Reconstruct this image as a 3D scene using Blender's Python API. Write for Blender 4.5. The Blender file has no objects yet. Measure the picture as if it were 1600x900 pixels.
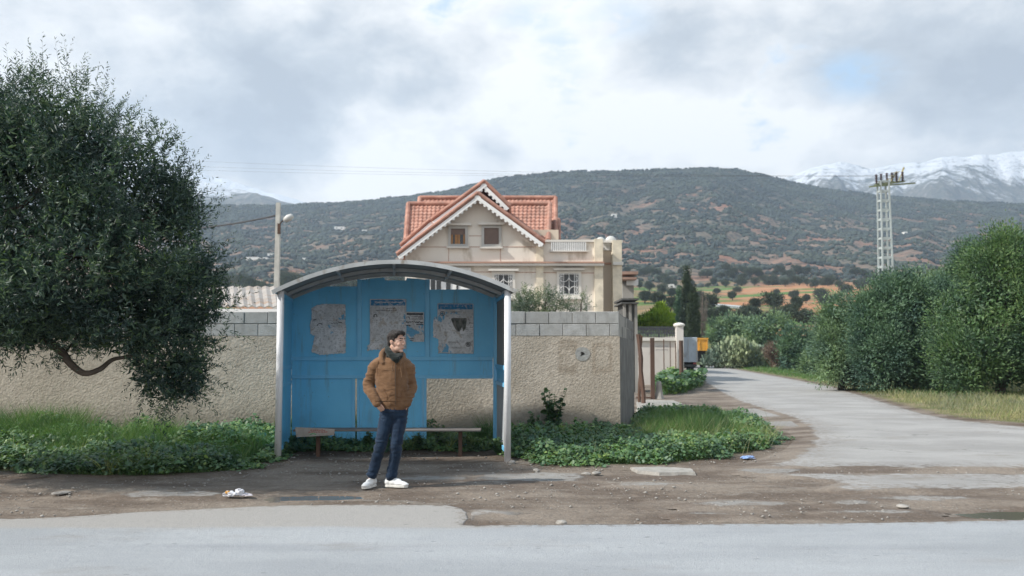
import bpy, bmesh, math, random
import numpy as np
from mathutils import Vector, Matrix
R = math.radians
sc = bpy.context.scene
COL = sc.collection
rng = np.random.default_rng(7)
random.seed(7)

# ------------------------------------------------------------------ camera, world, sun, exposure
F, CAMZ = 1400.0, 1.53
TH = math.atan(100.0 / F)
cd = bpy.data.cameras.new('camera')
cam = bpy.data.objects.new('camera', cd); COL.objects.link(cam); sc.camera = cam
cam.location = (0, 0, CAMZ); cam.rotation_euler = (math.pi / 2 + TH, 0, 0)
cd.sensor_width = 36.0; cd.lens = 36.0 * F / 1600.0
cd.clip_start = 0.1; cd.clip_end = 20000
cd.dof.use_dof = True; cd.dof.focus_distance = 10.6; cd.dof.aperture_fstop = 2.2
sc.view_settings.view_transform = 'Standard'; sc.view_settings.look = 'None'
sc.view_settings.exposure = 0.34; sc.view_settings.gamma = 1.0
sc.render.engine = 'CYCLES'
sc.cycles.max_bounces = 6; sc.cycles.diffuse_bounces = 3; sc.cycles.glossy_bounces = 2
sc.cycles.transmission_bounces = 3; sc.cycles.volume_bounces = 1; sc.cycles.transparent_max_bounces = 6
sc.cycles.use_denoising = True

def ray(px, py):
    u = (px - 800) / F; v = (450 - py) / F
    return Vector((u, math.cos(TH) - v * math.sin(TH), math.sin(TH) + v * math.cos(TH)))
def at(px, py, Y):                       # point seen at that pixel of the photograph, Y metres ahead
    d = ray(px, py); t = Y / d.y
    return Vector((d.x * t, Y, CAMZ + d.z * t))
def gp(px, py, z=0.0):                   # point of the ground seen there
    d = ray(px, py); t = (z - CAMZ) / d.z
    return Vector((d.x * t, d.y * t, z))

SUN_EL = 42.0
trav = Vector((0.957, 0.289, 0)).normalized()              # the way shadows fall
ld = Vector((trav.x * math.cos(R(SUN_EL)), trav.y * math.cos(R(SUN_EL)), -math.sin(R(SUN_EL))))
sl = bpy.data.lights.new('sun', 'SUN'); sl.energy = 4.9; sl.angle = R(1.2); sl.color = (1.0, 0.95, 0.87)
so = bpy.data.objects.new('sun', sl); COL.objects.link(so)
so.rotation_euler = ld.to_track_quat('-Z', 'Y').to_euler(); so.location = (-20, -20, 30)

class NT:                                # small node-tree helper
    def __init__(s, nt): s.nt = nt
    def n(s, typ, **kw):
        nd = s.nt.nodes.new(typ)
        ins = kw.pop('ins', {})
        for k, v in kw.items(): setattr(nd, k, v)
        for k, v in ins.items(): s.put(nd.inputs[k], v)
        return nd
    def put(s, sock, v):
        if isinstance(v, bpy.types.NodeSocket): s.nt.links.new(v, sock)
        elif isinstance(v, bpy.types.Node): s.nt.links.new(v.outputs[0], sock)
        else:
            if sock.type == 'RGBA' and len(v) == 3: v = (*v, 1)
            sock.default_value = v
    def m(s, op, a, b=0.0, c=None, clamp=False):
        nd = s.nt.nodes.new('ShaderNodeMath'); nd.operation = op; nd.use_clamp = clamp
        s.put(nd.inputs[0], a); s.put(nd.inputs[1], b)
        if c is not None: s.put(nd.inputs[2], c)
        return nd.outputs[0]
    def vm(s, op, a, b=(0, 0, 0)):
        nd = s.nt.nodes.new('ShaderNodeVectorMath'); nd.operation = op
        s.put(nd.inputs[0], a)
        if op == 'SCALE': s.put(nd.inputs['Scale'], b)
        else: s.put(nd.inputs[1], b)
        return nd.outputs['Value'] if op in ('LENGTH', 'DISTANCE', 'DOT_PRODUCT') else nd.outputs[0]
    def sm(s, v, lo, hi, a=0.0, b=1.0):  # smooth map
        nd = s.nt.nodes.new('ShaderNodeMapRange'); nd.interpolation_type = 'SMOOTHSTEP'
        for i, x in enumerate((v, lo, hi, a, b)): s.put(nd.inputs[i], x)
        return nd.outputs[0]
    def mix(s, f, a, b, mode='MIX'):
        nd = s.nt.nodes.new('ShaderNodeMix'); nd.data_type = 'RGBA'; nd.blend_type = mode
        s.put(nd.inputs[0], f); s.put(nd.inputs[6], a); s.put(nd.inputs[7], b)
        return nd.outputs[2]
    def noise(s, vec, scale, detail=4, rough=0.55, dist=0.0, col=False):
        nd = s.nt.nodes.new('ShaderNodeTexNoise')
        if vec is not None: s.put(nd.inputs['Vector'], vec)
        nd.inputs['Scale'].default_value = scale; nd.inputs['Detail'].default_value = detail
        nd.inputs['Roughness'].default_value = rough; nd.inputs['Distortion'].default_value = dist
        return nd.outputs['Color' if col else 'Fac']
    def voro(s, vec, scale, feature='F1', out='Distance', rnd=1.0):
        nd = s.nt.nodes.new('ShaderNodeTexVoronoi'); nd.feature = feature
        s.put(nd.inputs['Vector'], vec); nd.inputs['Scale'].default_value = scale
        nd.inputs['Randomness'].default_value = rnd
        return nd.outputs[out]
    def xyz(s, v):
        nd = s.nt.nodes.new('ShaderNodeSeparateXYZ'); s.put(nd.inputs[0], v); return nd.outputs
    def comb(s, x, y, z):
        nd = s.nt.nodes.new('ShaderNodeCombineXYZ')
        for i, q in enumerate((x, y, z)): s.put(nd.inputs[i], q)
        return nd.outputs[0]

world = bpy.data.worlds.new('World'); sc.world = world; world.use_nodes = True
w = NT(world.node_tree); world.node_tree.nodes.clear()
sky = w.n('ShaderNodeTexSky', sky_type='NISHITA', sun_disc=False)
sky.sun_elevation = R(SUN_EL); sky.sun_rotation = math.atan2(-trav.x, -trav.y) % (2 * math.pi)
sky.air_density = 1.0; sky.dust_density = 1.5
tc = w.n('ShaderNodeTexCoord').outputs['Generated']
D0 = w.vm('MULTIPLY', tc, (1, 1, 1.7))
wc = w.vm('SUBTRACT', w.noise(D0, 3.2, 5, 0.6, col=True), (0.5, 0.5, 0.5))
D = w.vm('ADD', D0, w.vm('SCALE', wc, 0.10))
n1 = w.noise(D, 5.0, 9, 0.56)
n2 = w.noise(D, 17.0, 7, 0.6)
val = w.m('ADD', w.m('MULTIPLY', w.m('SUBTRACT', n1, 0.5), 1.8), w.m('MULTIPLY', w.m('SUBTRACT', n2, 0.5), 0.75))
val = w.m('ADD', val, 0.70)
def blob(px, py, r, asp=1.0):
    d = ray(px, py).normalized()
    q = w.vm('SUBTRACT', D, (d.x, d.y, d.z * 1.7))
    q = w.vm('MULTIPLY', q, (1.0 / asp, 1.0, 1.0 / 1.7 * asp * 1.0))
    return w.sm(w.vm('LENGTH', q), r / F * 1.05, r / F * 0.12)
for px, py, r, asp, s in ((360, 150, 230, 1.25, -.36), (430, 215, 120, 1.1, -.22), (130, 110, 150, 1, -.10), (640, 175, 60, 1.2, -.18),
                          (585, 205, 30, 1.2, -.12), (785, 228, 48, 1.1, -.40), (1180, 80, 190, 1.5, -.34), (1480, 85, 190, 1.4, -.50),
                          (1570, 130, 110, 1.2, -.30), (1422, 188, 30, 1, -.2), (1010, 60, 110, 1, -.12), (860, 120, 130, 1, .26), (560, 235, 110, 1.3, .2),
                          (1180, 200, 210, 1.5, .24), (640, 60, 170, 1.4, -.14), (1000, 190, 150, 1.2, .16), (700, 245, 160, 1.3, .14), (1560, 225, 120, 1.4, -.1)):
    val = w.m('ADD', val, w.m('MULTIPLY', blob(px, py, r, asp), s))
el = w.xyz(tc)[2]
val = w.m('ADD', val, w.sm(el, 0.24, 0.10, 0.0, 0.12))
ccol = w.n('ShaderNodeValToRGB'); w.put(ccol.inputs[0], val)
cr = ccol.color_ramp
cr.elements[0].position = 0.05; cr.elements[0].color = (.37, .405, .45, 1)
cr.elements[1].position = 0.92; cr.elements[1].color = (.93, .92, .895, 1)
e = cr.elements.new(0.35); e.color = (.50, .535, .57, 1)
e = cr.elements.new(0.62); e.color = (.72, .73, .735, 1)
blue = w.m('MULTIPLY', blob(1330, 115, 62, 1.3), 1.0)
for b in ((905, 132, 50, 1.0), (955, 28, 60, 1.3), (830, 25, 50, 1.3), (880, 70, 45, 1)):
    blue = w.m('MAXIMUM', blue, w.m('MULTIPLY', blob(*b), 0.55))
blue = w.m('MULTIPLY', blue, w.sm(n2, .36, .56), clamp=True)
# elsewhere (out of the picture) broken cloud
blue = w.m('MAXIMUM', blue, w.sm(w.m('ADD', w.sm(el, .42, .7, -.1, .16), n1), .52, .62, 0, 1.0), clamp=True)
skyc = w.mix(1.0, sky.outputs[0], (1.0, 1.0, 1.0), 'MULTIPLY')
skyb = w.mix(0.8, w.mix(1.0, skyc, (0.62, 0.62, 0.62), 'MULTIPLY'), (4.3, 6.6, 9.2))
cl10 = w.vm('SCALE', ccol.outputs[0], 10.0)
fin = w.mix(w.m('MULTIPLY', blue, 0.85), cl10, skyb)
# below the horizon: ground glow colour
bg = w.n('ShaderNodeBackground', ins={'Color': fin, 'Strength': 0.1})
wo = w.n('ShaderNodeOutputWorld'); world.node_tree.links.new(bg.outputs[0], wo.inputs['Surface'])
try: world.cycles.sampling_method = 'AUTOMATIC'
except Exception: pass

# ------------------------------------------------------------------ helpers
def tag(o, label=None, cat=None, group=None, kind=None):
    if label: o['label'] = label
    if cat: o['category'] = cat
    if group: o['group'] = group
    if kind: o['kind'] = kind
    return o
def empty(name, loc, label=None, cat=None, group=None):
    o = bpy.data.objects.new(name, None); COL.objects.link(o); o.location = loc; o.empty_display_size = 0.2
    return tag(o, label, cat, group)
def link(name, me, mt=None, parent=None, world=True):
    o = bpy.data.objects.new(name, me); COL.objects.link(o)
    if mt and not me.materials: me.materials.append(mt)
    if parent:
        o.parent = parent
        if world:
            p = parent; off = Vector((0, 0, 0))
            while p: off += p.location; p = p.parent
            o.location = -off
    return o
def copy_tree(o, parent=None):
    c = o.copy(); COL.objects.link(c); c.parent = parent
    for ch in list(o.children): copy_tree(ch, c)
    return c

class MB:
    def __init__(s): s.v = []; s.f = []
    def quadbox(s, p):                   # 8 points: 4 bottom ccw, 4 top
        b = len(s.v); s.v += [tuple(q) for q in p]
        s.f += [(b+3, b+2, b+1, b), (b+4, b+5, b+6, b+7)] + [(b+i, b+(i+1) % 4, b+4+(i+1) % 4, b+4+i) for i in range(4)]
        return s
    def box(s, a, b):
        x0, y0, z0 = a; x1, y1, z1 = b
        if x0 > x1: x0, x1 = x1, x0
        if y0 > y1: y0, y1 = y1, y0
        if z0 > z1: z0, z1 = z1, z0
        return s.quadbox([(x0,y0,z0),(x1,y0,z0),(x1,y1,z0),(x0,y1,z0),(x0,y0,z1),(x1,y0,z1),(x1,y1,z1),(x0,y1,z1)])
    def bar(s, a, b, w_, h_, up=(0, 0, 1)):
        a = Vector(a); b = Vector(b); d = (b - a).normalized(); up = Vector(up)
        if abs(d.dot(up)) > .98: up = Vector((0, 1, 0))
        sx = d.cross(up).normalized(); sz = sx.cross(d).normalized()
        q = []
        for p in (a, b):
            for i, j in ((-1, -1), (1, -1), (1, 1), (-1, 1)): q.append(p + sx * (i * w_ / 2) + sz * (j * h_ / 2))
        k = len(s.v); s.v += [tuple(x) for x in q]
        s.f += [(k, k+1, k+2, k+3), (k+7, k+6, k+5, k+4)] + [(k+i, k+4+i, k+4+(i+1) % 4, k+(i+1) % 4) for i in range(4)]
        return s
    def tube(s, pts, rad, n=8, cap=True, ell=None):
        pts = [Vector(p) for p in pts]
        if not hasattr(rad, '__len__'): rad = [rad] * len(pts)
        k0 = len(s.v); prev = None
        for i, p in enumerate(pts):
            if i == 0: d = pts[1] - p
            elif i == len(pts) - 1: d = p - pts[i-1]
            else: d = (pts[i+1] - pts[i-1])
            d.normalize()
            if prev is None:
                a = Vector((0, 0, 1)) if abs(d.z) < .9 else Vector((1, 0, 0))
                sx = d.cross(a).normalized()
            else:
                sx = (prev - d * prev.dot(d)).normalized()
            prev = sx; sy = d.cross(sx)
            for j in range(n):
                t = 2 * math.pi * j / n
                s.v.append(tuple(p + (sx * math.cos(t) + sy * math.sin(t)) * rad[i]))
        for i in range(len(pts) - 1):
            for j in range(n):
                a = k0 + i*n + j; b = k0 + i*n + (j+1) % n
                s.f.append((a, b, b + n, a + n))
        if cap:
            s.f.append(tuple(k0 + j for j in range(n))[::-1]); s.f.append(tuple(k0 + (len(pts)-1)*n + j for j in range(n)))
        return s
    def prism(s, poly, depth, axis=Vector((0, 1, 0))):   # poly: 3D points of one plane, extruded along axis*depth
        k = len(s.v); n = len(poly); ax = Vector(axis) * depth
        s.v += [tuple(p) for p in poly] + [tuple(Vector(p) + ax) for p in poly]
        s.f.append(tuple(range(k, k+n))); s.f.append(tuple(range(k+2*n-1, k+n-1, -1)))
        s.f += [(k+i, k+n+i, k+n+(i+1) % n, k+(i+1) % n) for i in range(n)]
        return s
    def lathe(s, c, prof, n=16, axis='z'):
        k = len(s.v); c = Vector(c)
        for r_, h in prof:
            for j in range(n):
                t = 2*math.pi*j/n
                q = Vector((r_*math.cos(t), r_*math.sin(t), h))
                if axis == 'y': q = Vector((q.x, -q.z, q.y))
                s.v.append(tuple(c + q))
        for i in range(len(prof)-1):
            for j in range(n):
                a = k+i*n+j; b = k+i*n+(j+1) % n
                s.f.append((a, b, b+n, a+n))
        s.f.append(tuple(k+j for j in range(n))[::-1]); s.f.append(tuple(k+(len(prof)-1)*n+j for j in range(n)))
        return s
    def build(s, name, mt, parent=None, world=True, smooth=False, bevel=0.0, fix=True):
        me = bpy.data.meshes.new(name); me.from_pydata(s.v, [], s.f)
        if fix:
            bm = bmesh.new(); bm.from_mesh(me); bmesh.ops.recalc_face_normals(bm, faces=bm.faces); bm.to_mesh(me); bm.free()
        if smooth: me.polygons.foreach_set('use_smooth', [True] * len(me.polygons))
        o = link(name, me, mt, parent, world)
        if bevel:
            bv = o.modifiers.new('bevel', 'BEVEL'); bv.width = bevel; bv.segments = 2; bv.limit_method = 'ANGLE'; bv.angle_limit = R(40)
        return o

def np_mesh(name, V, T, mt=None, parent=None, world=True, smooth=False):
    """V (n,3), T (m,k) with k = 3 or 4"""
    me = bpy.data.meshes.new(name)
    V = np.ascontiguousarray(V, dtype=np.float32); T = np.ascontiguousarray(T, dtype=np.int32); k = T.shape[1]
    me.vertices.add(len(V)); me.vertices.foreach_set('co', V.ravel())
    me.loops.add(T.size); me.loops.foreach_set('vertex_index', T.ravel())
    me.polygons.add(len(T)); me.polygons.foreach_set('loop_start', np.arange(0, T.size, k, dtype=np.int32))
    me.polygons.foreach_set('loop_total', np.full(len(T), k, dtype=np.int32))
    me.update(calc_edges=True); me.validate()
    if smooth: me.polygons.foreach_set('use_smooth', [True] * len(me.polygons))
    return link(name, me, mt, parent, world)

def _h(ix, iy, iz, seed):
    n = (ix * 374761393 + iy * 668265263 + iz * 2147483647 + seed * 974711) & 0xffffffff
    n = ((n ^ (n >> 13)) * 1274126177) & 0xffffffff
    n = n ^ (n >> 16)
    return (n & 0xffff) / 65535.0
def vnoise(P, seed=0):
    P = np.asarray(P, dtype=np.float64)
    I = np.floor(P).astype(np.int64); f = P - I; f = f * f * (3 - 2 * f)
    out = 0
    for dx in (0, 1):
        for dy in (0, 1):
            for dz in (0, 1):
                wgt = (f[..., 0] if dx else 1 - f[..., 0]) * (f[..., 1] if dy else 1 - f[..., 1]) * (f[..., 2] if dz else 1 - f[..., 2])
                out = out + wgt * _h(I[..., 0] + dx, I[..., 1] + dy, I[..., 2] + dz, seed)
    return out
def fbm(P, octv=4, seed=0, gain=0.5):
    P = np.asarray(P, dtype=np.float64); a = 1.0; tot = 0; s = 0
    for o in range(octv):
        tot = tot + a * vnoise(P * (2.0 ** o) + o * 17.3, seed + o); s += a; a *= gain
    return tot / s

# ------------------------------------------------------------------ materials
def newmat(name):
    mt = bpy.data.materials.new(name); mt.use_nodes = True; mt.node_tree.nodes.clear()
    t = NT(mt.node_tree)
    out = t.n('ShaderNodeOutputMaterial'); p = t.n('ShaderNodeBsdfPrincipled')
    mt.node_tree.links.new(p.outputs[0], out.inputs[0])
    return mt, t, p, out
def objco(t): return t.n('ShaderNodeTexCoord').outputs['Object']
def bump(t, p, h, strength=0.4, dist=0.02):
    b = t.n('ShaderNodeBump'); b.inputs['Strength'].default_value = strength; b.inputs['Distance'].default_value = dist
    t.put(b.inputs['Height'], h); t.put(p.inputs['Normal'], b.outputs[0])
def paint(name, col, rough=0.5, var=0.12, scale=3.0, metal=0.0, dirt=None, dirt_amt=0.3, dscale=6.0, bmp=0.0, bscale=60, spec=0.5):
    mt, t, p, o = newmat(name); co = objco(t)
    n_ = t.noise(co, scale, 5)
    lo = tuple(c * (1 - var) for c in col); hi = tuple(min(1, c * (1 + var)) for c in col)
    c = t.mix(t.sm(n_, .3, .7), lo, hi)
    if dirt:
        d = t.noise(t.vm('MULTIPLY', co, (1, 1, .45)), dscale, 7, .65)
        c = t.mix(t.sm(d, .72 - dirt_amt * .6, .78 - dirt_amt * .25), c, dirt)
    t.put(p.inputs['Base Color'], c); p.inputs['Roughness'].default_value = rough; p.inputs['Metallic'].default_value = metal
    p.inputs['Specular IOR Level'].default_value = spec
    if bmp: bump(t, p, t.noise(co, bscale, 4), bmp, .01)
    return mt
def leafmat(name, cols, rough=0.55, trans=0.25, noise_scale=1.2):
    """cols: list of colours picked per leaf; low-frequency clump variation on top"""
    mt, t, p, o = newmat(name)
    g = t.n('ShaderNodeNewGeometry'); rp = t.n('ShaderNodeValToRGB'); t.put(rp.inputs[0], g.outputs['Random Per Island'])
    cr = rp.color_ramp; cr.elements[0].color = (*cols[0], 1); cr.elements[1].color = (*cols[-1], 1)
    for i, c in enumerate(cols[1:-1]):
        e_ = cr.elements.new((i + 1) / (len(cols) - 1)); e_.color = (*c, 1)
    nz = t.noise(objco(t), noise_scale, 3)
    c = t.mix(1.0, rp.outputs[0], t.mix(t.sm(nz, .35, .65), (.62, .70, .80), (1.32, 1.25, 1.02)), 'MULTIPLY')
    t.put(p.inputs['Base Color'], c); p.inputs['Roughness'].default_value = rough
    tr = t.n('ShaderNodeBsdfTranslucent'); t.put(tr.inputs['Color'], t.mix(1.0, c, (1.25, 1.35, .7), 'MULTIPLY'))
    mx = t.n('ShaderNodeMixShader'); mx.inputs[0].default_value = trans
    mt.node_tree.links.new(p.outputs[0], mx.inputs[1]); mt.node_tree.links.new(tr.outputs[0], mx.inputs[2]); mt.node_tree.links.new(mx.outputs[0], o.inputs[0])
    return mt
# ------------------------------------------------------------------ ground and roads
def dirt_nodes(t, co):
    big = t.noise(t.vm('MULTIPLY', co, (.55, 1.1, 1)), 1.0, 6, .62)
    c = t.mix(t.sm(big, .40, .60), (.132, .103, .082), (.235, .197, .162))
    c = t.mix(t.sm(t.noise(t.vm('MULTIPLY', co, (1, 2.2, 1)), .9, 7, .68, .6), .56, .66, 0, .75), c, (.27, .245, .215))
    c = t.mix(t.sm(t.noise(co, 26, 5, .7), .35, .65, 0, .55), c, t.mix(1.0, c, (.55, .53, .5), 'MULTIPLY'))
    v = t.voro(co, 22, out='Distance'); vc = t.voro(co, 22, out='Color')
    st = t.m('MULTIPLY', t.sm(v, .26, .18), t.sm(t.xyz(vc)[0], .80, .86))
    st = t.m('MULTIPLY', st, t.sm(t.noise(co, .8, 4), .4, .6, .25, 1))
    c = t.mix(st, c, (.33, .315, .29))
    v2 = t.voro(co, 60, out='Distance'); vc2 = t.voro(co, 60, out='Color')
    st2 = t.m('MULTIPLY', t.sm(v2, .3, .2), t.sm(t.xyz(vc2)[1], .78, .86))
    c = t.mix(t.m('MULTIPLY', st2, .6), c, (.29, .275, .255))
    h = t.m('ADD', t.m('MULTIPLY', t.noise(co, 3.0, 9, .68), 1.6), t.m('ADD', t.m('MULTIPLY', st, .35), t.m('MULTIPLY', st2, .15)))
    return c, t.m('SUBTRACT', .9, t.m('MULTIPLY', t.sm(big, .42, .3), .25)), h
def dirt_mat():
    mt, t, p, o = newmat('dirt'); co = objco(t); c, ro, h = dirt_nodes(t, co)
    t.put(p.inputs['Base Color'], c); t.put(p.inputs['Roughness'], ro); p.inputs['Specular IOR Level'].default_value = .25
    bump(t, p, h, .9, .06)
    return mt
def asphalt_mat(name, lo, hi, crack=True, sc1=1.0, soft=.22, wear=.35):
    """old asphalt that gives way to dirt where the 'sd' attribute (metres from its edge) runs out"""
    mt, t, p, o = newmat(name); co = objco(t)
    n_ = t.noise(t.vm('MULTIPLY', co, (.6, .8, 1) if crack else (.3, .9, 1)), 1.0 * sc1, 7, .6)
    c = t.mix(t.sm(n_, .35, .65), lo, hi)
    if not crack: c = t.mix(t.m('MULTIPLY', t.sm(t.m('ADD', t.xyz(co)[1], t.m('MULTIPLY', t.noise(co, .9, 5), .25)), 7.92, 8.10), t.sm(t.xyz(co)[0], .2, -.3)), c, (.335, .322, .305))
    c = t.mix(t.sm(t.noise(co, 75, 4, .8), .38, .66, 0, .6), c, t.mix(1.0, c, (.62, .62, .62), 'MULTIPLY'))
    c = t.mix(t.sm(t.noise(t.vm('MULTIPLY', co, (.5, 1.3, 1)), 1.0, 8, .72), .54, .70, 0, wear), c, (.205, .18, .152))
    c = t.mix(t.sm(t.noise(t.vm('MULTIPLY', co, (.3, 1.0, 1) if crack else (.16, 2.2, 1)), 1.0, 5, .6), .54, .70, 0, .2), c, t.mix(1.0, c, (.72, .73, .75), 'MULTIPLY'))
    wv = t.vm('ADD', co, t.vm('SCALE', t.noise(co, 1.5, 5, .6, col=True), .8))
    ck = t.m('MULTIPLY', t.sm(t.voro(wv, .5, 'DISTANCE_TO_EDGE'), .009, .002), t.sm(t.noise(co, .45, 3), .55, .62))
    c = t.mix(t.m('MULTIPLY', ck, .55 if crack else .0), c, (.06, .057, .052))
    pits = t.m('MULTIPLY', t.sm(t.voro(t.vm('MULTIPLY', co, (6, 15, 1)), 1.0), .20, .08), t.sm(t.noise(t.vm('MULTIPLY', co, (.5, 6, 1)), 1, 3), .55, .63))
    c = t.mix(t.m('MULTIPLY', pits, .7), c, (.10, .10, .10))
    dc, dr, dh = dirt_nodes(t, co)
    at_ = t.n('ShaderNodeAttribute', attribute_name='sd')
    e_ = t.m('ADD', at_.outputs['Fac'], t.m('MULTIPLY', t.m('SUBTRACT', t.noise(co, 2.2, 8, .72), .5), soft * 3.2))
    f = t.sm(e_, soft * .1, soft * .6)
    gr = t.sm(e_, soft * 3.5, soft * .3)                       # dust and grit near the edge
    c = t.mix(t.m('MULTIPLY', gr, t.sm(t.noise(co, 9, 6, .75), .45, .62, 0, .8)), c, dc)
    t.put(p.inputs['Base Color'], t.mix(f, dc, c)); p.inputs['Roughness'].default_value = .8; p.inputs['Specular IOR Level'].default_value = .25
    ah = t.m('ADD', t.m('ADD', t.m('MULTIPLY', t.noise(co, 150, 3, .6), .2), t.m('MULTIPLY', t.noise(co, 6, 5, .6), .3)), .9)
    bump(t, p, t.m('ADD', t.m('MULTIPLY', f, ah), t.m('MULTIPLY', t.m('SUBTRACT', 1, f), dh)), .8, .05)
    return mt
def inpoly(X, Y, poly):
    c = np.zeros(len(X), bool); n = len(poly)
    for i in range(n):
        x1, y1 = poly[i][0], poly[i][1]; x2, y2 = poly[i-1][0], poly[i-1][1]
        k = ((y1 > Y) != (y2 > Y)) & (X < (x2 - x1) * (Y - y1) / ((y2 - y1) if y2 != y1 else 1e-9) + x1)
        c ^= k
    return c
def edge_dist(X, Y, poly):
    d = np.full(len(X), 1e9); n = len(poly)
    for i in range(n):
        ax, ay = poly[i-1][0], poly[i-1][1]; bx, by_ = poly[i][0], poly[i][1]; L2 = (bx-ax)**2 + (by_-ay)**2
        if L2 < 1e-9: continue
        t_ = np.clip(((X-ax)*(bx-ax) + (Y-ay)*(by_-ay)) / L2, 0, 1); d = np.minimum(d, np.hypot(X - ax - t_*(bx-ax), Y - ay - t_*(by_-ay)))
    return d
def sheet(name, poly, mt, z, rim=.3, dx=.12, ky=.010, kind='structure', thick=.0):
    """road surface: fine grid following the outline, carrying its distance to the edge"""
    xs_ = [q[0] for q in poly]; ys_ = [q[1] for q in poly]; y = min(ys_) - rim; Ys = [y]
    while y < max(ys_) + rim: y += max(.035, ky * abs(y)); Ys.append(y)
    Xs = np.arange(max(min(xs_) - rim, -30), min(max(xs_) + rim, 40) + dx, dx)
    X, Y = np.meshgrid(Xs, np.array(Ys)); sh = X.shape; Xf, Yf = X.ravel(), Y.ravel()
    sd = edge_dist(Xf, Yf, poly) * np.where(inpoly(Xf, Yf, poly), 1, -1)
    Z = z + np.clip(sd / rim, -1, 0) * (z + .02) + thick * np.clip(sd / .05, 0, 1)
    ny, nx = sh; a = (np.arange(ny - 1)[:, None] * nx + np.arange(nx - 1)[None]).ravel(); T = np.stack([a, a + 1, a + nx + 1, a + nx], -1)
    T = T[(sd[T] > -rim * 1.3).all(1)]
    used_, inv = np.unique(T, return_inverse=True)
    o = np_mesh(name, np.stack([Xf, Yf, Z], -1)[used_], inv.reshape(T.shape), mt, smooth=True)
    at_ = o.data.attributes.new('sd', 'FLOAT', 'POINT'); at_.data.foreach_set('value', sd[used_].astype(np.float32))
    if kind: o['kind'] = kind
    return o
M_dirt = dirt_mat()
M_road = asphalt_mat('main_road_asphalt', (.30, .315, .33), (.365, .38, .395), crack=False, soft=.05)
M_apron = asphalt_mat('apron_asphalt', (.27, .262, .25), (.34, .33, .315), crack=False, sc1=2, soft=.05)
M_side = asphalt_mat('side_road_asphalt', (.285, .277, .267), (.355, .347, .335), soft=.22, wear=.6)
M_worn = asphalt_mat('worn_asphalt', (.25, .24, .225), (.31, .30, .285), soft=.16, wear=.9)

# one sheet to the horizon, gently uneven close by
def ground_sheet():
    xs = np.concatenate([[-9000, -3000, -900, -300, -100, -50], np.arange(-26, -10, .25), np.arange(-10, 12, .07), np.arange(12, 40.01, .25), [60, 120, 300, 900, 3000, 9000]])
    ys = np.concatenate([[-3000, -300, -60, -10, 2, 5], np.arange(6.5, 7.8, .16), np.arange(7.8, 13, .045), np.arange(13, 30, .16), np.arange(30, 70, 1.5), [90, 130, 300, 1000, 4000, 12000]])
    X, Y = np.meshgrid(xs, ys)
    P = np.stack([X * .8, Y * 1.3, np.zeros_like(X)], -1)
    Z = (fbm(P, 4, 3) - .5) * .05 - .012 + (fbm(P * 7, 4, 13, .6) - .5) * .022 * (Y > 7.9)
    Z = Z * np.interp(Y, [18, 30], [1, .2]); Z = np.where((Y < 6.4) | (Y > 70) | (abs(X) > 45), -.012, Z)
    Z = np.minimum(Z, .004)
    for px, py, sx, sy in ((478, 775.5, .5, .10), (515, 774, .35, .10), (1600, 801, 1.0, .22)):
        g_ = gp(px, py); Z = Z - .045 * np.exp(-(((X - g_.x) / sx) ** 2 + ((Y - g_.y) / sy) ** 2))
    V = np.stack([X, Y, Z], -1).reshape(-1, 3)
    ny, nx = X.shape; a = (np.arange(ny - 1)[:, None] * nx + np.arange(nx - 1)[None]).ravel()
    T = np.stack([a, a + 1, a + nx + 1, a + nx], -1)
    return tag(np_mesh('ground', V, T, M_dirt, smooth=True), kind='structure')
ground_sheet()

def jitter_line(pts, amp, step, seed=1, closed=True):
    out = []; n = len(pts); r = random.Random(seed)
    for i in range(n if closed else n - 1):
        a = Vector(pts[i]); b = Vector(pts[(i + 1) % n]); L = (b - a).length; k = max(1, int(L / step)); k = min(k, 160)
        d = (b - a); nn = Vector((-d.y, d.x, 0)).normalized() if L > 0 else Vector((0, 0, 0))
        for j in range(k):
            q = a + d * (j / k)
            s = float(fbm(np.array([[q.x * 1.7, q.y * 1.7, seed]]), 4, seed)[0]) - .5
            out.append(q + nn * (s * 2 * amp * (0.4 if j == 0 else 1)))
    return out
def slab(name, pts, mt, z0, z1, kind='structure', amp=.06, step=.2, seed=1, taper=.03, parent=None):
    pts = [Vector((p[0], p[1], 0)) for p in pts]
    if amp: pts = jitter_line(pts, amp, step, seed)
    area = sum(pts[i].x * pts[(i+1) % len(pts)].y - pts[(i+1) % len(pts)].x * pts[i].y for i in range(len(pts)))
    if area < 0: pts = pts[::-1]
    bm = bmesh.new(); n = len(pts)
    top = [bm.verts.new((p.x, p.y, z1)) for p in pts]
    bot = []
    for i, p in enumerate(pts):
        d = (pts[(i+1) % n] - pts[i-1]); nn = Vector((d.y, -d.x, 0)); nn = nn.normalized() if nn.length else nn
        bot.append(bm.verts.new((p.x + nn.x * taper, p.y + nn.y * taper, z0)))
    f = bm.faces.new(top); f.normal_update()
    for i in range(n): bm.faces.new((bot[i], bot[(i+1) % n], top[(i+1) % n], top[i]))
    bmesh.ops.triangulate(bm, faces=[f], ngon_method='EAR_CLIP')
    me = bpy.data.meshes.new(name); bm.to_mesh(me); bm.free()
    o = link(name, me, mt, parent)
    if kind: o['kind'] = kind
    return o
G = lambda *pts: [gp(x, y) for x, y in pts]
Ye = gp(800, 819).y
sheet('main_road', [(-30, 3, 0), (40, 3, 0), (40, gp(1600, 814).y, 0)] + jitter_line(G((1600, 814), (1400, 818), (1240, 820), (1000, 821), (730, 822), (733, 812), (731, 802), (720, 795), (700, 791), (620, 790), (540, 790), (430, 791.5), (330, 796), (230, 801), (120, 808), (60, 811), (0, 813)), .03, .12, 9, closed=False) + [(-30, gp(0, 813).y, 0)], M_road, .012, rim=.10, dx=.06, ky=.004)
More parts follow.
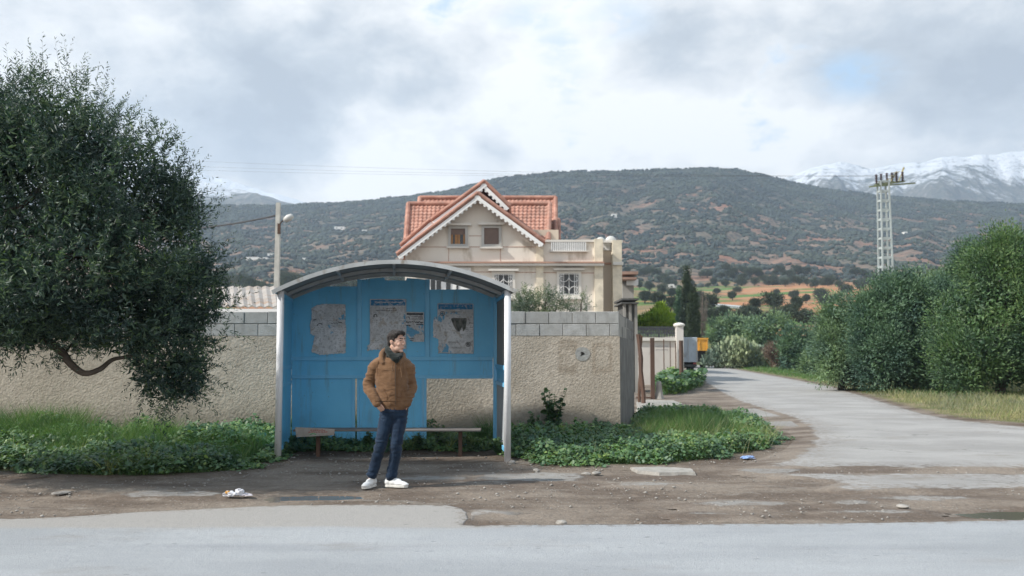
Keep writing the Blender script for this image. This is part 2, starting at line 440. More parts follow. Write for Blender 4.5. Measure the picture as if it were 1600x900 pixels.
slab('main_road_bed', [(-80, -14, 0), (80, -14, 0), (80, 3.6, 0), (-80, 3.6, 0)], M_road, -.05, .006, amp=0)
sheet('side_road', G((1196, 731), (1236, 717), (1262, 700), (1270, 686), (1262, 668), (1238, 653), (1196, 641), (1160, 630), (1130, 616), (1106, 601), (1088, 586), (1066, 574), (1050, 567.5), (1084, 567), (1110, 570), (1150, 577.5), (1200, 586), (1250, 595),
                    (1300, 605), (1350, 619), (1400, 635), (1440, 646), (1480, 655), (1540, 662), (1600, 668), (1750, 684), (2100, 700), (2100, 733), (1600, 733), (1400, 732)),
     M_side, .016, rim=.5)
sheet('side_road_edge', G((1200, 741), (1400, 741), (1600, 741), (2100, 742), (2100, 758), (1700, 764), (1600, 765), (1500, 768), (1400, 766), (1330, 769), (1292, 765), (1316, 757), (1290, 751), (1262, 749), (1232, 745)),
     M_side, .013, rim=.18, dx=.07, ky=.004)
rs = random.Random(3)
for i, (a, b, c_, d_) in enumerate(((1195, 645, 75, 7), (1275, 652, 50, 6), (1225, 662, 55, 5), (1440, 779, 100, 4), (1150, 787, 80, 5), (1330, 786, 40, 4), (830, 747, 110, 8), (680, 748, 60, 4), (1010, 757, 60, 4), (1370, 800, 90, 4), (1120, 803, 60, 3), (260, 772, 90, 6), (1205, 736, 60, 5))):
    pts = []
    for k in range(14):
        t_ = 2 * math.pi * k / 14; rr = .75 + rs.random() * .4
        pts.append(gp(a + c_ * rr * math.cos(t_), b + d_ * rr * math.sin(t_)))
    sheet('worn_asphalt', pts, M_worn, .006, rim=.2, dx=.08, ky=.005)
# dark wet hollow past the end of the paved lip
M_mud = asphalt_mat('wet_mud', (.045, .042, .04), (.10, .088, .075), crack=False, soft=.10, wear=.5)
sheet('mud_hollow', G((728, 797), (760, 795), (800, 799), (845, 803), (800, 806), (770, 803), (742, 806), (738, 816), (731, 818)), M_mud, .002, rim=.12, dx=.04, ky=.003)
# shallow puddle
M_water, t, p, o = newmat('puddle_water'); p.inputs['Base Color'].default_value = (.09, .08, .068, 1); p.inputs['Roughness'].default_value = .12
bump(t, p, t.noise(objco(t), 12, 2), .05, .01)
slab('puddle', G((400, 780), (440, 768), (500, 765), (560, 768), (570, 778), (520, 784), (440, 785)), M_water, -.1, -.026, amp=.03, step=.1, seed=44, taper=0)
slab('puddle', G((1480, 797), (1560, 788), (1700, 786), (1760, 800), (1700, 812), (1560, 811)), M_water, -.1, -.030, amp=.03, step=.1, seed=45, taper=0)

# vegetated soil under the verges
def soil_mat(name, lo, hi, sc_, soft):
    mt, t, p, o = newmat(name); co = objco(t); c = t.mix(t.sm(t.noise(co, sc_, 6, .65), .4, .6), lo, hi)
    dc, dr, dh = dirt_nodes(t, co); at_ = t.n('ShaderNodeAttribute', attribute_name='sd')
    f = t.sm(t.m('ADD', at_.outputs['Fac'], t.m('MULTIPLY', t.m('SUBTRACT', t.noise(co, 2.4, 8, .72), .5), soft * 3)), 0, soft)
    t.put(p.inputs['Base Color'], t.mix(f, dc, c)); p.inputs['Roughness'].default_value = .95; p.inputs['Specular IOR Level'].default_value = .1
    bump(t, p, t.noise(co, 25, 6, .7), .8, .06); return mt
M_soil = soil_mat('verge_soil', (.045, .070, .028), (.09, .082, .055), 3, .25)
M_dryg = soil_mat('dry_verge_soil', (.13, .14, .06), (.25, .21, .13), .8, .4)
WALL_Y = 15.3
wy = WALL_Y
verge_left = [(-14, wy, 0), (-14, gp(-300, 738).y, 0)] + G((-300, 738), (0, 738), (90, 744), (190, 747), (290, 743), (360, 738), (410, 728), (436, 716), (470, 708), (600, 706), (770, 708)) + [(-.2, wy, 0)]
verge_right = G((772, 712), (800, 717), (826, 723), (880, 732), (960, 729), (1040, 728), (1100, 722), (1165, 712), (1208, 702), (1224, 689), (1215, 676), (1185, 664), (1130, 654), (1060, 650), (1010, 650)) + [(2.75, 21.0, 0), (1.9, wy, 0), (-.3, wy, 0)]
verge_gate = G((1005, 640), (1060, 640), (1080, 630), (1066, 618), (1090, 612), (1096, 604), (1064, 600), (1000, 616))
verge_gate = G((1026, 618), (1070, 616), (1092, 606), (1098, 600), (1070, 598), (1040, 602), (1020, 608))
sheet('verge_soil', verge_left, M_soil, .010, rim=.3)
sheet('verge_soil', verge_right, M_soil, .0105, rim=.3)
verge_road = G((1086, 565.5), (1110, 569), (1150, 576.5), (1200, 585), (1250, 594), (1300, 604), (1350, 617), (1400, 632), (1450, 645), (1490, 653), (1560, 660), (1640, 668), (2000, 690)) + [(60, 12, 0), (90, 30, 0), (90, 80, 0), (40, 105, 0)]
sheet('dry_verge', verge_road, M_dryg, .020, rim=.3, dx=.2)

# concrete slab and loose stones at the edge of the weeds
M_conc = paint('pale_concrete', (.30, .285, .26), .85, .15, 5, dirt=(.2, .19, .17), dirt_amt=.35, dscale=9, bmp=.5, bscale=50, spec=.2)
o = slab('concrete_slab', G((985, 732), (1030, 731), (1078, 734), (1086, 740), (1030, 741), (996, 738)), M_conc, -.05, .020, kind=None, amp=.09, step=.05, seed=60)
tag(o, 'pale broken concrete slab lying flat at the front edge of the weeds', 'slab')
def rock(name, c, s, mt, seed, label, cat='stone', group=None):
    bm = bmesh.new(); bmesh.ops.create_icosphere(bm, subdivisions=3, radius=1)
    P = np.array([v.co[:] for v in bm.verts]); n_ = .75 + .5 * fbm(P * 1.3 + seed * 3.1, 3, seed)
    for v, k in zip(bm.verts, n_): v.co = Vector((v.co.x * s[0] * k, v.co.y * s[1] * k, v.co.z * s[2] * k))
    me = bpy.data.meshes.new(name); bm.to_mesh(me); bm.free()
    o = link(name, me, mt); o.location = c; tag(o, label, cat, group); o.rotation_euler.z = seed; return o
M_stone = paint('pale_stone', (.27, .255, .235), .9, .25, 12, bmp=.5, bscale=40, spec=.2)
for i, (x, y, s, lb) in enumerate(((95, 772, (.10, .06, .02), 'flat pale stone in the dirt at far left before the olive tree'),
        (838, 737, (.055, .04, .03), 'small grey stone below the white right shelter post'),
        (916, 742, (.06, .04, .025), 'grey stone left of the paler one before the weeds'), (932, 741, (.08, .05, .025), 'flattish pale stone lying before the weeds'),
        (1410, 793, (.07, .05, .02), 'pale stone in the mud beyond the main road on the right'),
        (877, 819, (.05, .035, .03), 'pale lump of stone on the edge of the main road'),
        (800, 724, (.05, .04, .035), 'rounded pale stone at the foot of the right shelter post'))):
    g_ = gp(x, y); rock('stone', (g_.x, g_.y, .012), s, M_stone, i + 1, lb)
# loose gravel: nobody could count it
def gravel():
    bm = bmesh.new(); bmesh.ops.create_icosphere(bm, subdivisions=1, radius=1); bv = np.array([v.co[:] for v in bm.verts]); bf = np.array([[v.index for v in f.verts] for f in bm.faces]); bm.free()
    N = 5200; X = rng.uniform(-9, 14, N); Y = rng.uniform(7.9, 14, N)
    k = fbm(np.stack([X * .7, Y * 1.5, X * 0], -1), 3, 9) > .47
    X, Y = X[k], Y[k]
    # keep off the verges and off the side road
    keep = ~inpoly(X, Y, verge_left) & ~inpoly(X, Y, verge_right)
    X, Y = X[keep], Y[keep]; n = len(X)
    S = .006 + .013 * rng.random(n) ** 3
    V = bv[None] * S[:, None, None] * rng.uniform(.6, 1.3, (n, 12, 1)) * np.array([1.2, 1, .7]) + np.stack([X, Y, X * 0 + .004], -1)[:, None]
    T = bf[None] + (np.arange(n) * 12)[:, None, None]
    tag(np_mesh('gravel', V.reshape(-1, 3), T.reshape(-1, 3), M_stone), 'loose pale gravel strewn over the dirt shoulder', 'gravel', kind='stuff')
gravel()

# ------------------------------------------------------------------ hills
def interp(pts, x): return np.interp(x, [p[0] for p in pts], [p[1] for p in pts])
def elev(py):   # tan of elevation for pixels of the centre column
    v = (450 - np.asarray(py, float)) / F
    return (math.sin(TH) + v * math.cos(TH)) / (math.cos(TH) - v * math.sin(TH))
RIDGE = [(-900, 330), (-300, 330), (0, 325), (200, 322), (330, 321), (440, 321), (500, 317), (570, 313), (640, 306), (700, 297), (760, 283), (800, 276), (850, 270), (930, 267), (1000, 266), (1060, 264), (1110, 262),
         (1160, 265), (1200, 274), (1240, 284), (1300, 296), (1360, 303), (1430, 309), (1500, 314), (1600, 318), (1800, 322), (2400, 330)]
LOW = [(0, 150), (1, 1)]
HY = np.array([112, 125, 140, 160, 200, 260, 340, 420, 480])
def hill_height(U, Y):
    """U = x/Y; height of the land"""
    px = 800 + U * F
    er = elev(interp(RIDGE, px))
    # valley floor: rises slowly to y = 446 at 480 m
    zlow = np.interp(Y, [105, 115, 135, 160, 200, 260, 340, 480], [0.0, .4, 3.6, 6.2, 9.3, 14.5, 22.0, 37.0])
    zlow = zlow + np.clip((Y - 110) / 60, 0, 1) * (fbm(np.stack([U * Y / 45, Y / 28, U * 0], -1), 4, 11) - .5) * 5.0
    yr = 1250 + 150 * (vnoise(np.stack([px / 260, px * 0, px * 0], -1), 5) - .5)
    t_ = np.clip((Y - 480) / (yr - 480), 0, 1)
    e0 = 37.0 / 480
    prof = t_ ** .8
    e_ = e0 + (er - e0) * prof
    zh = CAMZ + e_ * Y
    gul = fbm(np.stack([px / 42 + 3 * fbm(np.stack([px / 200, Y / 300, px * 0], -1), 2, 8), Y / 260, px * 0], -1), 4, 21) - .5
    zh = zh + gul * 20 * np.sin(np.pi * np.clip(t_, 0, 1))
    zh = zh + (fbm(np.stack([U * Y / 30, Y / 30, U * 0], -1), 3, 31) - .5) * 4 * np.clip(t_ * 6, 0, 1)
    back = np.clip((Y - yr) / 600, 0, 1)
    zh = zh - back ** 1.3 * 320
    return np.where(Y < 480, zlow, zh)
def fan(name, hf, pxs, ys, mt, kind='structure'):
    U = (np.asarray(pxs) - 800) / F
    UU, YY = np.meshgrid(U, ys)
    ZZ = hf(UU, YY)
    V = np.stack([UU * YY, YY, ZZ], -1).reshape(-1, 3)
    ny, nx = UU.shape; a = (np.arange(ny - 1)[:, None] * nx + np.arange(nx - 1)[None]).ravel()
    T = np.stack([a, a + 1, a + nx + 1, a + nx], -1)
    return tag(np_mesh(name, V, T, mt, smooth=True), kind=kind)
mt, t, p, o = newmat('hill_land'); M_hill = mt; co = objco(t); x = t.xyz(co)
w1 = t.vm('ADD', co, t.vm('SCALE', t.noise(co, .02, 3, col=True), 40))
n_ = t.noise(co, .034, 8, .75); n2_ = t.noise(co, .09, 7, .75)
soil = t.mix(t.sm(n_, .4, .6), (.235, .12, .085), (.22, .165, .13))
soil = t.mix(t.sm(t.noise(co, .010, 6, .65), .42, .60), soil, (.15, .13, .105))
scrub = t.mix(t.sm(t.noise(co, .2, 4), .4, .6), (.030, .045, .042), (.052, .066, .056))
h_t = t.sm(x[2], 60, 260, -.05, .20)
cov = t.sm(t.m('ADD', t.m('ADD', t.m('MULTIPLY', n2_, .7), t.m('MULTIPLY', n_, .5)), h_t), .60, .76)
far = t.mix(t.m('MULTIPLY', cov, .9), soil, scrub)
bsh = t.sm(t.voro(co, .13), .46, .36); bsh2 = t.sm(t.voro(co, .3), .4, .3)
far = t.mix(t.m('MULTIPLY', t.m('MAXIMUM', t.m('MULTIPLY', bsh, .9), t.m('MULTIPLY', bsh2, .5)), t.sm(cov, 0, 1, .7, 1)), far, t.mix(1.0, scrub, (.8, .8, .85), 'MULTIPLY'))
rk = t.m('MULTIPLY', t.sm(t.noise(co, .16, 6, .75), .58, .66), .5)
far = t.mix(rk, far, (.27, .25, .22))
# cultivated valley floor: red earth terraces and green plots
wv = t.noise(t.vm('MULTIPLY', co, (.010, .035, 0)), 1.0, 4, .5)
plot = t.mix(t.sm(wv, .48, .54), (.38, .185, .10), (.19, .15, .085))
plot = t.mix(t.sm(t.noise(co, .15, 6, .7), .45, .7, 0, .7), plot, (.36, .27, .17))
grn = t.m('MULTIPLY', t.sm(t.noise(t.vm('MULTIPLY', co, (.012, .04, 0)), 1.3, 3), .50, .56), 1.0)
plot = t.mix(grn, plot, (.10, .17, .055))
c = t.mix(t.sm(t.m('ADD', x[1], t.m('MULTIPLY', t.m('SUBTRACT', n2_, .5), 120)), 455, 500), plot, far)
c = t.mix(t.sm(x[1], 150, 125), c, (.12, .13, .06))
t.put(p.inputs['Base Color'], c); p.inputs['Roughness'].default_value = 1; p.inputs['Specular IOR Level'].default_value = .05
bump(t, p, t.noise(co, .10, 8, .7), .8, 2.0)
ys = np.concatenate([np.linspace(104, 170, 34), np.linspace(174, 480, 80), np.linspace(486, 1500, 190), np.linspace(1520, 1690, 8)])
fan('hills', hill_height, np.linspace(-900, 2500, 520), ys, M_hill)

def snow_mat(name, s0, s1, amt):
    mt, t, p, o = newmat(name); co = objco(t); x = t.xyz(co)
    a = t.noise(t.vm('MULTIPLY', co, (1, 1, 2.2)), .0042, 10, .68); b = t.noise(co, .03, 9, .8)
    hgt = t.sm(x[2], s0, s1, 0, 1)
    s_ = t.m('ADD', t.m('ADD', t.m('MULTIPLY', a, .65), t.m('MULTIPLY', b, .60)), t.m('MULTIPLY', hgt, amt))
    c = t.mix(t.sm(s_, .82, .93), t.mix(t.sm(b, .4, .6), (.07, .085, .085), (.17, .165, .15)), (.68, .71, .76))
    t.put(p.inputs['Base Color'], c); p.inputs['Roughness'].default_value = .9
    bump(t, p, t.m('ADD', t.noise(co, .012, 8, .7), t.m('MULTIPLY', a, 3)), 1.0, 22)
    return mt
RR = [(1000, 330), (1150, 300), (1200, 288), (1228, 279), (1250, 270), (1275, 261), (1300, 255), (1330, 253), (1352, 260), (1370, 262), (1400, 258), (1440, 254), (1480, 246), (1520, 243), (1560, 240), (1600, 236), (1750, 225), (2000, 232), (2600, 300)]
RL = [(-900, 250), (-300, 225), (0, 215), (150, 240), (230, 252), (300, 268), (340, 278), (380, 291), (420, 301), (450, 309), (480, 318), (540, 330), (800, 345)]
RL2 = [(-900, 300), (-200, 268), (200, 270), (300, 281), (330, 287), (360, 293), (400, 304), (440, 313), (475, 322), (520, 332), (700, 345)]
def mk(ridge, y0, y1, amp, seed, base=300):
    def f(U, Y):
        px = 800 + U * F; er = elev(interp(ridge, px)); e0 = elev(330)
        er = er + (fbm(np.stack([px / 22, px * 0, px * 0], -1), 4, seed) - .5) * .006
        t_ = np.clip((Y - y0) / (y1 - y0), 0, 1); z = CAMZ + (e0 * .8 + (er - e0 * .8) * t_ ** .9) * Y
        g = fbm(np.stack([px / 60 + Y / 900, Y / 700, px * 0], -1), 5, seed + 3) - .5
        z = z + g * amp * np.sin(np.pi * t_)
        return z - np.clip((Y - y1) / 500, 0, 1) * 450
    return f
fan('snowy_mountain', mk(RR, 1750, 2400, 260, 61), np.linspace(950, 2600, 330), np.linspace(1700, 2900, 120), snow_mat('snow_and_rock', 240, 560, .34))
fan('snowy_mountain', mk(RL, 2300, 2750, 120, 71), np.linspace(-900, 800, 260), np.linspace(2250, 3050, 70), snow_mat('deep_snow', 150, 400, 1.0))
fan('mountain_foot', mk(RL2, 1700, 2150, 110, 81), np.linspace(-900, 700, 260), np.linspace(1650, 2280, 70), snow_mat('thin_snow', 300, 440, .42))

def ground_z(X, Y):
    X = np.asarray(X, float); Y = np.asarray(Y, float)
    return np.where(Y < 105, 0, hill_height(X / Y, Y))
# scrub bushes on the slopes, one mass nobody could count
def hill_scrub():
    bm = bmesh.new(); bmesh.ops.create_icosphere(bm, subdivisions=1, radius=1); bv = np.array([v.co[:] for v in bm.verts]); bf = np.array([[v.index for v in f.verts] for f in bm.faces]); bm.free()
    N = 130000; px = rng.uniform(240, 1680, N); Y = 470 + (1330 - 470) * rng.random(N) ** .75
    U = (px - 800) / F; X = U * Y
    k = fbm(np.stack([X / 13, Y / 18, X * 0], -1), 3, 91) + .10 * np.clip((Y - 500) / 800, 0, 1) > (.39 + .25 * rng.random(N))
    X, Y = X[k], Y[k]; n = len(X); Z = ground_z(X, Y)
    S = (.7 + 1.5 * rng.random(n) ** 1.8)
    V = bv[None] * S[:, None, None] * rng.uniform(.65, 1.3, (n, 12, 1)) * np.array([1.1, 1.1, .85]) + np.stack([X, Y, Z + S * .35], -1)[:, None]
    T = bf[None] + (np.arange(n) * 12)[:, None, None]
    mt = leafmat('scrub_leaves', [(.018, .030, .030), (.028, .042, .040), (.042, .058, .052), (.022, .035, .035)], .9, 0.0, .02)
    tag(np_mesh('hillside_scrub', V.reshape(-1, 3), T.reshape(-1, 3), mt), 'dark scrub bushes scattered over the long red hillside', 'scrub', kind='stuff')
hill_scrub()

# ------------------------------------------------------------------ air
hb = MB().box((-3000, -60, -1.2), (3600, 3100, 690)).build('haze', None)
hb['kind'] = 'stuff'
mt = bpy.data.materials.new('air'); mt.use_nodes = True; mt.node_tree.nodes.clear(); t = NT(mt.node_tree)
o = t.n('ShaderNodeOutputMaterial'); pv = t.n('ShaderNodeVolumePrincipled')
pv.inputs['Color'].default_value = (.66, .81, 1.0, 1); pv.inputs['Density'].default_value = .00022; pv.inputs['Anisotropy'].default_value = .2
mt.node_tree.links.new(pv.outputs[0], o.inputs['Volume']); hb.data.materials.append(mt)
# ------------------------------------------------------------------ boundary wall
def plaster_mat():
    mt, t, p, o = newmat('rough_plaster'); co = objco(t); x = t.xyz(co)
    n_ = t.noise(co, 1.1, 6, .6)
    c = t.mix(t.sm(n_, .35, .65), (.42, .37, .305), (.52, .46, .385))
    c = t.mix(t.sm(t.noise(co, 16, 6, .75), .42, .62, 0, .55), c, (.32, .275, .225))
    st = t.sm(t.noise(t.vm('MULTIPLY', co, (2.4, 1, .35)), 1.0, 5, .6), .52, .70)       # rain stains under the blocks
    c = t.mix(t.m('MULTIPLY', t.m('MULTIPLY', st, t.sm(x[2], .9, 1.8)), .5), c, (.20, .165, .125))
    def rect(px0, px1, py0, py1):
        a = at(px0, py1, WALL_Y); b = at(px1, py0, WALL_Y)
        m1 = t.m('MULTIPLY', t.sm(x[0], a.x - .03, a.x + .04), t.sm(x[0], b.x + .03, b.x - .04))
        return t.m('MULTIPLY', m1, t.m('MULTIPLY', t.sm(x[2], a.z - .05, a.z + .06), t.sm(x[2], b.z + .03, b.z - .04)))
    wob = t.sm(t.noise(co, 5, 4), .3, .6)
    c = t.mix(t.m('MULTIPLY', t.m('MULTIPLY', rect(872, 903, 530, 584), wob), .55), c, (.21, .165, .12))
    c = t.mix(t.m('MULTIPLY', t.m('SUBTRACT', rect(925, 957, 536, 583), rect(930, 952, 541, 576), clamp=True), .4), c, (.22, .165, .115))
    p.inputs['Roughness'].default_value = .95; p.inputs['Specular IOR Level'].default_value = .1
    h = t.m('ADD', t.m('MULTIPLY', t.noise(co, 24, 6, .7), 1.2), t.m('MULTIPLY', t.voro(co, 30), .5))
    bump(t, p, h, .55, .018)
    dmp = t.m('MULTIPLY', t.sm(t.m('ADD', x[2], t.m('MULTIPLY', t.noise(co, 1.6, 6, .7), -.9)), .28, -.12), .55)
    c = t.mix(dmp, c, (.17, .155, .125))
    wv = t.vm('ADD', co, t.vm('SCALE', t.noise(co, 2, 5, .6, col=True), .5)); ck = t.m('MULTIPLY', t.sm(t.voro(wv, .45, 'DISTANCE_TO_EDGE'), .006, .001), t.sm(t.noise(co, .5, 2), .54, .60))
    c = t.mix(t.m('MULTIPLY', ck, .5), c, (.12, .10, .08)); t.put(p.inputs['Base Color'], c)
    return mt
M_plaster = plaster_mat()
def block_mat(w_, h_, z0, bias=0.0):
    mt, t, p, o = newmat('concrete_blocks'); co = objco(t); x = t.xyz(co)
    cx = t.m('ADD', x[0], t.m('MULTIPLY', x[1], .981)) if bias else x[0]
    br = t.n('ShaderNodeTexBrick', ins={'Vector': t.comb(cx, t.m('SUBTRACT', x[2], z0), 0)})
    br.inputs['Color1'].default_value = (.255, .25, .238, 1); br.inputs['Color2'].default_value = (.35, .345, .33, 1); br.inputs['Mortar'].default_value = (.16, .155, .15, 1)
    br.inputs['Scale'].default_value = 1; br.inputs['Mortar Size'].default_value = .006; br.inputs['Brick Width'].default_value = w_; br.inputs['Row Height'].default_value = h_
    br.inputs['Mortar Smooth'].default_value = .3; br.inputs['Bias'].default_value = -.1
    c = t.mix(t.sm(t.noise(co, 6, 7, .7), .35, .7, 0, .6), br.outputs[0], (.20, .195, .185))
    c = t.mix(t.sm(t.noise(t.vm('MULTIPLY', co, (2, 1, .6)), 1.6, 5), .55, .7, 0, .4), c, (.14, .13, .12))
    t.put(p.inputs['Base Color'], c); p.inputs['Roughness'].default_value = .95; p.inputs['Specular IOR Level'].default_value = .1
    bump(t, p, t.m('ADD', t.m('MULTIPLY', br.outputs['Fac'], -1.0), t.m('MULTIPLY', t.noise(co, 60, 4, .7), .5)), .8, .012)
    return mt
c0 = at(968, 525, WALL_Y); c1 = at(968, 487, WALL_Y)
zt, zm = c1.z, c0.z; zs = zm + (zt - zm) / 2
xc = c1.x; far_end = at(990, 507, 20.6); xf = far_end.x
bw = (zt - zm) / 2 * 1.93
bwall = empty('boundary_wall', (xc, WALL_Y, 0), 'rough beige plastered wall topped with grey concrete blocks behind the bus shelter', 'wall')
def wall_slab(x0, y0, x1, y1, th, z0, z1, sub=None):
    d = Vector((x1 - x0, y1 - y0, 0)).normalized(); n_ = Vector((-d.y, d.x, 0)) * th
    a = Vector((x0, y0, z0)); b = Vector((x1, y1, z0)); h = Vector((0, 0, z1 - z0))
    return [a, b, b + n_, a + n_, a + h, b + h, b + n_ + h, a + n_ + h]
m = MB(); m.quadbox(wall_slab(-16, WALL_Y, xc, WALL_Y, .22, -.1, zm - .004)); 
MB().quadbox(wall_slab(xc, WALL_Y + .221, xf, 20.6, .21, -.1, zm - .004)).build('side_plaster', paint('shaded_grey_side_plaster', (.17, .165, .155), .95, .2, 3, bmp=.8, bscale=14, spec=.1), bwall)  # grey side plaster, made darker to carry that face's shade in its colour
o = m.build('plaster_wall', M_plaster, bwall)
M_blk = block_mat(bw, (zt - zm) / 2, zm)
# real blocks: every one its own slightly shifted box in one mesh per course run
def courses(x0, y0, x1, y1, seed, part, bm_=None):
    r = random.Random(seed); d = Vector((x1 - x0, y1 - y0, 0)); L = d.length; d.normalize(); nrm = Vector((-d.y, d.x, 0))
    m = MB()
    for row in range(2):
        s = (-bw / 2 if row == 0 else 0.0) ; e_ = L
        pos = L - (bw * .42 if row == 0 else 0)
        cuts = [L]
        q = L - (bw * .40 if row == 0 else bw)
        while q > 0: cuts.append(q); q -= bw
        cuts.append(0)
        for k in range(len(cuts) - 1):
            b_, a_ = cuts[k] - .005, cuts[k+1] + .005
            if b_ - a_ < .03: continue
            off = nrm * (.012 + r.uniform(-.006, .006)); dz = r.uniform(-.004, .004)
            P = [Vector((x0, y0, 0)) + d * a_ + off, Vector((x0, y0, 0)) + d * b_ + off]
            za = (zm if row == 0 else zs + .005) + .002; zb = (zs - .005 if row == 0 else zt) + dz
            P += [P[1] + nrm * .19, P[0] + nrm * .19]
            m.quadbox([Vector((v.x, v.y, za)) for v in P] + [Vector((v.x, v.y, zb)) for v in P])
    mm = m.build(part, bm_ or M_block1, bwall, bevel=.006); return mm
mt, t, p, o = newmat('grey_block'); M_block1 = mt; co = objco(t)
g = t.n('ShaderNodeNewGeometry'); c = t.mix(g.outputs['Random Per Island'], (.34, .34, .33), (.46, .46, .45))
c = t.mix(t.sm(t.noise(co, 7, 7, .7), .35, .7, 0, .7), c, (.28, .28, .265))
c = t.mix(t.sm(t.noise(t.vm('MULTIPLY', co, (3, 1, .5)), 1.1, 6, .7), .55, .72, 0, .5), c, (.13, .125, .115))
t.put(p.inputs['Base Color'], c); p.inputs['Roughness'].default_value = .95; p.inputs['Specular IOR Level'].default_value = .1
bump(t, p, t.noise(co, 70, 5, .75), .7, .012)
M_block2 = paint('shaded_grey_side_blocks', (.19, .185, .175), .95, .2, 5, bmp=.6, bscale=50, spec=.1)  # side blocks darker than the front ones: the shade is put into their colour
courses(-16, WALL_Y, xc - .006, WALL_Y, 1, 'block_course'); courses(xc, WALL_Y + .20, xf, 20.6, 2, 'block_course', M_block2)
m = MB(); m.quadbox(wall_slab(-16, WALL_Y + .03, xc - .03, WALL_Y + .03, .16, zm - .01, zt - .02)); m.quadbox(wall_slab(xc - .03, WALL_Y + .05, xf - .03, 20.58, .14, zm - .01, zt - .02))
m.build('mortar', M_conc, bwall)
# cement patch with a hole
pc = at(910, 553, WALL_Y)
pts = [Vector((pc.x + math.cos(a) * .125 * (1 + .05 * math.sin(3 * a + 1)), WALL_Y - .006, pc.z + math.sin(a) * .125 * (1 + .06 * math.cos(2 * a)))) for a in np.linspace(0, 2 * math.pi, 30)[:-1]]
M_patch = paint('grey_cement_patch', (.33, .33, .315), .9, .15, 14, bmp=.5, bscale=40, spec=.1)
pt = MB().prism(pts, .01).build('cement_patch', M_patch, bwall); pt['label'] = 'round grey cement patch with a small dark hole'
M_black = paint('black_hole', (.012, .011, .01), .9)
hp_ = [(.0, .035), (.03, .0), (-.005, -.02), (-.045, -.035), (-.03, .0), (-.04, .03)]
MB().prism([Vector((pc.x + .01 + a, WALL_Y - .009, pc.z + b)) for a, b in hp_], .004).build('hole', M_black, pt)

# ------------------------------------------------------------------ bus shelter
def worn_paint(name, col, dark, dirtc, rough=.5, amt=.5, streak=True):
    mt, t, p, o = newmat(name); co = objco(t)
    n_ = t.noise(co, 1.3, 5); c = t.mix(t.sm(n_, .3, .7), dark, col)
    s_ = t.noise(t.vm('MULTIPLY', co, (5, 5, .5)) if streak else co, 1.4, 7, .7)
    c = t.mix(t.m('MULTIPLY', t.sm(s_, .50, .72), amt), c, dirtc)
    sp = t.noise(co, 20, 7, .75); c = t.mix(t.sm(sp, .62, .70, 0, .7), c, dirtc)
    c = t.mix(t.sm(t.noise(co, .9, 5, .6), .5, .7, 0, .3), c, t.mix(1.0, c, (.6, .62, .62), 'MULTIPLY'))
    c = t.mix(t.sm(t.voro(co, 7), .07, .03, 0, .5), c, (.09, .045, .025))
    t.put(p.inputs['Base Color'], c); p.inputs['Roughness'].default_value = rough
    bump(t, p, t.noise(co, 9, 4), .15, .02)
    return mt
M_blue = worn_paint('blue_paint', (.15, .53, .82), (.115, .46, .75), (.16, .25, .31), .5, .7)
M_blue2 = worn_paint('blue_paint_rail', (.18, .52, .80), (.14, .46, .73), (.13, .14, .14), .45, .25)
M_white = worn_paint('white_pipe_paint', (.70, .71, .73), (.60, .61, .64), (.38, .34, .29), .4, .35)
M_roof = worn_paint('weathered_roof_sheet', (.30, .30, .30), (.22, .225, .22), (.13, .13, .12), .6, .5, False)
M_rim = paint('grey_roof_rim', (.40, .42, .43), .5, .1, 4, dirt=(.25, .23, .2), dirt_amt=.3)
M_greyp = worn_paint('peeling_side_panel', (.40, .43, .45), (.33, .36, .38), (.10, .16, .22), .7, .7)
FL, FR = gp(434, 719), gp(793, 720.5)
RL_, RR_ = gp(452, 699.5), gp(775.5, 700)
def SP(s, t_, z): return (FL * (1 - s) + FR * s) * (1 - t_) + (RL_ * (1 - s) + RR_ * s) * t_ + Vector((0, 0, z))
def rp(px, py, off=0.0):                 # point of the shelter's rear plane seen at a pixel
    d = ray(px, py); o_ = Vector((0, 0, CAMZ)); n_ = (RR_ - RL_).cross(Vector((0, 0, 1))).normalized()
    t_ = (RL_ - o_).dot(n_) / d.dot(n_); q = o_ + d * t_
    if n_.y > 0: n_ = -n_
    return q + n_ * off
shel = empty('bus_shelter', (FL + FR) / 2, 'blue metal bus shelter with arched grey roof and white front posts', 'bus shelter')
def arch_z(s): q = 2 * s - 1; return 2.40 + .375 * (1 - q * q) if abs(q) < 1.2 else 2.40
# front posts
for s, base in ((0, FL), (1, FR)):
    MB().tube([base + Vector((0, 0, -.1)), base + Vector((0, 0, 2.40))], .048, 20).build('post', M_white, shel, smooth=False, bevel=0).data.polygons.foreach_set('use_smooth', [True] * 22)
# rear posts
bp = [o_ for o_ in shel.children if o_.name.startswith('post')]
for x0, x1, y1 in ((447, 456.5, 700), (770, 779, 700)):
    a = rp(x0, 452); b = rp(x1, 452)
    MB().bar(Vector(((a.x + b.x) / 2, (a.y + b.y) / 2, -.1)), Vector(((a.x + b.x) / 2, (a.y + b.y) / 2, 2.42)), .075, .075).build('post', M_blue2, shel, bevel=.006)
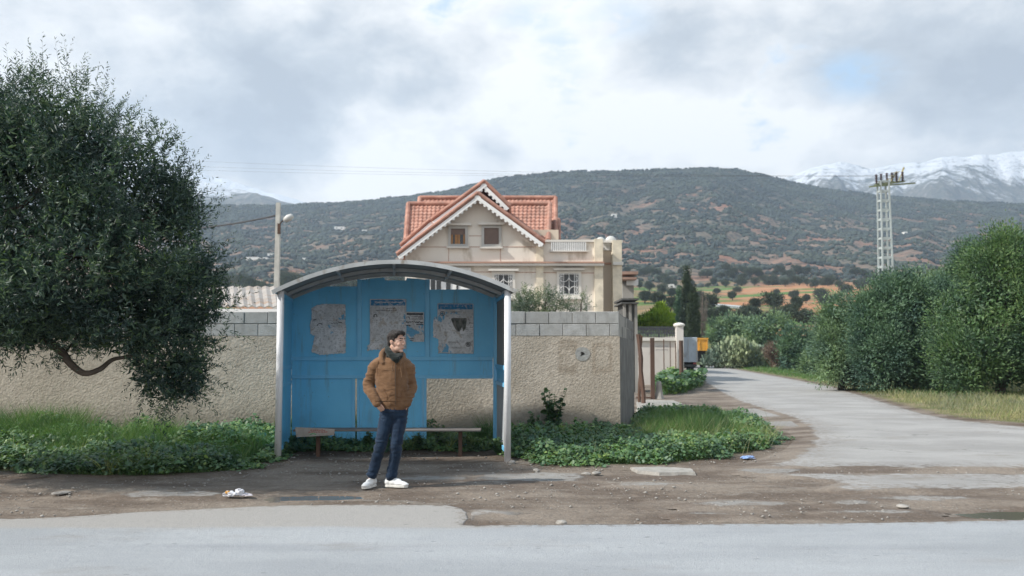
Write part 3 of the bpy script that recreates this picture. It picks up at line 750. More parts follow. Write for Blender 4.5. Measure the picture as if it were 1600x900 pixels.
# roof sheet: corrugated along its depth, plus arches
NS = 60
def roofpt(s, t_, dz=0.0): return SP(s, t_, arch_z(min(max(s, -.045), 1.045)) + dz)
V = []; Fc = []
ss = np.linspace(-.035, 1.035, NS + 1); ts = np.linspace(-.045, 1.06, 45)
for lay in (0, 1):
    for t_ in ts:
        for s in ss: V.append(tuple(roofpt(s, t_, .052 + .010 * math.sin(t_ * 2 * math.pi * 11) - (.008 if lay else 0))))
n1_ = len(ss); nt_ = len(ts); K = n1_ * nt_
for i in range(nt_ - 1):
    for j in range(NS):
        a = i * n1_ + j; Fc.append((a, a + 1, a + n1_ + 1, a + n1_)); Fc.append((K + a, K + a + n1_, K + a + n1_ + 1, K + a + 1))
for j in range(NS):
    Fc.append((j, K + j, K + j + 1, j + 1)); a = (nt_ - 1) * n1_ + j; Fc.append((a, a + 1, K + a + 1, K + a))
for i in range(nt_ - 1):
    a = i * n1_; Fc.append((a, a + n1_, K + a + n1_, K + a)); a += NS; Fc.append((a, K + a, K + a + n1_, a + n1_))
rm = MB(); rm.v = V; rm.f = Fc; roof = rm.build('roof', M_roof, shel, smooth=True)
def arch(t_, w_, h_, dz, nm, mt, s0=-.03, s1=1.03):
    m = MB(); ss_ = np.linspace(s0, s1, 49)
    pts = [roofpt(s, t_, dz) for s in ss_]
    k = len(m.v)
    for i, pnt in enumerate(pts):
        d = (pts[min(i+1, 48)] - pts[max(i-1, 0)]).normalized(); up = Vector((0, -1, 0)).cross(d).normalized()
        if up.z < 0: up = -up
        dv = (RL_ - FL).normalized()
        for a_, b_ in ((-1, -1), (1, -1), (1, 1), (-1, 1)): m.v.append(tuple(pnt + dv * (a_ * w_ / 2) + up * (b_ * h_ / 2)))
    for i in range(48):
        for j in range(4): m.f.append((k+i*4+j, k+i*4+(j+1) % 4, k+(i+1)*4+(j+1) % 4, k+(i+1)*4+j))
    m.f.append((k, k+1, k+2, k+3)); e_ = k + 48 * 4; m.f.append((e_+3, e_+2, e_+1, e_))
    return m.build(nm, mt, shel)
arch(-.05, .035, .058, .036, 'arch_frame', M_rim, -.036, 1.036)
arch(.5, .04, .05, .005, 'arch_frame', M_rim); arch(1.0, .05, .05, .003, 'arch_frame', M_rim)
for s in (.0, .25, .5, .75, 1.0):
    MB().bar(roofpt(s, -.03, .012), roofpt(s, 1.03, .012), .04, .035).build('purlin', M_rim, shel)
# rear panels
def rpanel(name, x0, x1, y0, y1, mt, off=0.0, th=.012, top=None, bev=0.0):
    if top is None: P = [rp(x0, y1, off), rp(x1, y1, off), rp(x1, y0, off), rp(x0, y0, off)]
    else: P = [rp(x0, y1, off), rp(x1, y1, off)] + [rp(a, b, off) for a, b in top]
    n_ = Vector((0, 1, 0)); return MB().prism(P, th, n_).build(name, mt, shel, bevel=bev)
def archpy(px):    # pixel height of the underside of the rear arch at px
    q = rp(px, 500); s = (q - RL_).dot((RR_ - RL_).normalized()) / (RR_ - RL_).length
    z = arch_z(s) - .03; Yq = q.y
    lo, hi = 380, 500
    for _ in range(30):
        mid = (lo + hi) / 2
        if rp(px, mid).z > z: lo = mid
        else: hi = mid
    return lo
rpanel('back_panel', 456, 559, 447, 559, M_blue, top=[(559, 447.5), (505, 447.5), (470, 452), (456, 457)])
rpanel('back_panel', 565, 665, 430, 559, M_blue, top=[(665, archpy(665) + 1)] + [(x_, archpy(x_) + 1) for x_ in (650, 636)] + [(634, archpy(634) + 5), (602, archpy(602) + 5), (600, archpy(600) + 1)] + [(x_, archpy(x_) + 1) for x_ in (590, 580, 565)])
rpanel('back_panel', 671, 771, 452, 559, M_blue, top=[(771, 463), (752, 454.5), (738, 452), (671, 452.5)])
rpanel('back_panel', 456, 770, 563, 587, M_blue, off=.003)
rpanel('back_panel', 456, 551, 591, 694, M_blue)
rpanel('back_panel', 561.5, 658, 591, 692, M_blue)
for x0, x1 in ((558.5, 565.5), (664.5, 671.5)):
    xm = (x0 + x1) / 2
    rpanel('mullion', x0, x1, archpy(xm), 560, M_blue2, off=.028, th=.05, bev=.004)
for y0, y1 in ((557.5, 563.5), (586, 591.5)): rpanel('rail', 456, 770, y0, y1, M_blue2, off=.03, th=.05, bev=.004)
for x0, x1 in ((550.5, 555), (558, 562), (658, 661), (661.5, 666.5)): rpanel('mullion', x0, x1, 591.5, 697, M_blue2, off=.02, th=.035, bev=.003)
rpanel('rail', 456, 551, 692, 698, M_blue2, off=.02, th=.035); rpanel('rail', 562, 666, 692, 697, M_blue2, off=.02, th=.035); rpanel('rail', 668, 770, 693, 697.5, M_blue2, off=.02, th=.035)
# side panels
def sidepanel(name, s, t0, t1, z0, z1, mt, ox=0.0, th=.012):
    a = SP(s, t0, z0); b = SP(s, t1, z0); c_ = SP(s, t1, z1); d = SP(s, t0, z1); O = Vector((ox, 0, 0))
    return MB().prism([a + O, b + O, c_ + O, d + O], th, Vector((1, 0, 0))).build(name, mt, shel)
sidepanel('side_panel', 0, .04, 1.03, .12, 2.36, M_blue, .0)
for z0, z1 in ((1.27, 1.335), (1.02, 1.08), (.10, .16), (2.33, 2.38)):
    sidepanel('side_rail', 0, .03, .98, z0, z1, M_blue2, -.01, .035); sidepanel('side_rail', 1, .03, .98, z0, z1, M_blue2, -.02, .035)
sp = sidepanel('side_panel', 1, .06, .97, .12, 1.02, M_greyp); sp['label'] = 'peeling grey lower side panel'
sidepanel('side_panel', 1, .06, .97, 1.08, 1.27, M_blue)
M_board = worn_paint('dirty_side_board', (.28, .27, .25), (.21, .2, .19), (.10, .12, .14), .8, .6)
sp = sidepanel('side_panel', 1, .06, .97, 1.335, 2.33, M_board); sp['label'] = 'dirty grey brown upper side panel'

# bench inside
M_bench = worn_paint('weathered_bench', (.17, .155, .15), (.12, .11, .105), (.08, .075, .07), .7, .5)
M_rust = worn_paint('rusty_steel', (.12, .062, .038), (.075, .045, .032), (.05, .04, .035), .85, .6)
a = gp(497, 712); b = gp(719, 712.5)
bench = empty('bench', (a + b) / 2, 'long narrow dark bench on two steel legs inside the bus shelter', 'bench')
by = a.y; A = at(462, 669.5, by); B = at(752, 671, by)
MB().box((A.x, by - .17, A.z - .03), (B.x, by + .17, A.z)).build('seat', M_bench, bench, bevel=.008)
for q in (a, b):
    MB().box((q.x - .028, by - .03, -.05), (q.x + .028, by + .03, A.z - .046)).build('leg', M_rust, bench, bevel=.004)
# board hanging over the left end of the bench
mt, t, p, o = newmat('printed_cardboard'); co = objco(t); x = t.xyz(co)
c = t.mix(t.sm(t.noise(co, 8, 6), .35, .65), (.27, .24, .21), (.37, .335, .30))
t.put(p.inputs['Base Color'], c); p.inputs['Roughness'].default_value = .9; bump(t, p, t.noise(co, 15, 5), .3, .01); M_card = mt
yb = by - .19
P = [at(463, 683, yb), at(522, 680, yb), at(523, 670.5, yb), at(461, 667.5, yb)]
cb = MB().prism(P, .012).build('cardboard_sheet', M_card); tag(cb, 'flattened cardboard sheet with red print over the left end of the bench', 'cardboard')
M_red = paint('red_print', (.30, .07, .06), .8, .3, 30)
def strokes(name, pts_lists, mt, parent, r_=.004):
    m = MB()
    for L in pts_lists:
        for i in range(len(L) - 1): m.bar(L[i], L[i+1], r_ * 2, .002, up=(0, 1, 0))
    return m.build(name, mt, parent)
sr = random.Random(12); LL = []
for row, (y_, xs0, xs1) in enumerate(((672.6, 485, 507), (675.4, 482, 511))):
    x_ = xs0
    while x_ < xs1:
        x2 = x_ + sr.uniform(1.5, 4); LL.append([at(x_, y_ + sr.uniform(-.5, .5), yb - .003), at((x_ + x2) / 2, y_ - sr.uniform(.3, 1.3), yb - .003), at(x2, y_, yb - .003)]); x_ = x2 + 1
strokes('red_print', LL, M_red, cb, .006)
M_green = paint('green_print', (.12, .28, .14), .8, .3, 30)
strokes('green_print', [[at(484, 679, yb - .003), at(489, 677.2, yb - .003), at(494, 679, yb - .003)]], M_green, cb, .008)

# posters
def poster(name, label, outline, paper, seed, ring=None, marks=(), border=None, header=None, off=.020):
    r = random.Random(seed); pts = []
    n = len(outline)
    for i in range(n):
        a, b = outline[i], outline[(i+1) % n]; L = math.hypot(b[0]-a[0], b[1]-a[1]); k = max(1, int(L / 2.2))
        for j in range(k):
            f = j / k; jit = .8 if outline[i][2] else .12
            pts.append((a[0] + (b[0]-a[0]) * f + r.uniform(-jit, jit), a[1] + (b[1]-a[1]) * f + r.uniform(-jit, jit)))
    P = [rp(x_, y_, off) for x_, y_ in pts]
    bm = bmesh.new(); fr = [bm.verts.new(q) for q in P]; bk = [bm.verts.new(q + Vector((0, .003, 0))) for q in P]
    f = bm.faces.new(fr); f.normal_update()
    for i in range(len(P)): bm.faces.new((fr[i], bk[i], bk[(i+1) % len(P)], fr[(i+1) % len(P)]))
    bmesh.ops.triangulate(bm, faces=[f], ngon_method='EAR_CLIP'); bmesh.ops.recalc_face_normals(bm, faces=bm.faces)
    me = bpy.data.meshes.new(name); bm.to_mesh(me); bm.free()
    o = link(name, me, paper); tag(o, label, 'poster', 'torn posters on the blue shelter panels'); return o
def paper_mat(name, seed, blue_top=None, wash=.5):
    mt, t, p, o = newmat(name); co = t.vm('ADD', objco(t), (seed * 3.7, 0, seed * 1.3)); x = t.xyz(objco(t))
    c = t.mix(t.sm(t.noise(co, 4, 7, .65), .35, .65), (.48, .50, .52), (.68, .70, .73))
    c = t.mix(t.sm(t.noise(co, 9, 6, .7), .55, .62, 0, .75), c, (.42, .375, .33))
    c = t.mix(t.sm(t.noise(co, 30, 6, .75), .50, .62, 0, .65), c, (.20, .22, .25))
    tear = t.sm(t.noise(t.vm('MULTIPLY', co, (1, 1, .8)), 3.3, 7, .62),   .575, .595)
    c = t.mix(t.m('MULTIPLY', tear, .9), c, (.10, .34, .56))
    # rows of faded tiny print
    row = t.sm(t.m('SINE', t.m('MULTIPLY', x[2], 210)), .2, .7); wd = t.sm(t.noise(t.vm('MULTIPLY', co, (60, 1, 14)), 1, 2), .5, .58)
    c = t.mix(t.m('MULTIPLY', t.m('MULTIPLY', row, wd), t.sm(t.noise(co, 3, 3), .48, .6, 0, .5)), c, (.10, .11, .13))
    if blue_top: c = t.mix(t.m('MULTIPLY', t.sm(x[2], blue_top - .006, blue_top + .006), t.sm(t.noise(co, 22, 5, .7), .62, .5, .35, 1)), c, (.045, .20, .40))
    t.put(p.inputs['Base Color'], c); p.inputs['Roughness'].default_value = .75; p.inputs['Specular IOR Level'].default_value = .2
    bump(t, p, t.noise(co, 9, 6, .7), .3, .01)
    return mt
M_ink = paint('black_print', (.02, .022, .03), .7); M_pwhite = paint('white_border_print', (.52, .54, .57), .7, .2, 20)
def outline_bar(o, pts, w_, mt, nm, off=.026, closed=False):
    m = MB(); L = [rp(a, b, off) for a, b in pts]
    if closed: L.append(L[0])
    for i in range(len(L) - 1): m.bar(L[i], L[i+1], w_, .002, up=(0, 1, 0))
    return m.build(nm, mt, o)
def arcp(cx, cy, r_, a0, a1, n=12): return [(cx + r_ * math.cos(a0 + (a1 - a0) * i / n), cy - r_ * math.sin(a0 + (a1 - a0) * i / n)) for i in range(n + 1)]
def squiggle(x0, x1, y, amp, seed, gap=1.2):
    r = random.Random(seed); L = []; x_ = x0
    while x_ < x1:
        l = r.uniform(1.2, 3.6); L.append([(x_, y + r.uniform(-amp, amp)), (x_ + l / 3, y - amp * r.random()), (x_ + l * .7, y + amp * r.uniform(-.2, 1)), (x_ + l, y)]); x_ += l + gap * r.random()
    return L
def marks(o, lists, w_, mt=None, nm='print'):
    m = MB()
    for L in lists:
        Q = [rp(a, b, .0265) for a, b in L]
        for i in range(len(Q) - 1): m.bar(Q[i], Q[i+1], w_, .002, up=(0, 1, 0))
    return m.build(nm, mt or M_ink, o)
p1 = poster('poster', 'ragged faded poster torn to pieces on the left blue panel', [(487, 482, 1), (496, 477, 1), (506, 475, 0), (529, 475, 0), (540, 476, 0), (540, 500, 1), (541, 520, 1), (540, 552, 1), (520, 553, 1), (500, 555, 1), (487, 550, 1), (492, 525, 1), (485, 520, 1), (485, 502, 1), (488, 495, 1)], paper_mat('paper', 1), 3)
marks(p1, [arcp(500.5, 510, 4.5, .6, 3.0, 10), [(490, 500), (494.5, 499.5)], [(529, 503.5), (535, 504.5)]], .012, None, 'print'); marks(p1, squiggle(518, 526, 505.5, 1, 5) + squiggle(521, 524, 510, 1, 6), .005)
p2 = poster('poster', 'largest poster, weathered grey with blue header band on the centre panel', [(578.5, 467.5, 0), (635, 467.5, 0), (635, 545, 1), (610, 546, 1), (590, 546, 1), (574, 548, 1), (573, 541, 1), (579, 536, 1)], paper_mat('paper', 2, rp(600, 477.5).z), 4)
outline_bar(p2, [(579, 538), (579, 468), (634.5, 468), (634.5, 500)], .012, M_pwhite, 'print_border')
marks(p2, [arcp(587, 494, 2.6, -.6, 3.8, 10), [(585, 492), (585, 496)]], .011); marks(p2, squiggle(604, 617, 482, 1.2, 8) + squiggle(588, 600, 485, 1, 9, .6) + squiggle(602, 620, 485.5, .8, 10, .6), .006)
marks(p2, squiggle(586, 628, 472.5, 1.2, 11, .5), .010, M_pwhite, 'header_print')
p3 = poster('poster', 'small poster with black print on white stuck beside the centre poster', [(635.5, 487, 0), (662.5, 488, 0), (663, 534, 0), (646, 534, 1), (640, 528, 1), (634.5, 520, 1)], paper_mat('paper', 3), 5)
outline_bar(p3, [(635, 519), (635.5, 487.5), (662.5, 488.3), (662.5, 533)], .007, M_pwhite, 'print_border')
marks(p3, [[(636, 490.6), (661.5, 491)]], .026); marks(p3, [arcp(637.5, 497, 1.8, 0, 3.3, 8), arcp(657.8, 496.6, 3, 0, 6.28, 14), arcp(657.8, 496.6, 1.3, 0, 6.28, 8), [(639, 494), (641, 499)]], .007)
marks(p3, squiggle(643, 654, 495, .6, 15, .4) + squiggle(643, 654, 498.5, .6, 16, .4), .004)
marks(p3, squiggle(634.5, 661, 503.5, 1.1, 17, .3) + squiggle(634.5, 640, 508.5, 1, 18, .3) + squiggle(651, 661, 507, 1, 19, .2), .012); marks(p3, [[(640, 529), (647, 529)], [(641, 532), (646.5, 532)]], .008)
p4 = poster('poster', 'bleached poster with dark square smear on the right blue panel', [(684, 474, 0), (739, 474.5, 0), (740, 552.5, 0), (700, 552.5, 0), (685, 551.5, 1), (684.5, 529, 1), (676.5, 527, 1), (678, 497, 1), (684, 494, 1)], paper_mat('paper', 4, rp(700, 483.5).z), 6)
outline_bar(p4, [(684.3, 508), (684.3, 474.8), (739.3, 475.2), (739.6, 552), (686, 551)], .010, M_pwhite, 'print_border')
marks(p4, [arcp(691.5, 490, 3.4, 0, 6.28, 14), arcp(691.5, 490, 1.4, 0, 6.28, 8), arcp(731.5, 538, 3.4, 0, 6.28, 14), arcp(731.5, 538, 1.5, 0, 6.28, 8), [(729, 541), (734, 541)]], .008)
marks(p4, squiggle(704, 722, 487.5, .8, 20, .4) + squiggle(700, 716, 534.5, .7, 21, .6) + squiggle(707, 718, 543.5, .5, 22, .4) + squiggle(733, 739, 505, 2, 23, .2), .006)
M_smear = paint('dark_smear', (.085, .095, .09), .8, .5, 16, dirt=(.20, .20, .19), dirt_amt=.5, dscale=20)
MB().prism([rp(*q, .0262) for q in ((705, 499), (706, 497), (729, 497), (729.5, 500), (728, 513), (724, 518), (722, 511), (718, 519), (713, 516), (709, 509))], .001).build('print', M_smear, p4)

# ------------------------------------------------------------------ house
HYY = 45.0
M_render = paint('cream_render', (.74, .69, .62), .9, .05, .5, dirt=(.50, .45, .38), dirt_amt=.32, dscale=1.1, spec=.1)
M_render2 = paint('beige_render', (.54, .46, .375), .9, .05, .6, spec=.1)
M_stonec = paint('yellow_stone_cladding', (.68, .61, .49), .85, .15, 2.5, bmp=.3, bscale=6, spec=.1)
M_trim = paint('pale_trim', (.66, .63, .58), .8, .05, 1, spec=.1)
M_pink = paint('pink_band', (.42, .26, .20), .9, .1, 1, spec=.1)
M_fret = paint('white_fretwork', (.80, .80, .79), .7, .04, 1)
M_winf = paint('grey_window_surround', (.42, .41, .39), .8, .08, 1)
M_shut = paint('brown_roller_shutter', (.16, .11, .09), .7, .1, 2)
M_wood = paint('orange_wood', (.35, .17, .06), .6, .15, 2)
M_dark = paint('dark_glass', (.03, .035, .04), .15, .2, 2)
M_iron = paint('painted_iron', (.75, .75, .74), .5, .05, 2)
def tile_mat():
    mt, t, p, o = newmat('terracotta_tiles'); co = objco(t)
    g = t.n('ShaderNodeTexVoronoi', ins={'Vector': t.vm('MULTIPLY', co, (1, 1, 1.6))}); g.inputs['Scale'].default_value = 3.2
    c = t.mix(t.xyz(g.outputs['Color'])[0], (.33, .165, .125), (.47, .27, .21))
    c = t.mix(t.sm(t.noise(co, .8, 6, .65), .45, .68, 0, .6), c, (.25, .16, .13))
    c = t.mix(t.sm(t.noise(co, 7, 3), .45, .7, 0, .5), c, (.32, .145, .105))
    t.put(p.inputs['Base Color'], c); p.inputs['Roughness'].default_value = .85; p.inputs['Specular IOR Level'].default_value = .15; return mt
M_tile = tile_mat()
def tiled(name, A, B, C, D_, parent, cols, rows, th=.07):
    """A bottom left, B bottom right, C top right, D top left; stepped rows of rolled tiles"""
    A, B, C, D_ = map(Vector, (A, B, C, D_)); n_ = (B - A).cross(D_ - A).normalized()
    if n_.z < 0: n_ = -n_
    nu, nv = cols * 4, rows * 3; V = []; Fc = []
    for j in range(nv + 1):
        r_, ph = divmod(j, 3); fv = (r_ + ph / 3 + (.18 if ph == 2 else 0)) / rows
        if j == nv: fv = 1
        hs = (.05, .035, .0)[ph]
        for i in range(nu + 1):
            fu = i / nu; q = (A * (1-fu) + B * fu) * (1-fv) + (D_ * (1-fu) + C * fu) * fv
            V.append(q + n_ * (hs + .035 * (1 if i % 4 in (1, 2) else 0)))
    base = len(V)
    for i in range(nu):
        for j in range(nv): a = j * (nu + 1) + i; Fc.append((a, a + 1, a + nu + 2, a + nu + 1))
    for q in (A, B, C, D_): V.append(q - n_ * th)
    m = MB(); m.v = [tuple(q) for q in V]; m.f = Fc
    m.f += [(base + 3, base + 2, base + 1, base), tuple(list(range(0, nu + 1)) + [base + 1, base]), tuple([nv * (nu + 1) + i for i in range(nu + 1)][::-1] + [base + 3, base + 2]),
            tuple([j * (nu + 1) for j in range(nv + 1)][::-1] + [base, base + 3]), tuple([j * (nu + 1) + nu for j in range(nv + 1)] + [base + 2, base + 1])]
    return m.build(name, M_tile, parent, fix=False)
house = empty('house', (at(850, 500, HYY).x, HYY, 0), 'large cream house with orange tiled gables behind the wall', 'house')
hp = lambda x_, y_, Y_=HYY: at(x_, y_, Y_)
def hbox(name, x0, x1, y0, y1, Ya, Yb, mt, parent=None, bev=0):
    a = hp(x0, y1, Ya); b = hp(x1, y0, Ya); return MB().box((a.x, Ya, a.z), (b.x, Yb, b.z)).build(name, mt, parent or house, bevel=bev)
# gable wall
gz = lambda x_, y_: hp(x_, y_)
g0 = gz(633, 400); g1 = gz(846, 380); gpk = gz(747, 312)
MB().prism([Vector((g0.x, HYY, -.1)), Vector((g1.x, HYY, -.1)), g1, gpk, g0], 9.5).build('wall', M_render, house)
# right wing
a = hp(846, 377); b = hp(942, 377)
MB().box((a.x + .01, HYY + .12, -.1), (b.x, HYY + 9, b.z)).build('wall', M_render, house)
a = hp(940, 377); b = hp(962, 377)
MB().box((a.x - .1, HYY + 1.4, -.1), (b.x + .1, HYY + 8.8, b.z + .0)).build('wall', M_render2, house)
hbox('parapet_cap', 848, 943, 374.5, 378, HYY + .02, HYY + .45, M_trim); hbox('parapet_cap', 942, 973, 375.5, 379, HYY + .9, HYY + 1.3, M_trim)
# pilasters
for x0, x1, y0, Ya in ((838, 849, 384, HYY - .1), (929.5, 942, 373, HYY - .08), (958, 971.5, 375, HYY + .75)):
    a = hp(x0, 500, Ya); b = hp(x1, y0, Ya); MB().box((a.x, Ya, -.1), (b.x, Ya + (.5 if x0 < 950 else 7), b.z)).build('pilaster', M_stonec, house)
# cornice and bands
hbox('cornice', 629, 944, 411, 415, HYY - .28, HYY + .3, M_trim); hbox('cornice', 629, 944, 408.6, 411, HYY - .33, HYY + .3, M_pink); hbox('cornice', 958, 974, 409, 414, HYY + .6, HYY + .74, M_trim); hbox('cornice', 942, 958, 410, 413, HYY + 1.3, HYY + 1.42, M_pink)
for x0, x1, y0, y1 in ((655, 703, 385.4, 386.4), (731, 838, 385.2, 386.2), (700.5, 701.4, 386, 408), (781.5, 782.4, 386, 408), (733, 752, 368, 369), (805, 838, 425, 426), (849, 870, 425.5, 426.5), (908, 930, 426, 427), (738, 768, 424.5, 425.5)):
    hbox('band', x0, x1, y0, y1, HYY - .012 + (.12 if x0 > 846 else 0), HYY + .2, M_pink)
# windows
def window(x0, x1, y0, y1, Yf, kind):
    c0_ = hp(x0, y1, Yf); c1_ = hp(x1, y0, Yf)
    fr = MB(); w_ = .13
    fr.box((c0_.x - w_, Yf - .10, c0_.z - w_), (c0_.x, Yf + .05, c1_.z + w_)).box((c1_.x, Yf - .10, c0_.z - w_), (c1_.x + w_, Yf + .05, c1_.z + w_))
    fr.box((c0_.x, Yf - .10, c0_.z - w_), (c1_.x, Yf + .05, c0_.z)).box((c0_.x, Yf - .10, c1_.z), (c1_.x, Yf + .05, c1_.z + w_))
    win = fr.build('window', M_winf if kind != 'grille' else M_trim, house)
    MB().box((c0_.x - .3, Yf - .24, c1_.z + w_ + .02), (c1_.x + .3, Yf + .02, c1_.z + w_ + .13)).build('hood', M_trim, win)
    MB().box((c0_.x - .2, Yf - .18, c0_.z - w_ - .09), (c1_.x + .2, Yf + .02, c0_.z - w_)).build('sill', M_trim, win)
    if kind == 'shut': MB().box((c0_.x, Yf - .03, c0_.z), (c1_.x, Yf + .02, c1_.z)).build('shutter', M_shut, win)
    elif kind == 'half':
        zm_ = c0_.z + (c1_.z - c0_.z) * .62; MB().box((c0_.x, Yf - .03, zm_), (c1_.x, Yf + .02, c1_.z)).build('shutter', M_shut, win)
        m = MB(); xm = (c0_.x + c1_.x) / 2
        m.box((xm - .16, Yf - .02, c0_.z), (xm - .02, Yf + .0, zm_)).box((xm + .0, Yf - .02, c0_.z), (xm + .1, Yf, zm_)).box((c0_.x, Yf - .02, c0_.z), (c0_.x + .1, Yf, zm_)).box((c1_.x - .1, Yf - .02, c0_.z), (c1_.x, Yf, zm_))
        m.build('sash', M_wood, win); MB().box((c0_.x, Yf - .005, c0_.z), (c1_.x, Yf + .03, zm_)).build('pane', M_dark, win)
    else:
        MB().box((c0_.x, Yf - .005, c0_.z), (c1_.x, Yf + .03, c1_.z)).build('pane', M_dark, win)
        m = MB(); W_ = c1_.x - c0_.x; H_ = c1_.z - c0_.z; y_ = Yf - .09; r_ = .016
        for f in (.04, .13, .22, .78, .87, .96, .5): m.tube([(c0_.x + W_ * f, y_, c0_.z), (c0_.x + W_ * f, y_, c1_.z)], r_, 5)
        for f in (.03, .97): m.tube([(c0_.x, y_, c0_.z + H_ * f), (c1_.x, y_, c0_.z + H_ * f)], r_, 5)
        cx_ = c0_.x + W_ / 2
        for sx in (-1, 1):
            for cz, a0 in ((.30, 0), (.70, 0)):
                pts = []
                for k in range(15):
                    an = k / 14 * 4.6; rr = .30 * W_ * (1 - k / 20)
                    pts.append((cx_ + sx * (.02 + .29 * W_ - rr * math.cos(an)), y_, c0_.z + H_ * cz + (1 if cz < .5 else -1) * (rr * .9 * math.sin(an) - .1 * H_)))
                m.tube(pts, r_, 5)
        m.build('grille', M_iron, win)
window(704.5, 727, 357.5, 381.5, HYY, 'half'); window(756.5, 779.5, 356.5, 382, HYY, 'shut')
window(772.5, 801, 428.5, 462, HYY, 'grille'); window(874, 904, 427.5, 461, HYY + .12, 'grille')
# white terrace doors low on the left
hbox('door_panel', 668, 736, 418, 472, HYY - .06, HYY - .02, M_fret)
m = MB()
for i in range(12): a = hp(702 + i * 2.7, 425, HYY - .1); b = hp(702 + i * 2.7, 418, HYY - .1); m.bar(a, b, .035, .03)
m.build('railing', M_iron, house)
m = MB()
for x0, x1 in ((673, 680), (682, 689), (697, 704), (713, 716)): a = hp(x0, 460, HYY - .08); b = hp(x1, 436, HYY - .08); m.box((a.x, HYY - .09, a.z), (b.x, HYY - .065, b.z))
m.build('door_glass', M_dark, house)
# parapet balustrade
a = hp(862, 391.5); b = hp(915, 378)
MB().box((a.x, HYY + .09, a.z), (b.x, HYY + .115, b.z)).build('balustrade_back', M_winf, house)
m = MB()
for i in range(19): x_ = a.x + (b.x - a.x) * i / 18; m.box((x_ - .03, HYY + .03, a.z), (x_ + .03, HYY + .085, b.z))
m.build('balustrade', M_iron, house); hbox('parapet_sill', 859, 919, 391.5, 393.2, HYY - .02, HYY + .11, M_trim)
a = hp(944, 391, HYY + 1.3); b = hp(957, 380, HYY + 1.3)
m = MB()
for i in range(7): x_ = a.x + (b.x - a.x) * i / 6; m.box((x_ - .03, HYY + 1.3, a.z), (x_ + .03, HYY + 1.36, b.z))
m.build('balustrade', M_iron, house)
# gable roofs: slabs along each rake, running back; fretwork boards on their front edge
def rake(x0, y0, x1, y1, Ya, Yb, thick=.0, cols=10, fret=True, name='roof'):
    """lower end (x0,y0), upper end (x1,y1) in the picture at depth Ya, running back to Yb"""
    lo = at(x0, y0, Ya); hi = at(x1, y1, Ya); lo2 = Vector((lo.x, Yb, lo.z)); hi2 = Vector((hi.x, Yb, hi.z))
    rows = max(3, int((hi - lo).length / .38))
    if lo.x < hi.x: rf = tiled(name, lo2, lo, hi, hi2, house, cols, rows)
    else: rf = tiled(name, lo, lo2, hi2, hi, house, cols, rows)
    m = MB(); m.tube([lo + Vector((0, -.02, .07)), hi + Vector((0, -.02, .07))], .10, 8); m.build('ridge_tile', M_tile, rf)
    if fret:
        d = (hi - lo); L = d.length; d.normalize(); up = Vector((0, 1, 0)).cross(d); up = up if up.z > 0 else -up
        a = lo - up * .16 + Vector((0, -.05, 0)); b = hi - up * .16 + Vector((0, -.05, 0)); m = MB(); m.bar(a, b, .04, .17, up=up)
        n_ = int(L / .26)
        for i in range(n_):
            q = a + d * ((i + .5) * L / n_) - up * .10
            m.lathe(q + Vector((0, .015, 0)), [(.075, -.016), (.075, .016)], 8, 'y')
        m.build('bargeboard', M_fret, rf)
    return rf
rake(620, 399, 747, 303, HYY - .55, HYY + 4.0); rake(851, 379.5, 746, 303, HYY - .56, HYY + 4.0)
rake(625.5, 385, 672, 345, HYY + 1.2, HYY + 5.2, cols=9); rake(674, 345, 757, 284.5, HYY + .9, HYY + 5.6, cols=10); rake(797, 324, 756, 284.5, HYY + .92, HYY + 5.6, cols=10)
# main roofs seen behind
def mainroof(xl0, xr0, yb, Yb, xl1, xr1, yt, Yt):
    rf = tiled('roof', at(xl0, yb, Yb), at(xr0, yb, Yb), at(xr1, yt, Yt), at(xl1, yt, Yt), house, 34, 11)
    A, B, C, D_ = at(xl0, yb, Yb), at(xr0, yb, Yb), at(xr1, yt, Yt), at(xl1, yt, Yt)
    u_ = Vector((0, 0, .1)); MB().tube([A + u_, D_ + u_], .13, 8).tube([B + u_, C + u_], .13, 8).tube([D_ + u_, C + u_], .13, 8).build('ridge_tile', M_tile, rf)
    back = tiled('roof', C + Vector((0, .1, -.0)), D_ + Vector((0, .1, 0)), D_ + Vector((0, (Yt - Yb), A.z - D_.z)), C + Vector((0, (Yt - Yb), A.z - D_.z)), house, 10, 5)
mainroof(634, 857, 378, 46.2, 638, 859, 321, 49.0)
mainroof(650, 868, 376, 48.6, 656, 868, 311.5, 51.4)
mainroof(852, 873, 378, 50.9, 852, 872.5, 346, 52.5)
# gable end wall under the main roof, right
a = at(862, 378, 51); b = at(869, 330, 51)
MB().box((a.x - 3, 46.6, 2), (b.x - .1, 51.0, a.z + .1)).build('wall', M_render2, house)
# satellite dishes on the roof terrace
M_dish = paint('pale_dish', (.50, .50, .48), .5, .06, 2)
for px, py, rr, lb in ((938.5, 378, .27, 'satellite dish on the house terrace, left one behind the corner pillar'), (954.5, 377.5, .31, 'satellite dish on the house terrace, right one above the white slats')):
    q = at(px, py, HYY + 2.2); d = empty('satellite_dish', (q.x, q.y, q.z - rr), lb, 'satellite dish')
    MB().lathe((q.x, q.y, q.z), [(.02, .10), (rr * .5, .07), (rr * .85, .02), (rr, -.04), (rr * .98, -.05), (rr * .8, .0), (rr * .4, .05), (.02, .08)], 20, 'y').build('reflector', M_dish, d, smooth=True)
    MB().tube([(q.x, q.y + .05, q.z - rr - .5), (q.x, q.y + .05, q.z)], .03, 6).build('mast', M_winf, d); MB().tube([(q.x, q.y - .03, q.z - rr), (q.x, q.y - .4, q.z - .05)], .015, 6).build('arm', M_winf, d)

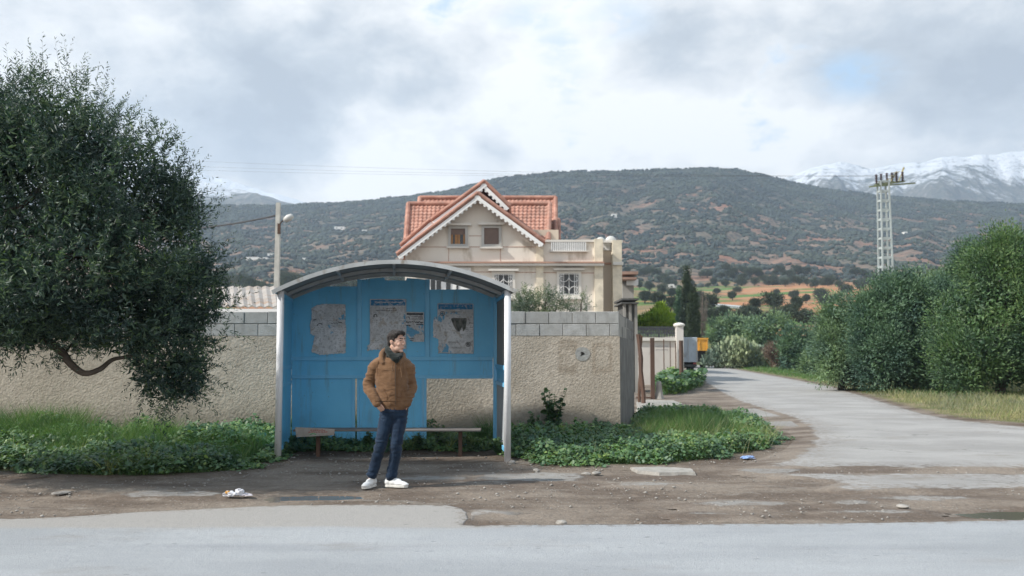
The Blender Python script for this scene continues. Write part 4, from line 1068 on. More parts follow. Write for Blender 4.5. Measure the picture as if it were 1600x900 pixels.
# low slab-roofed buildings right behind the house
M_rsl = paint('reddish_slab', (.33, .21, .16), .9, .15, 1); M_gw = paint('grey_wall', (.30, .29, .27), .9, .15, 1)
b2 = empty('unfinished_building', (at(984, 450, 62).x, 62, 0), 'small building with thin red balcony slabs just right of the house', 'building')
for y0, y1, x1 in ((424, 428.5, 997), (433, 436.5, 995)): a = at(972, y1, 60.5); b = at(x1, y0, 60.5); MB().box((a.x, 60.5, a.z), (b.x, 66, b.z)).build('balcony_slab', M_rsl, b2)
a = at(974, 600, 62); b = at(990, 426, 62); MB().box((a.x, 62, 0), (b.x, 66, b.z)).build('wall', M_gw, b2); a = at(979, 446, 61.9); b = at(996, 437, 61.9); MB().box((a.x, 61.5, a.z), (b.x, 61.95, b.z)).build('parapet', M_fret, b2)
b3 = empty('open_shed', (at(985, 480, 34).x, 34, 0), 'dark shed with sagging flat roof behind the corner of the wall', 'shed')
M_dgr = paint('dark_shed_boards', (.07, .07, .068), .9, .3, 3)
for y0, y1 in ((466, 469), (472, 474.5)): a = at(971, y1, 33.5); b = at(998, y0, 33.5); MB().box((a.x, 33.5, a.z), (b.x, 36, b.z)).build('roof', M_dgr, b3)
a = at(976, 600, 34); b = at(995, 469, 34); MB().box((a.x, 34.4, 0), (b.x, 36, b.z)).build('wall', M_dgr, b3)
for x_ in (976, 985, 994): a = at(x_, 500, 33.7); MB().box((a.x - .05, 33.7, 0), (a.x + .05, 33.8, at(985, 474, 33.7).z)).build('post', M_gw, b3)

# corrugated shed on the left, behind the wall
def shed():
    Yf, Yb = 24.0, 30.0
    a = at(-60, 478.5, Yf); b = at(439, 478.5, Yf); c_ = at(434, 447.5, Yb); d = at(-60, 447.5, Yb)
    s = empty('corrugated_shed', ((a.x + b.x) / 2, Yf, 0), 'long shed with rusty beige corrugated roof behind the wall left of the shelter', 'shed')
    nx = int((b.x - a.x) / .055); V = []; Fc = []
    for j in range(2):
        for i in range(nx + 1):
            f = i / nx; x_ = a.x + (b.x - a.x) * f
            x2 = d.x + (c_.x - d.x) * f
            for k, (X_, Y_, Z_) in enumerate(((x_, Yf, a.z), (x2, Yb, c_.z))): V.append((X_, Y_, Z_ + .022 * math.sin(i * math.pi / 2) - j * .03))
    for j in range(2):
        for i in range(nx): q = j * (nx + 1) * 2 + i * 2; Fc.append((q, q + 2, q + 3, q + 1))
    n2_ = (nx + 1) * 2
    for i in range(nx): q = i * 2; Fc.append((q, n2_ + q, n2_ + q + 2, q + 2)); Fc.append((q + 1, q + 3, n2_ + q + 3, n2_ + q + 1))
    m = MB(); m.v = V; m.f = Fc; m.build('roof', paint('beige_corrugated_sheet', (.29, .265, .24), .7, .15, .8, dirt=(.26, .17, .11), dirt_amt=.4, dscale=1.5), s)
    MB().box((a.x + .1, Yf + .1, 0), (b.x - .1, Yb - .1, a.z - .06)).build('wall', M_trim, s)
    MB().box((a.x, Yf - .02, a.z - .22), (b.x, Yf + .08, a.z - .07)).build('eaves_board', M_fret, s)
shed()

# ------------------------------------------------------------------ concrete lamp post
lp = at(435, 317, 34); LY = 34.0
post = empty('lamp_post', (lp.x, LY, 0), 'tall square concrete pole with a white lamp head left of the shelter', 'lamp post')
M_pole = paint('pole_concrete', (.50, .49, .45), .9, .12, 3, bmp=.2, spec=.1)
MB().quadbox([(lp.x - .12, LY - .12, -.1), (lp.x + .12, LY - .12, -.1), (lp.x + .12, LY + .12, -.1), (lp.x - .12, LY + .12, -.1), (lp.x - .075, LY - .075, lp.z), (lp.x + .075, LY - .075, lp.z), (lp.x + .075, LY + .075, lp.z), (lp.x - .075, LY + .075, lp.z)]).build('pole', M_pole, post)
q = at(450, 341.5, LY); a = at(438, 349, LY); b = at(443, 344, LY)
MB().tube([at(437, 352, LY), a, b, q], .025, 6).build('arm', M_rust, post)
m = MB(); hd = []
m.tube([at(443.5, 345.5, LY), at(446, 343.5, LY), at(451, 340.5, LY), at(456.5, 337.5, LY), at(458, 337, LY)], [.05, .11, .14, .10, .03], 12); m.build('lamp_head', M_dish, post, smooth=True)
a = at(437, 366, LY); b = at(439.6, 350, LY); MB().box((a.x - .05, LY - .16, a.z), (b.x, LY - .085, b.z)).build('bracket_box', M_rust, post)
def wire(name, pts, r_, label, cat='cable', group=None, n=24, sag=0.0):
    P = []
    for i in range(n + 1):
        f = i / n; P.append(Vector(pts[0]).lerp(Vector(pts[1]), f) - Vector((0, 0, sag * 4 * f * (1 - f))))
    o = MB().tube(P, r_, 5).build(name, M_cable); tag(o, label, cat, group); return o
M_cable = paint('dark_cable', (.05, .05, .055), .6)
wire('power_cable', (at(433, 336, LY), at(170, 352, 42)), .035, 'thick dark cable sagging from the concrete lamp post towards the olive tree', sag=.35)

# ------------------------------------------------------------------ steel lattice pylon
PY = 92.0
pb, ptop = at(1388, 560, PY), at(1388, 283, PY)
pyl = empty('pylon', (pb.x, PY, 0), 'tall pale lattice power pylon above the bushes on the right', 'pylon')
M_galv = paint('pale_galvanised_steel', (.36, .40, .40), .7, .12, .5); M_insul = paint('dark_brown_insulator', (.055, .03, .028), .4); M_brass = paint('yellowed_fittings', (.36, .31, .15), .6)
def leg_at(z): f = z / ptop.z; return .62 * (1 - f) + .42 * f
legs = []
for sx in (-1, 1):
    for sy in (-1, 1):
        MB().bar((pb.x + sx * leg_at(0), PY + sy * leg_at(0), -.2), (pb.x + sx * leg_at(ptop.z), PY + sy * leg_at(ptop.z), ptop.z), .15, .15).build('leg', M_galv, pyl)
nz_ = 19
for i in range(nz_ + 1):
    z = .4 + (ptop.z - .5) * i / nz_; r_ = leg_at(z); m = MB(); e_ = r_ + .03
    for a, b in (((-e_, -r_), (e_, -r_)), ((-e_, r_), (e_, r_)), ((-r_, -r_ + .03), (-r_, r_ - .03)), ((r_, -r_ + .03), (r_, r_ - .03))):
        m.bar((pb.x + a[0], PY + a[1], z), (pb.x + b[0], PY + b[1], z), .06, .20)
    m.build('cross_brace', M_galv, pyl)
z = ptop.z
m = MB()
for (x0, y0), (x1, y1) in (((1358, 292), (1414, 283)), ((1366, 289), (1398, 284)), ((1368, 291), (1430, 286))): m.bar(at(x0, y0, PY - .6 + (x0 % 3) * .5), at(x1, y1, PY - .3 + (x1 % 3) * .5), .12, .14)
m.bar(at(1358, 292, PY + .8), at(1430, 286, PY + 1.0), .10, .10)
m.build('crossarm', paint('mossy_steel', (.20, .23, .13), .8), pyl)
for x_, y_ in ((1369.5, 287), (1377, 286), (1386, 285), (1394, 284), (1401, 284), (1410.5, 283)):
    q = at(x_, y_, PY - .2); m = MB(); prof = []
    for k in range(6): prof += [(.07, k * .17), (.17, k * .17 + .05), (.07, k * .17 + .12)]
    m.lathe(q, prof, 10).build('insulator', M_insul, pyl, smooth=False)
m = MB()
for a, b in (((1390, 276), (1404, 270)), ((1396, 270), (1406, 268)), ((1404, 283), (1413, 262)), ((1409, 268), (1412, 261)), ((1386, 281), (1399, 276)), ((1392, 283), (1401, 268))): m.bar(at(*a, PY - .5), at(*b, PY + .2), .07, .07)
m.build('switch_gear', M_brass, pyl)
for i, (y0, xe, ye) in enumerate(((243, 1369.5, 276), (255, 1386, 275), (263, 1401, 274))):
    wire('power_line', (at(-60, y0 - 13, 150), at(xe, ye, PY - .2)), .009, ('highest', 'middle', 'lowest')[i] + ' of the three thin power lines crossing the sky to the pylon', 'power line', 'power lines to the pylon', 40, sag=1.0)

# ------------------------------------------------------------------ gate posts, white wall, lorry
def rough_post(name, label, x_, Y_, ytop, w_, mt, lean=0.0, cat='post'):
    q = at(x_, ytop, Y_); m = MB(); P = []
    for k in range(7):
        z = -.1 + (q.z + .1) * k / 6; P.append((q.x + lean * (z - q.z) + .015 * math.sin(k * 2.1 + x_), Y_, z))
    for k in range(6): pass
    m.tube(P, [w_ * (1 + .12 * math.sin(k * 3.3)) for k in range(7)], 6)
    o = m.build(name, mt); return tag(o, label, cat)
M_rust2 = worn_paint('red_rust', (.12, .068, .048), (.08, .05, .038), (.05, .035, .03), .9, .5)
rough_post('gate_post', 'battered rusty leaning gate post nearest the corner of the block wall', 998, 26.5, 522, .07, M_rust2, -.06)
rough_post('gate_post', 'thin dark rusty gate post touching the leaning one by the block wall', 1001, 27.0, 524, .05, M_rust, .03)
q = at(1019, 528, 29.5); gp2 = empty('gate_post', (q.x, 29.5, 0), 'straight rusty steel gate post with a concrete foot before the white wall', 'post')
MB().box((q.x - .065, 29.44, -.05), (q.x + .065, 29.56, q.z)).build('shaft', M_rust2, gp2)
MB().box((q.x - .08, 29.42, .02), (q.x - .55, 29.5, .07)).build('bottom_rail', M_rust2, gp2)
m = MB(); m.lathe((q.x + .22, 29.6, -.05), [(.19, 0), (.15, .12), (.11, .32), (.09, .55), (.06, .62)], 10); m.build('concrete_foot', M_conc, gp2)
slab('concrete_threshold', G((996, 629), (1012, 626), (1052, 627), (1066, 632), (1040, 640), (996, 645)), M_conc, -.05, .03, kind='structure', amp=.05, step=.3, seed=77)
WYY = 42.0
a0 = at(990, 528, WYY); b0 = at(1056, 528, WYY)
ww = empty('white_wall', ((a0.x + b0.x) / 2, WYY, 0), 'cream wall with black slatted top and round-capped pier beside the side road', 'wall')
M_cream = paint('cream_wall_paint', (.62, .58, .54), .9, .07, 1, dirt=(.35, .31, .27), dirt_amt=.2, dscale=2, spec=.1)
MB().box((a0.x - 1.5, WYY, -.1), (b0.x, WYY + .2, a0.z)).build('wall', M_cream, ww)
a = at(990, 532.5, WYY); MB().box((a0.x - 1.5, WYY - .10, a.z), (b0.x, WYY - .002, a0.z + .02)).build('coping', M_trim, ww)
a = at(990, 526, WYY + .1); b = at(1056, 510, WYY + .1); m = MB(); n_ = int((b.x - a.x + 1.5) / .075)
for i in range(n_): x_ = a.x - 1.5 + i * .075; m.box((x_, WYY + .08, a0.z + .022), (x_ + .05, WYY + .11, b.z))
m.box((a.x - 1.5, WYY + .115, a0.z + .2), (b.x, WYY + .15, a0.z + .26)).box((a.x - 1.5, WYY + .115, b.z - .14), (b.x, WYY + .15, b.z - .08))
m.build('slat_fence', paint('dark_slats', (.055, .06, .07), .6), ww)
q = at(1061, 507, WYY); q0 = at(1055.5, 507, WYY); q1 = at(1066.5, 507, WYY)
MB().box((q0.x, WYY - .2, -.1), (q1.x, WYY + .2, q.z - .1)).build('pier', M_cream, ww)
MB().lathe((q.x, WYY, q.z - .1), [(.24, 0), (.27, .04), (.27, .1), (.2, .15), (.1, .18)], 16).build('pier_cap', M_trim, ww)
MB().box((q0.x + .15, WYY + .2, -.1), (q1.x - .1, 62, 2.3)).build('side_wall', M_cream, ww)
# faded stencilled lines of writing, too worn to read
rr_ = random.Random(5); m = MB()
for row, z_ in enumerate((541, 546.5)):
    x_ = 1024.0
    while x_ < 1043:
        l = rr_.uniform(.6, 1.6); A = at(x_, z_ + rr_.uniform(-.6, .6), WYY - .004); B = at(x_ + l, z_ + rr_.uniform(-.6, .6), WYY - .004); m.bar(A, B, .035, .002, up=(0, 1, 0)); x_ += l + .5
m.build('stencil', paint('faded_stencil', (.35, .33, .32), .9), ww)
m_ = None
for x_, r_, y0 in ((1037, .018, 530), (1047, .015, 533), (1055.5, .02, 536)):
    q = at(x_, y0, WYY - .35); MB().box((q.x - r_, WYY - .38, -.05), (q.x + r_, WYY - .32, q.z)).build('pipe', M_rust, ww)
q = at(1064, 532, 38); o = MB().tube([(q.x, 38, -.1), (q.x, 38, q.z)], .09, 10).build('rusty_pipe_post', M_rust2); tag(o, 'short rusty pipe standing in front of the capped pier', 'post')

# lorry seen from behind
TY = 66.0
a = at(1052, 572, TY); b = at(1089.5, 527, TY); zb_ = at(1080, 566, TY).z
lor = empty('lorry', ((a.x + b.x) / 2, TY + 4, 0), 'grey box lorry parked facing away at the end of the cream wall', 'lorry')
M_box = paint('grey_blue_box', (.36, .41, .46), .5, .08, .8, dirt=(.2, .19, .18), dirt_amt=.3, dscale=1); M_tyre = paint('tyre_rubber', (.02, .02, .02), .9)
x1 = b.x; x0 = x1 - 2.45
MB().box((x0, TY, zb_), (x1, TY + 7, b.z)).build('cargo_box', M_box, lor, bevel=.03)
m = MB(); 
for f in (.0, .5, 1): xx = x0 + .06 + (x1 - x0 - .12) * f; m.box((xx - .035, TY - .04, zb_ + .05), (xx + .035, TY - .002, b.z - .05))
for f in (.3, .72): xx = x0 + (x1 - x0) * f; m.tube([(xx, TY - .05, zb_ + .1), (xx, TY - .05, b.z - .1)], .02, 6)
m.build('rear_door_frame', M_winf, lor)
MB().box((x0 + .2, TY + .3, .55), (x1 - .2, TY + 9, zb_ - .01)).build('chassis', M_tyre, lor)
MB().box((x0 + .05, TY + .05, .45), (x1 - .05, TY + .2, .62)).build('bumper', M_dgr, lor)
for sx in (x0 + .05, x1 - .45):
    for yy in (TY + 1.6, TY + 7.6):
        m = MB(); m.lathe((0, 0, 0), [(.2, -.2), (.48, -.2), (.5, -.1), (.5, .1), (.48, .2), (.2, .2)], 20, 'y'); m.v = [(sx + .2 - v[1], yy + v[0], v[2] + .5) for v in m.v]; m.build('wheel', M_tyre, lor)
MB().box((x0 + .1, TY + 7.2, .7), (x1 - .1, TY + 9.2, 2.5)).build('cab', M_box, lor, bevel=.1)
for xx in (x0 + .2, x1 - .2): MB().box((xx - .12, TY + .03, .64), (xx + .12, TY + .06, .76)).build('rear_lamp', M_red, lor)
# orange tipper further on
OY = 84.0; a = at(1089, 548, OY); b = at(1106.5, 528.5, OY)
tr = empty('tipper_truck', ((a.x + b.x) / 2, OY, 0), 'orange yellow tipper truck body showing past the grey lorry', 'truck')
M_or = paint('orange_paint', (.62, .30, .035), .5, .08, 1, dirt=(.25, .14, .05), dirt_amt=.3)
x0, x1 = b.x - 2.4, b.x; zt_, zb_ = b.z, a.z
MB().prism([(x0, OY, zb_), (x1 - .1, OY, zb_), (x1, OY, zt_), (x0 - .1, OY, zt_)], 4.5).build('tipper_body', M_or, tr)
m = MB()
for f in (.04, .35, .66, .96): xx = x0 + (x1 - x0) * f; m.box((xx - .05, OY - .06, zb_ + .05), (xx + .05, OY - .002, zt_ - .05))
m.box((x0 - .1, OY - .08, zt_ - .12), (x1, OY - .002, zt_ + .03)).build('body_rib', M_or, tr)
MB().box((x0 + .1, OY + .2, .6), (x1 - .2, OY + 6.5, zb_ - .01)).build('chassis', M_tyre, tr); MB().box((x0 + .1, OY + 4.7, .8), (x1 - .1, OY + 6.6, zt_ - .1)).build('cab', M_or, tr, bevel=.1)
for sx in (x0 + .1, x1 - .5):
    for yy in (OY + 1.2, OY + 5.6):
        m = MB(); m.lathe((0, 0, 0), [(.2, -.2), (.48, -.2), (.5, -.1), (.5, .1), (.48, .2), (.2, .2)], 20, 'y'); m.v = [(sx + .2 - v[1], yy + v[0], v[2] + .5) for v in m.v]; m.build('wheel', M_tyre, tr)

# ------------------------------------------------------------------ far buildings on the hillside and in the valley
M_fw = paint('far_white_wall', (.70, .69, .66), .9, .06, .3, spec=.05); M_fd = paint('far_opening', (.08, .075, .07), .8); M_fr = paint('far_red_roof', (.34, .15, .10), .9, .1, .3); M_fp = paint('far_pink_wall', (.42, .30, .25), .9, .1, .3)
def find_Y(px, py, lo=150, hi=1300):
    ys_ = np.linspace(lo, hi, 900); u = (px - 800) / F
    z = hill_height(np.full_like(ys_, u), ys_); e_ = (z - CAMZ) / ys_; tgt = elev(py)
    k = np.argmax(e_ >= tgt); return ys_[k] if e_[k] >= tgt else hi
def far_house(px, pyb, wpx, hpx, label, mt=None, blocks=1, roof=None, seed=0, nm='farmhouse', cat='house', group='white buildings on the far hillside'):
    Y_ = find_Y(px, pyb); s = Y_ / F; c_ = at(px, pyb, Y_); r = random.Random(seed); W_ = wpx * s; H_ = hpx * s; mt = mt or M_fw
    b = empty(nm, c_, label, cat, group)
    x0 = c_.x - W_ / 2; zb = c_.z - 1.5
    MB().box((x0, Y_, zb), (x0 + W_ * (.62 if blocks > 1 else 1), Y_ + 8, c_.z + H_)).build('wall', mt, b)
    if blocks > 1: MB().box((x0 + W_ * .6, Y_ + 1.5, zb), (x0 + W_, Y_ + 9, c_.z + H_ * .7)).build('wall', mt, b)
    n_ = max(1, int(W_ * .6 / 4))
    for k in range(n_):
        xx = x0 + (k + .5) * W_ * .6 / n_; MB().box((xx - .6, Y_ - .08, c_.z + H_ * .35), (xx + .6, Y_ - .01, c_.z + H_ * .68)).build('window', M_fd, b)
    if roof: MB().box((x0 - .4, Y_ - .4, c_.z + H_ + .01), (x0 + W_ * (.62 if blocks > 1 else 1) + .4, Y_ + 8.4, c_.z + H_ + .5)).build('roof', roof, b)
    return b
far_house(535, 359, 26, 5, 'widest white building high on the slope left of the house roof', seed=1, blocks=2)
far_house(569, 363, 7, 4, 'tiny white hut right of the wide white building on the slope', seed=2)
far_house(394, 406, 20, 4.5, 'low white farm building on the slope left of the lamp post', seed=3)
far_house(414, 406, 7, 4, 'small white block beside the low farm building left of the lamp post', seed=4)
far_house(426, 401, 17, 5, 'pale building on the slope directly behind the lamp post', seed=5, blocks=2)
far_house(473, 407, 9, 4, 'white hut on the slope between the lamp post and the shelter roof', seed=6)
far_house(960, 339, 8, 5, 'lone white cube house high on the main hill right of the satellite dishes', seed=7)
far_house(1417, 367, 8, 5, 'white hillside house just right of the pylon shaft', seed=8, blocks=2)
far_house(541, 381, 10, 3, 'faint grey building below the wide white one on the slope', mt=M_fp, seed=14)
far_house(516, 434, 17, 9, 'pink and red house above the left of the shelter roof', mt=M_fp, roof=M_fr, seed=9, blocks=2, group='houses in the valley')
far_house(549, 447, 26, 8, 'cream house seen through the gap under the shelter roof', roof=M_fr, seed=10, group='houses in the valley')
far_house(383, 447, 15, 6, 'flat white house just above the corrugated shed roof, left one', seed=11, group='houses in the valley'); far_house(403, 446, 17, 8, 'flat white house just above the corrugated shed roof, right one', seed=12, group='houses in the valley', blocks=2)
far_house(1052, 451, 13, 7, 'white farmhouse at the foot of the hill left of the cypresses', seed=13, blocks=2, group='houses in the valley')
far_house(988, 447, 12, 6, 'pale hut at the valley edge behind the red balcony slabs', seed=15, group='houses in the valley')
# long low greenhouse and posts in the terraces
Yg = find_Y(1150, 482, 120, 470); a = at(1122, 476, Yg); b = at(1178, 481, Yg)
o = MB().quadbox([(a.x, Yg, a.z - 1.2), (b.x, Yg, b.z - 1.2), (b.x, Yg + 5, b.z - 1.2), (a.x, Yg + 5, a.z - 1.2), (a.x, Yg, a.z), (b.x, Yg, b.z), (b.x, Yg + 5, b.z + .6), (a.x, Yg + 5, a.z + .6)]).build('long_shed', paint('pale_sheet', (.45, .47, .48), .6))
tag(o, 'long low shed with pale sheet roof in the red terraces', 'shed')
for x_, yt, yb_, lb in ((1186, 481, 502, 'white marker post in the red terrace right of the long shed'), (1274, 494, 512, 'white gate post beside the bushes at the edge of the terraces')):
    Yq = find_Y(x_, yb_, 112, 400); a = at(x_, yb_ + 4, Yq); b = at(x_, yt, Yq); o = MB().box((a.x - .12, Yq - .12, a.z - .5), (a.x + .12, Yq + .12, b.z)).build('marker_post', M_fw); tag(o, lb, 'post')

# ------------------------------------------------------------------ litter
M_lit = paint('white_plastic', (.55, .55, .58), .4, .06, 20)
def crumple(name, c_, s, mt, seed, label, sub=3, rough_=.5, parent=None):
    bm = bmesh.new(); bmesh.ops.create_icosphere(bm, subdivisions=sub, radius=1); P = np.array([v.co[:] for v in bm.verts])
    n_ = 1 - rough_ + 2 * rough_ * vnoise(P * 2.6 + seed * 5, seed)
    for v, k in zip(bm.verts, n_): v.co = Vector((c_[0] + v.co.x * s[0] * k, c_[1] + v.co.y * s[1] * k, max(.006, c_[2] + s[2] * .6 + v.co.z * s[2] * k)))
    me = bpy.data.meshes.new(name); bm.to_mesh(me); bm.free(); o = link(name, me, mt, parent)
    if label: tag(o, label, 'litter')
    return o
g_ = gp(364, 776)
lit = empty('crumpled_packet', g_, 'crumpled white plastic packet lying on the dirt at left', 'litter')
crumple('packet', (g_.x - .02, g_.y, 0), (.075, .05, .035), M_lit, 3, None, parent=lit); crumple('packet_flap', (g_.x + .065, g_.y + .03, .02), (.045, .04, .04), M_lit, 4, None, parent=lit)
crumple('packet_print', (g_.x - .055, g_.y - .012, .03), (.028, .02, .02), M_or, 5, None, parent=lit); 
g_ = gp(384, 775); crumple('clear_wrapper', (g_.x, g_.y, 0), (.07, .045, .018), paint('grey_film', (.45, .42, .45), .3, .3, 30), 6, 'thin greyish wrapper beside the white crumpled packet')
g_ = gp(1167, 716); crumple('blue_wrapper', (g_.x, g_.y - .05, 0), (.10, .06, .03), paint('blue_film', (.22, .33, .58), .35, .4, 30), 7, 'pale blue wrapper at the tip of the weeds by the side road')
g_ = gp(801, 679); crumple('purple_bag', (g_.x, g_.y + .6, .40), (.05, .05, .07), paint('purple_film', (.36, .25, .38), .5, .3, 30), 8, 'small purple plastic scrap caught in weeds behind the right shelter post')
# ------------------------------------------------------------------ vegetation
def unit(v): return v / np.maximum(np.linalg.norm(v, axis=-1, keepdims=True), 1e-9)
def diamond(P, D, L, W, r, fold=.25):
    """folded diamond leaves; P base, D direction"""
    n = len(P); rnd = r.normal(size=(n, 3)); S = unit(np.cross(D, rnd)); N = np.cross(S, D)
    L = L[:, None]; W = W[:, None]
    mid = P + D * L * .45
    V = np.stack([P, mid + S * W * .5 + N * W * fold, P + D * L - N * L * .08, mid - S * W * .5 + N * W * fold], 1)
    b = (np.arange(n) * 4)[:, None]; T = np.concatenate([b + [0, 1, 2], b + [0, 2, 3]], 1).reshape(-1, 3)
    return V.reshape(-1, 3), T
def hexleaf(P, D, N, L, W, cup=.18):
    n = len(P); D = unit(D); S = unit(np.cross(D, N)); N = np.cross(S, D)
    uv = np.array([(0, 0, 0), (.28, .5, 1), (.75, .42, .9), (1, 0, 0), (.75, -.42, .9), (.28, -.5, 1)])
    V = P[:, None] + D[:, None] * (uv[None, :, 0:1] * L[:, None, None]) + S[:, None] * (uv[None, :, 1:2] * W[:, None, None]) + N[:, None] * (uv[None, :, 2:3] * W[:, None, None] * cup)
    b = (np.arange(n) * 6)[:, None]; T = np.concatenate([b + [0, 1, 5], b + [1, 2, 4], b + [1, 4, 5], b + [2, 3, 4]], 1).reshape(-1, 3)
    return V.reshape(-1, 3), T
def blades(P, D, L, W, r, bend=.4):
    n = len(P); side = unit(np.cross(D, r.normal(size=(n, 3)))); bd = unit(r.normal(size=(n, 3)) * [1, 1, .1])
    L = L[:, None]; W = W[:, None]
    m1 = P + D * L * .5 + bd * L * bend * .15; tip = P + D * L * .95 + bd * L * bend * .55
    V = np.stack([P - side * W * .5, P + side * W * .5, m1 - side * W * .4, m1 + side * W * .4, tip], 1)
    b = (np.arange(n) * 5)[:, None]; T = np.concatenate([b + [0, 1, 3], b + [0, 3, 2], b + [2, 3, 4]], 1).reshape(-1, 3)
    return V.reshape(-1, 3), T
def join(*vt):
    Vs, Ts, k = [], [], 0
    for V, T in vt: Vs.append(V); Ts.append(T + k); k += len(V)
    return np.concatenate(Vs), np.concatenate(Ts)
def ell_points(ells, n, r, lo=.55, hi=1.0):
    """points towards the surface of a union of ellipsoids; returns P, outward normal"""
    vol = np.array([(e[1][0] * e[1][1] * e[1][2]) ** (2 / 3) for e in ells]); k = r.choice(len(ells), n, p=vol / vol.sum())
    C = np.array([e[0] for e in ells])[k]; Rr = np.array([e[1] for e in ells])[k]
    d = unit(r.normal(size=(n, 3))); q = r.uniform(lo ** 3, hi ** 3, n) ** (1 / 3)
    P = C + d * Rr * q[:, None]; Nn = unit(d / Rr)
    inside = np.zeros(n, bool)
    for i, e in enumerate(ells):
        s = (((P - np.array(e[0])) / np.array(e[1])) ** 2).sum(1); inside |= (s < lo ** 2 * .9) & (k != i)
    return P[~inside], Nn[~inside]
def shoots(P, D, ln, m, L, W, r, spread=.75):
    """leaves in pairs along shoots"""
    n = len(P); f = np.tile(np.linspace(.08, 1, m), (n, 1)) + r.uniform(-.03, .03, (n, m))
    droop = np.zeros((n, m, 3)); droop[..., 2] = -(f ** 2) * .06
    Q = P[:, None] + D[:, None] * (ln[:, None, None] * f[..., None]) + droop
    side = unit(r.normal(size=(n, m, 3))); side = unit(side - (side * D[:, None]).sum(-1, keepdims=True) * D[:, None])
    LD = unit(D[:, None] * (1 - spread * (1 - f[..., None] * .6)) + side * spread)
    k = n * m; LL = (L * r.uniform(.65, 1.15, (n, m)) * (1.05 - .35 * f)).ravel()
    V, T = diamond(Q.reshape(-1, 3), LD.reshape(-1, 3), LL, LL * (W / L), r)
    # stems, thin crossed slivers
    S = unit(np.cross(D, r.normal(size=(n, 3)))) * .0025
    E = P + D * ln[:, None]; E[:, 2] -= .05 * 1
    SV = np.stack([P - S, P + S, E], 1).reshape(-1, 3); b = (np.arange(n) * 3)[:, None]; ST = b + [[0, 1, 2]]
    return join((V, T), (SV, ST))
M_bark = paint('olive_bark', (.075, .062, .05), .95, .25, 9, bmp=.7, bscale=18, spec=.1)
M_olive = leafmat('olive_leaves', [(.010, .032, .028), (.020, .052, .040), (.045, .088, .068), (.016, .042, .034), (.105, .155, .125), (.085, .15, .05)], .5, .24, 1.7)

# the olive tree at the left
OY_ = 10.9; kk = OY_ / F
olive = empty('olive_tree', (-7.6, 11.3, 0), 'big dense olive tree filling the left edge and overhanging the wall', 'tree')
r = np.random.default_rng(5)
ells = []
for px, py, rx, rz, y_, ry in ((50, 300, 160, 150, 10.6, 1.3), (180, 300, 100, 95, 10.6, 1.1), (245, 385, 88, 120, 10.9, 1.0), (110, 420, 150, 105, 10.3, 1.2), (262, 545, 62, 88, 10.9, .7),
                               (292, 465, 58, 62, 10.9, .7), (15, 222, 85, 74, 10.7, 1.0), (105, 212, 75, 66, 10.7, .9), (185, 505, 90, 48, 10.4, .8), (-160, 280, 230, 180, 10.8, 1.6), (-120, 450, 200, 100, 10.6, 1.3), (40, 480, 85, 66, 10.2, .9), (20, 505, 60, 42, 10.2, .7), (245, 320, 50, 62, 10.8, .7), (285, 590, 36, 40, 10.9, .5)):
    c_ = at(px, py, y_); ells.append(((c_.x, y_, c_.z), (rx * kk, ry, rz * kk)))
P, Nn = ell_points(ells, 9500, r, .68, 1.03)
P += Nn * (.6 * (fbm(P * 1.5, 3, 77) - .5))[:, None]; P += r.normal(size=P.shape) * .05
k = fbm(P * 2.1, 3, 5) > .41; P, Nn = P[k], Nn[k]
D_ = unit(Nn * .6 + np.array([.05, 0, .85]) + r.normal(size=P.shape) * .38)
low = np.clip((1.9 - P[:, 2]) / .8, 0, 1)[:, None]; D_ = unit(D_ * (1 - low * .8) + low * (Nn * .6 + np.array([.1, 0, -.35]) + r.normal(size=P.shape) * .4))
ln = (r.uniform(.14, .40, len(P)) + .30 * (r.random(len(P)) < .16)) * (1 - .35 * low[:, 0])
A = shoots(P, D_, ln, 18, .076, .0165, r)
P2, N2 = ell_points(ells, 68000, r, .30, .90); P2 = P2[fbm(P2 * 2.1, 3, 5) > .37]; D2 = unit(r.normal(size=P2.shape) + [0, 0, .3]); B = diamond(P2, D2, r.uniform(.07, .12, len(P2)), r.uniform(.02, .038, len(P2)), r)
# long sprays standing out of the outline
SP_ = [(10, 130), (40, 118), (52, 130), (108, 112), (118, 130), (98, 125), (160, 150), (165, 140), (200, 175), (222, 185), (262, 210), (258, 225), (236, 200), (283, 250), (296, 265), (300, 285), (278, 262), (318, 320), (333, 352), (340, 345), (350, 480), (350, 500), (30, 110), (75, 128), (140, 150), (180, 170)]
Pp = np.array([at(x_ - 6, y_ + 34, 10.7 + r.uniform(-.5, .5)) for x_, y_ in SP_]); Dp = unit(np.tile([.22, 0, 1.], (len(SP_), 1)) + r.normal(size=(len(SP_), 3)) * .12)
Dp[-7:-4] = unit(np.array([[1, 0, .1], [1, 0, -.2], [.3, 0, 1]])[:3]); Cc = shoots(Pp, Dp, r.uniform(.36, .5, len(SP_)), 24, .068, .015, r, .6)
V, T = join(A, B, Cc); np_mesh('crown', V, T, M_olive, olive)
def branch(pts, r0, r1, n=8):
    P_ = [Vector(p) for p in pts]; Q = []
    for i in range(len(P_) - 1):
        a, b = P_[i], P_[i+1]; pa = P_[max(i-1, 0)]; pb_ = P_[min(i+2, len(P_)-1)]
        for j in range(5):
            f = j / 5; Q.append(.5 * ((2*a) + (b - pa) * f + (2*pa - 5*a + 4*b - pb_) * f*f + (3*a - pa - 3*b + pb_) * f**3))
    Q.append(P_[-1]); return Q, [r0 + (r1 - r0) * i / (len(Q) - 1) for i in range(len(Q))]
m = MB(); Q, rr = branch([(-7.6, 11.3, -.1), (-7.55, 11.25, .7), (-7.3, 11.1, 1.5), (-7.0, 10.9, 2.3), (-6.6, 10.8, 3.4)], .22, .08); m.tube(Q, rr, 12)
m.build('trunk', M_bark, olive, smooth=True)
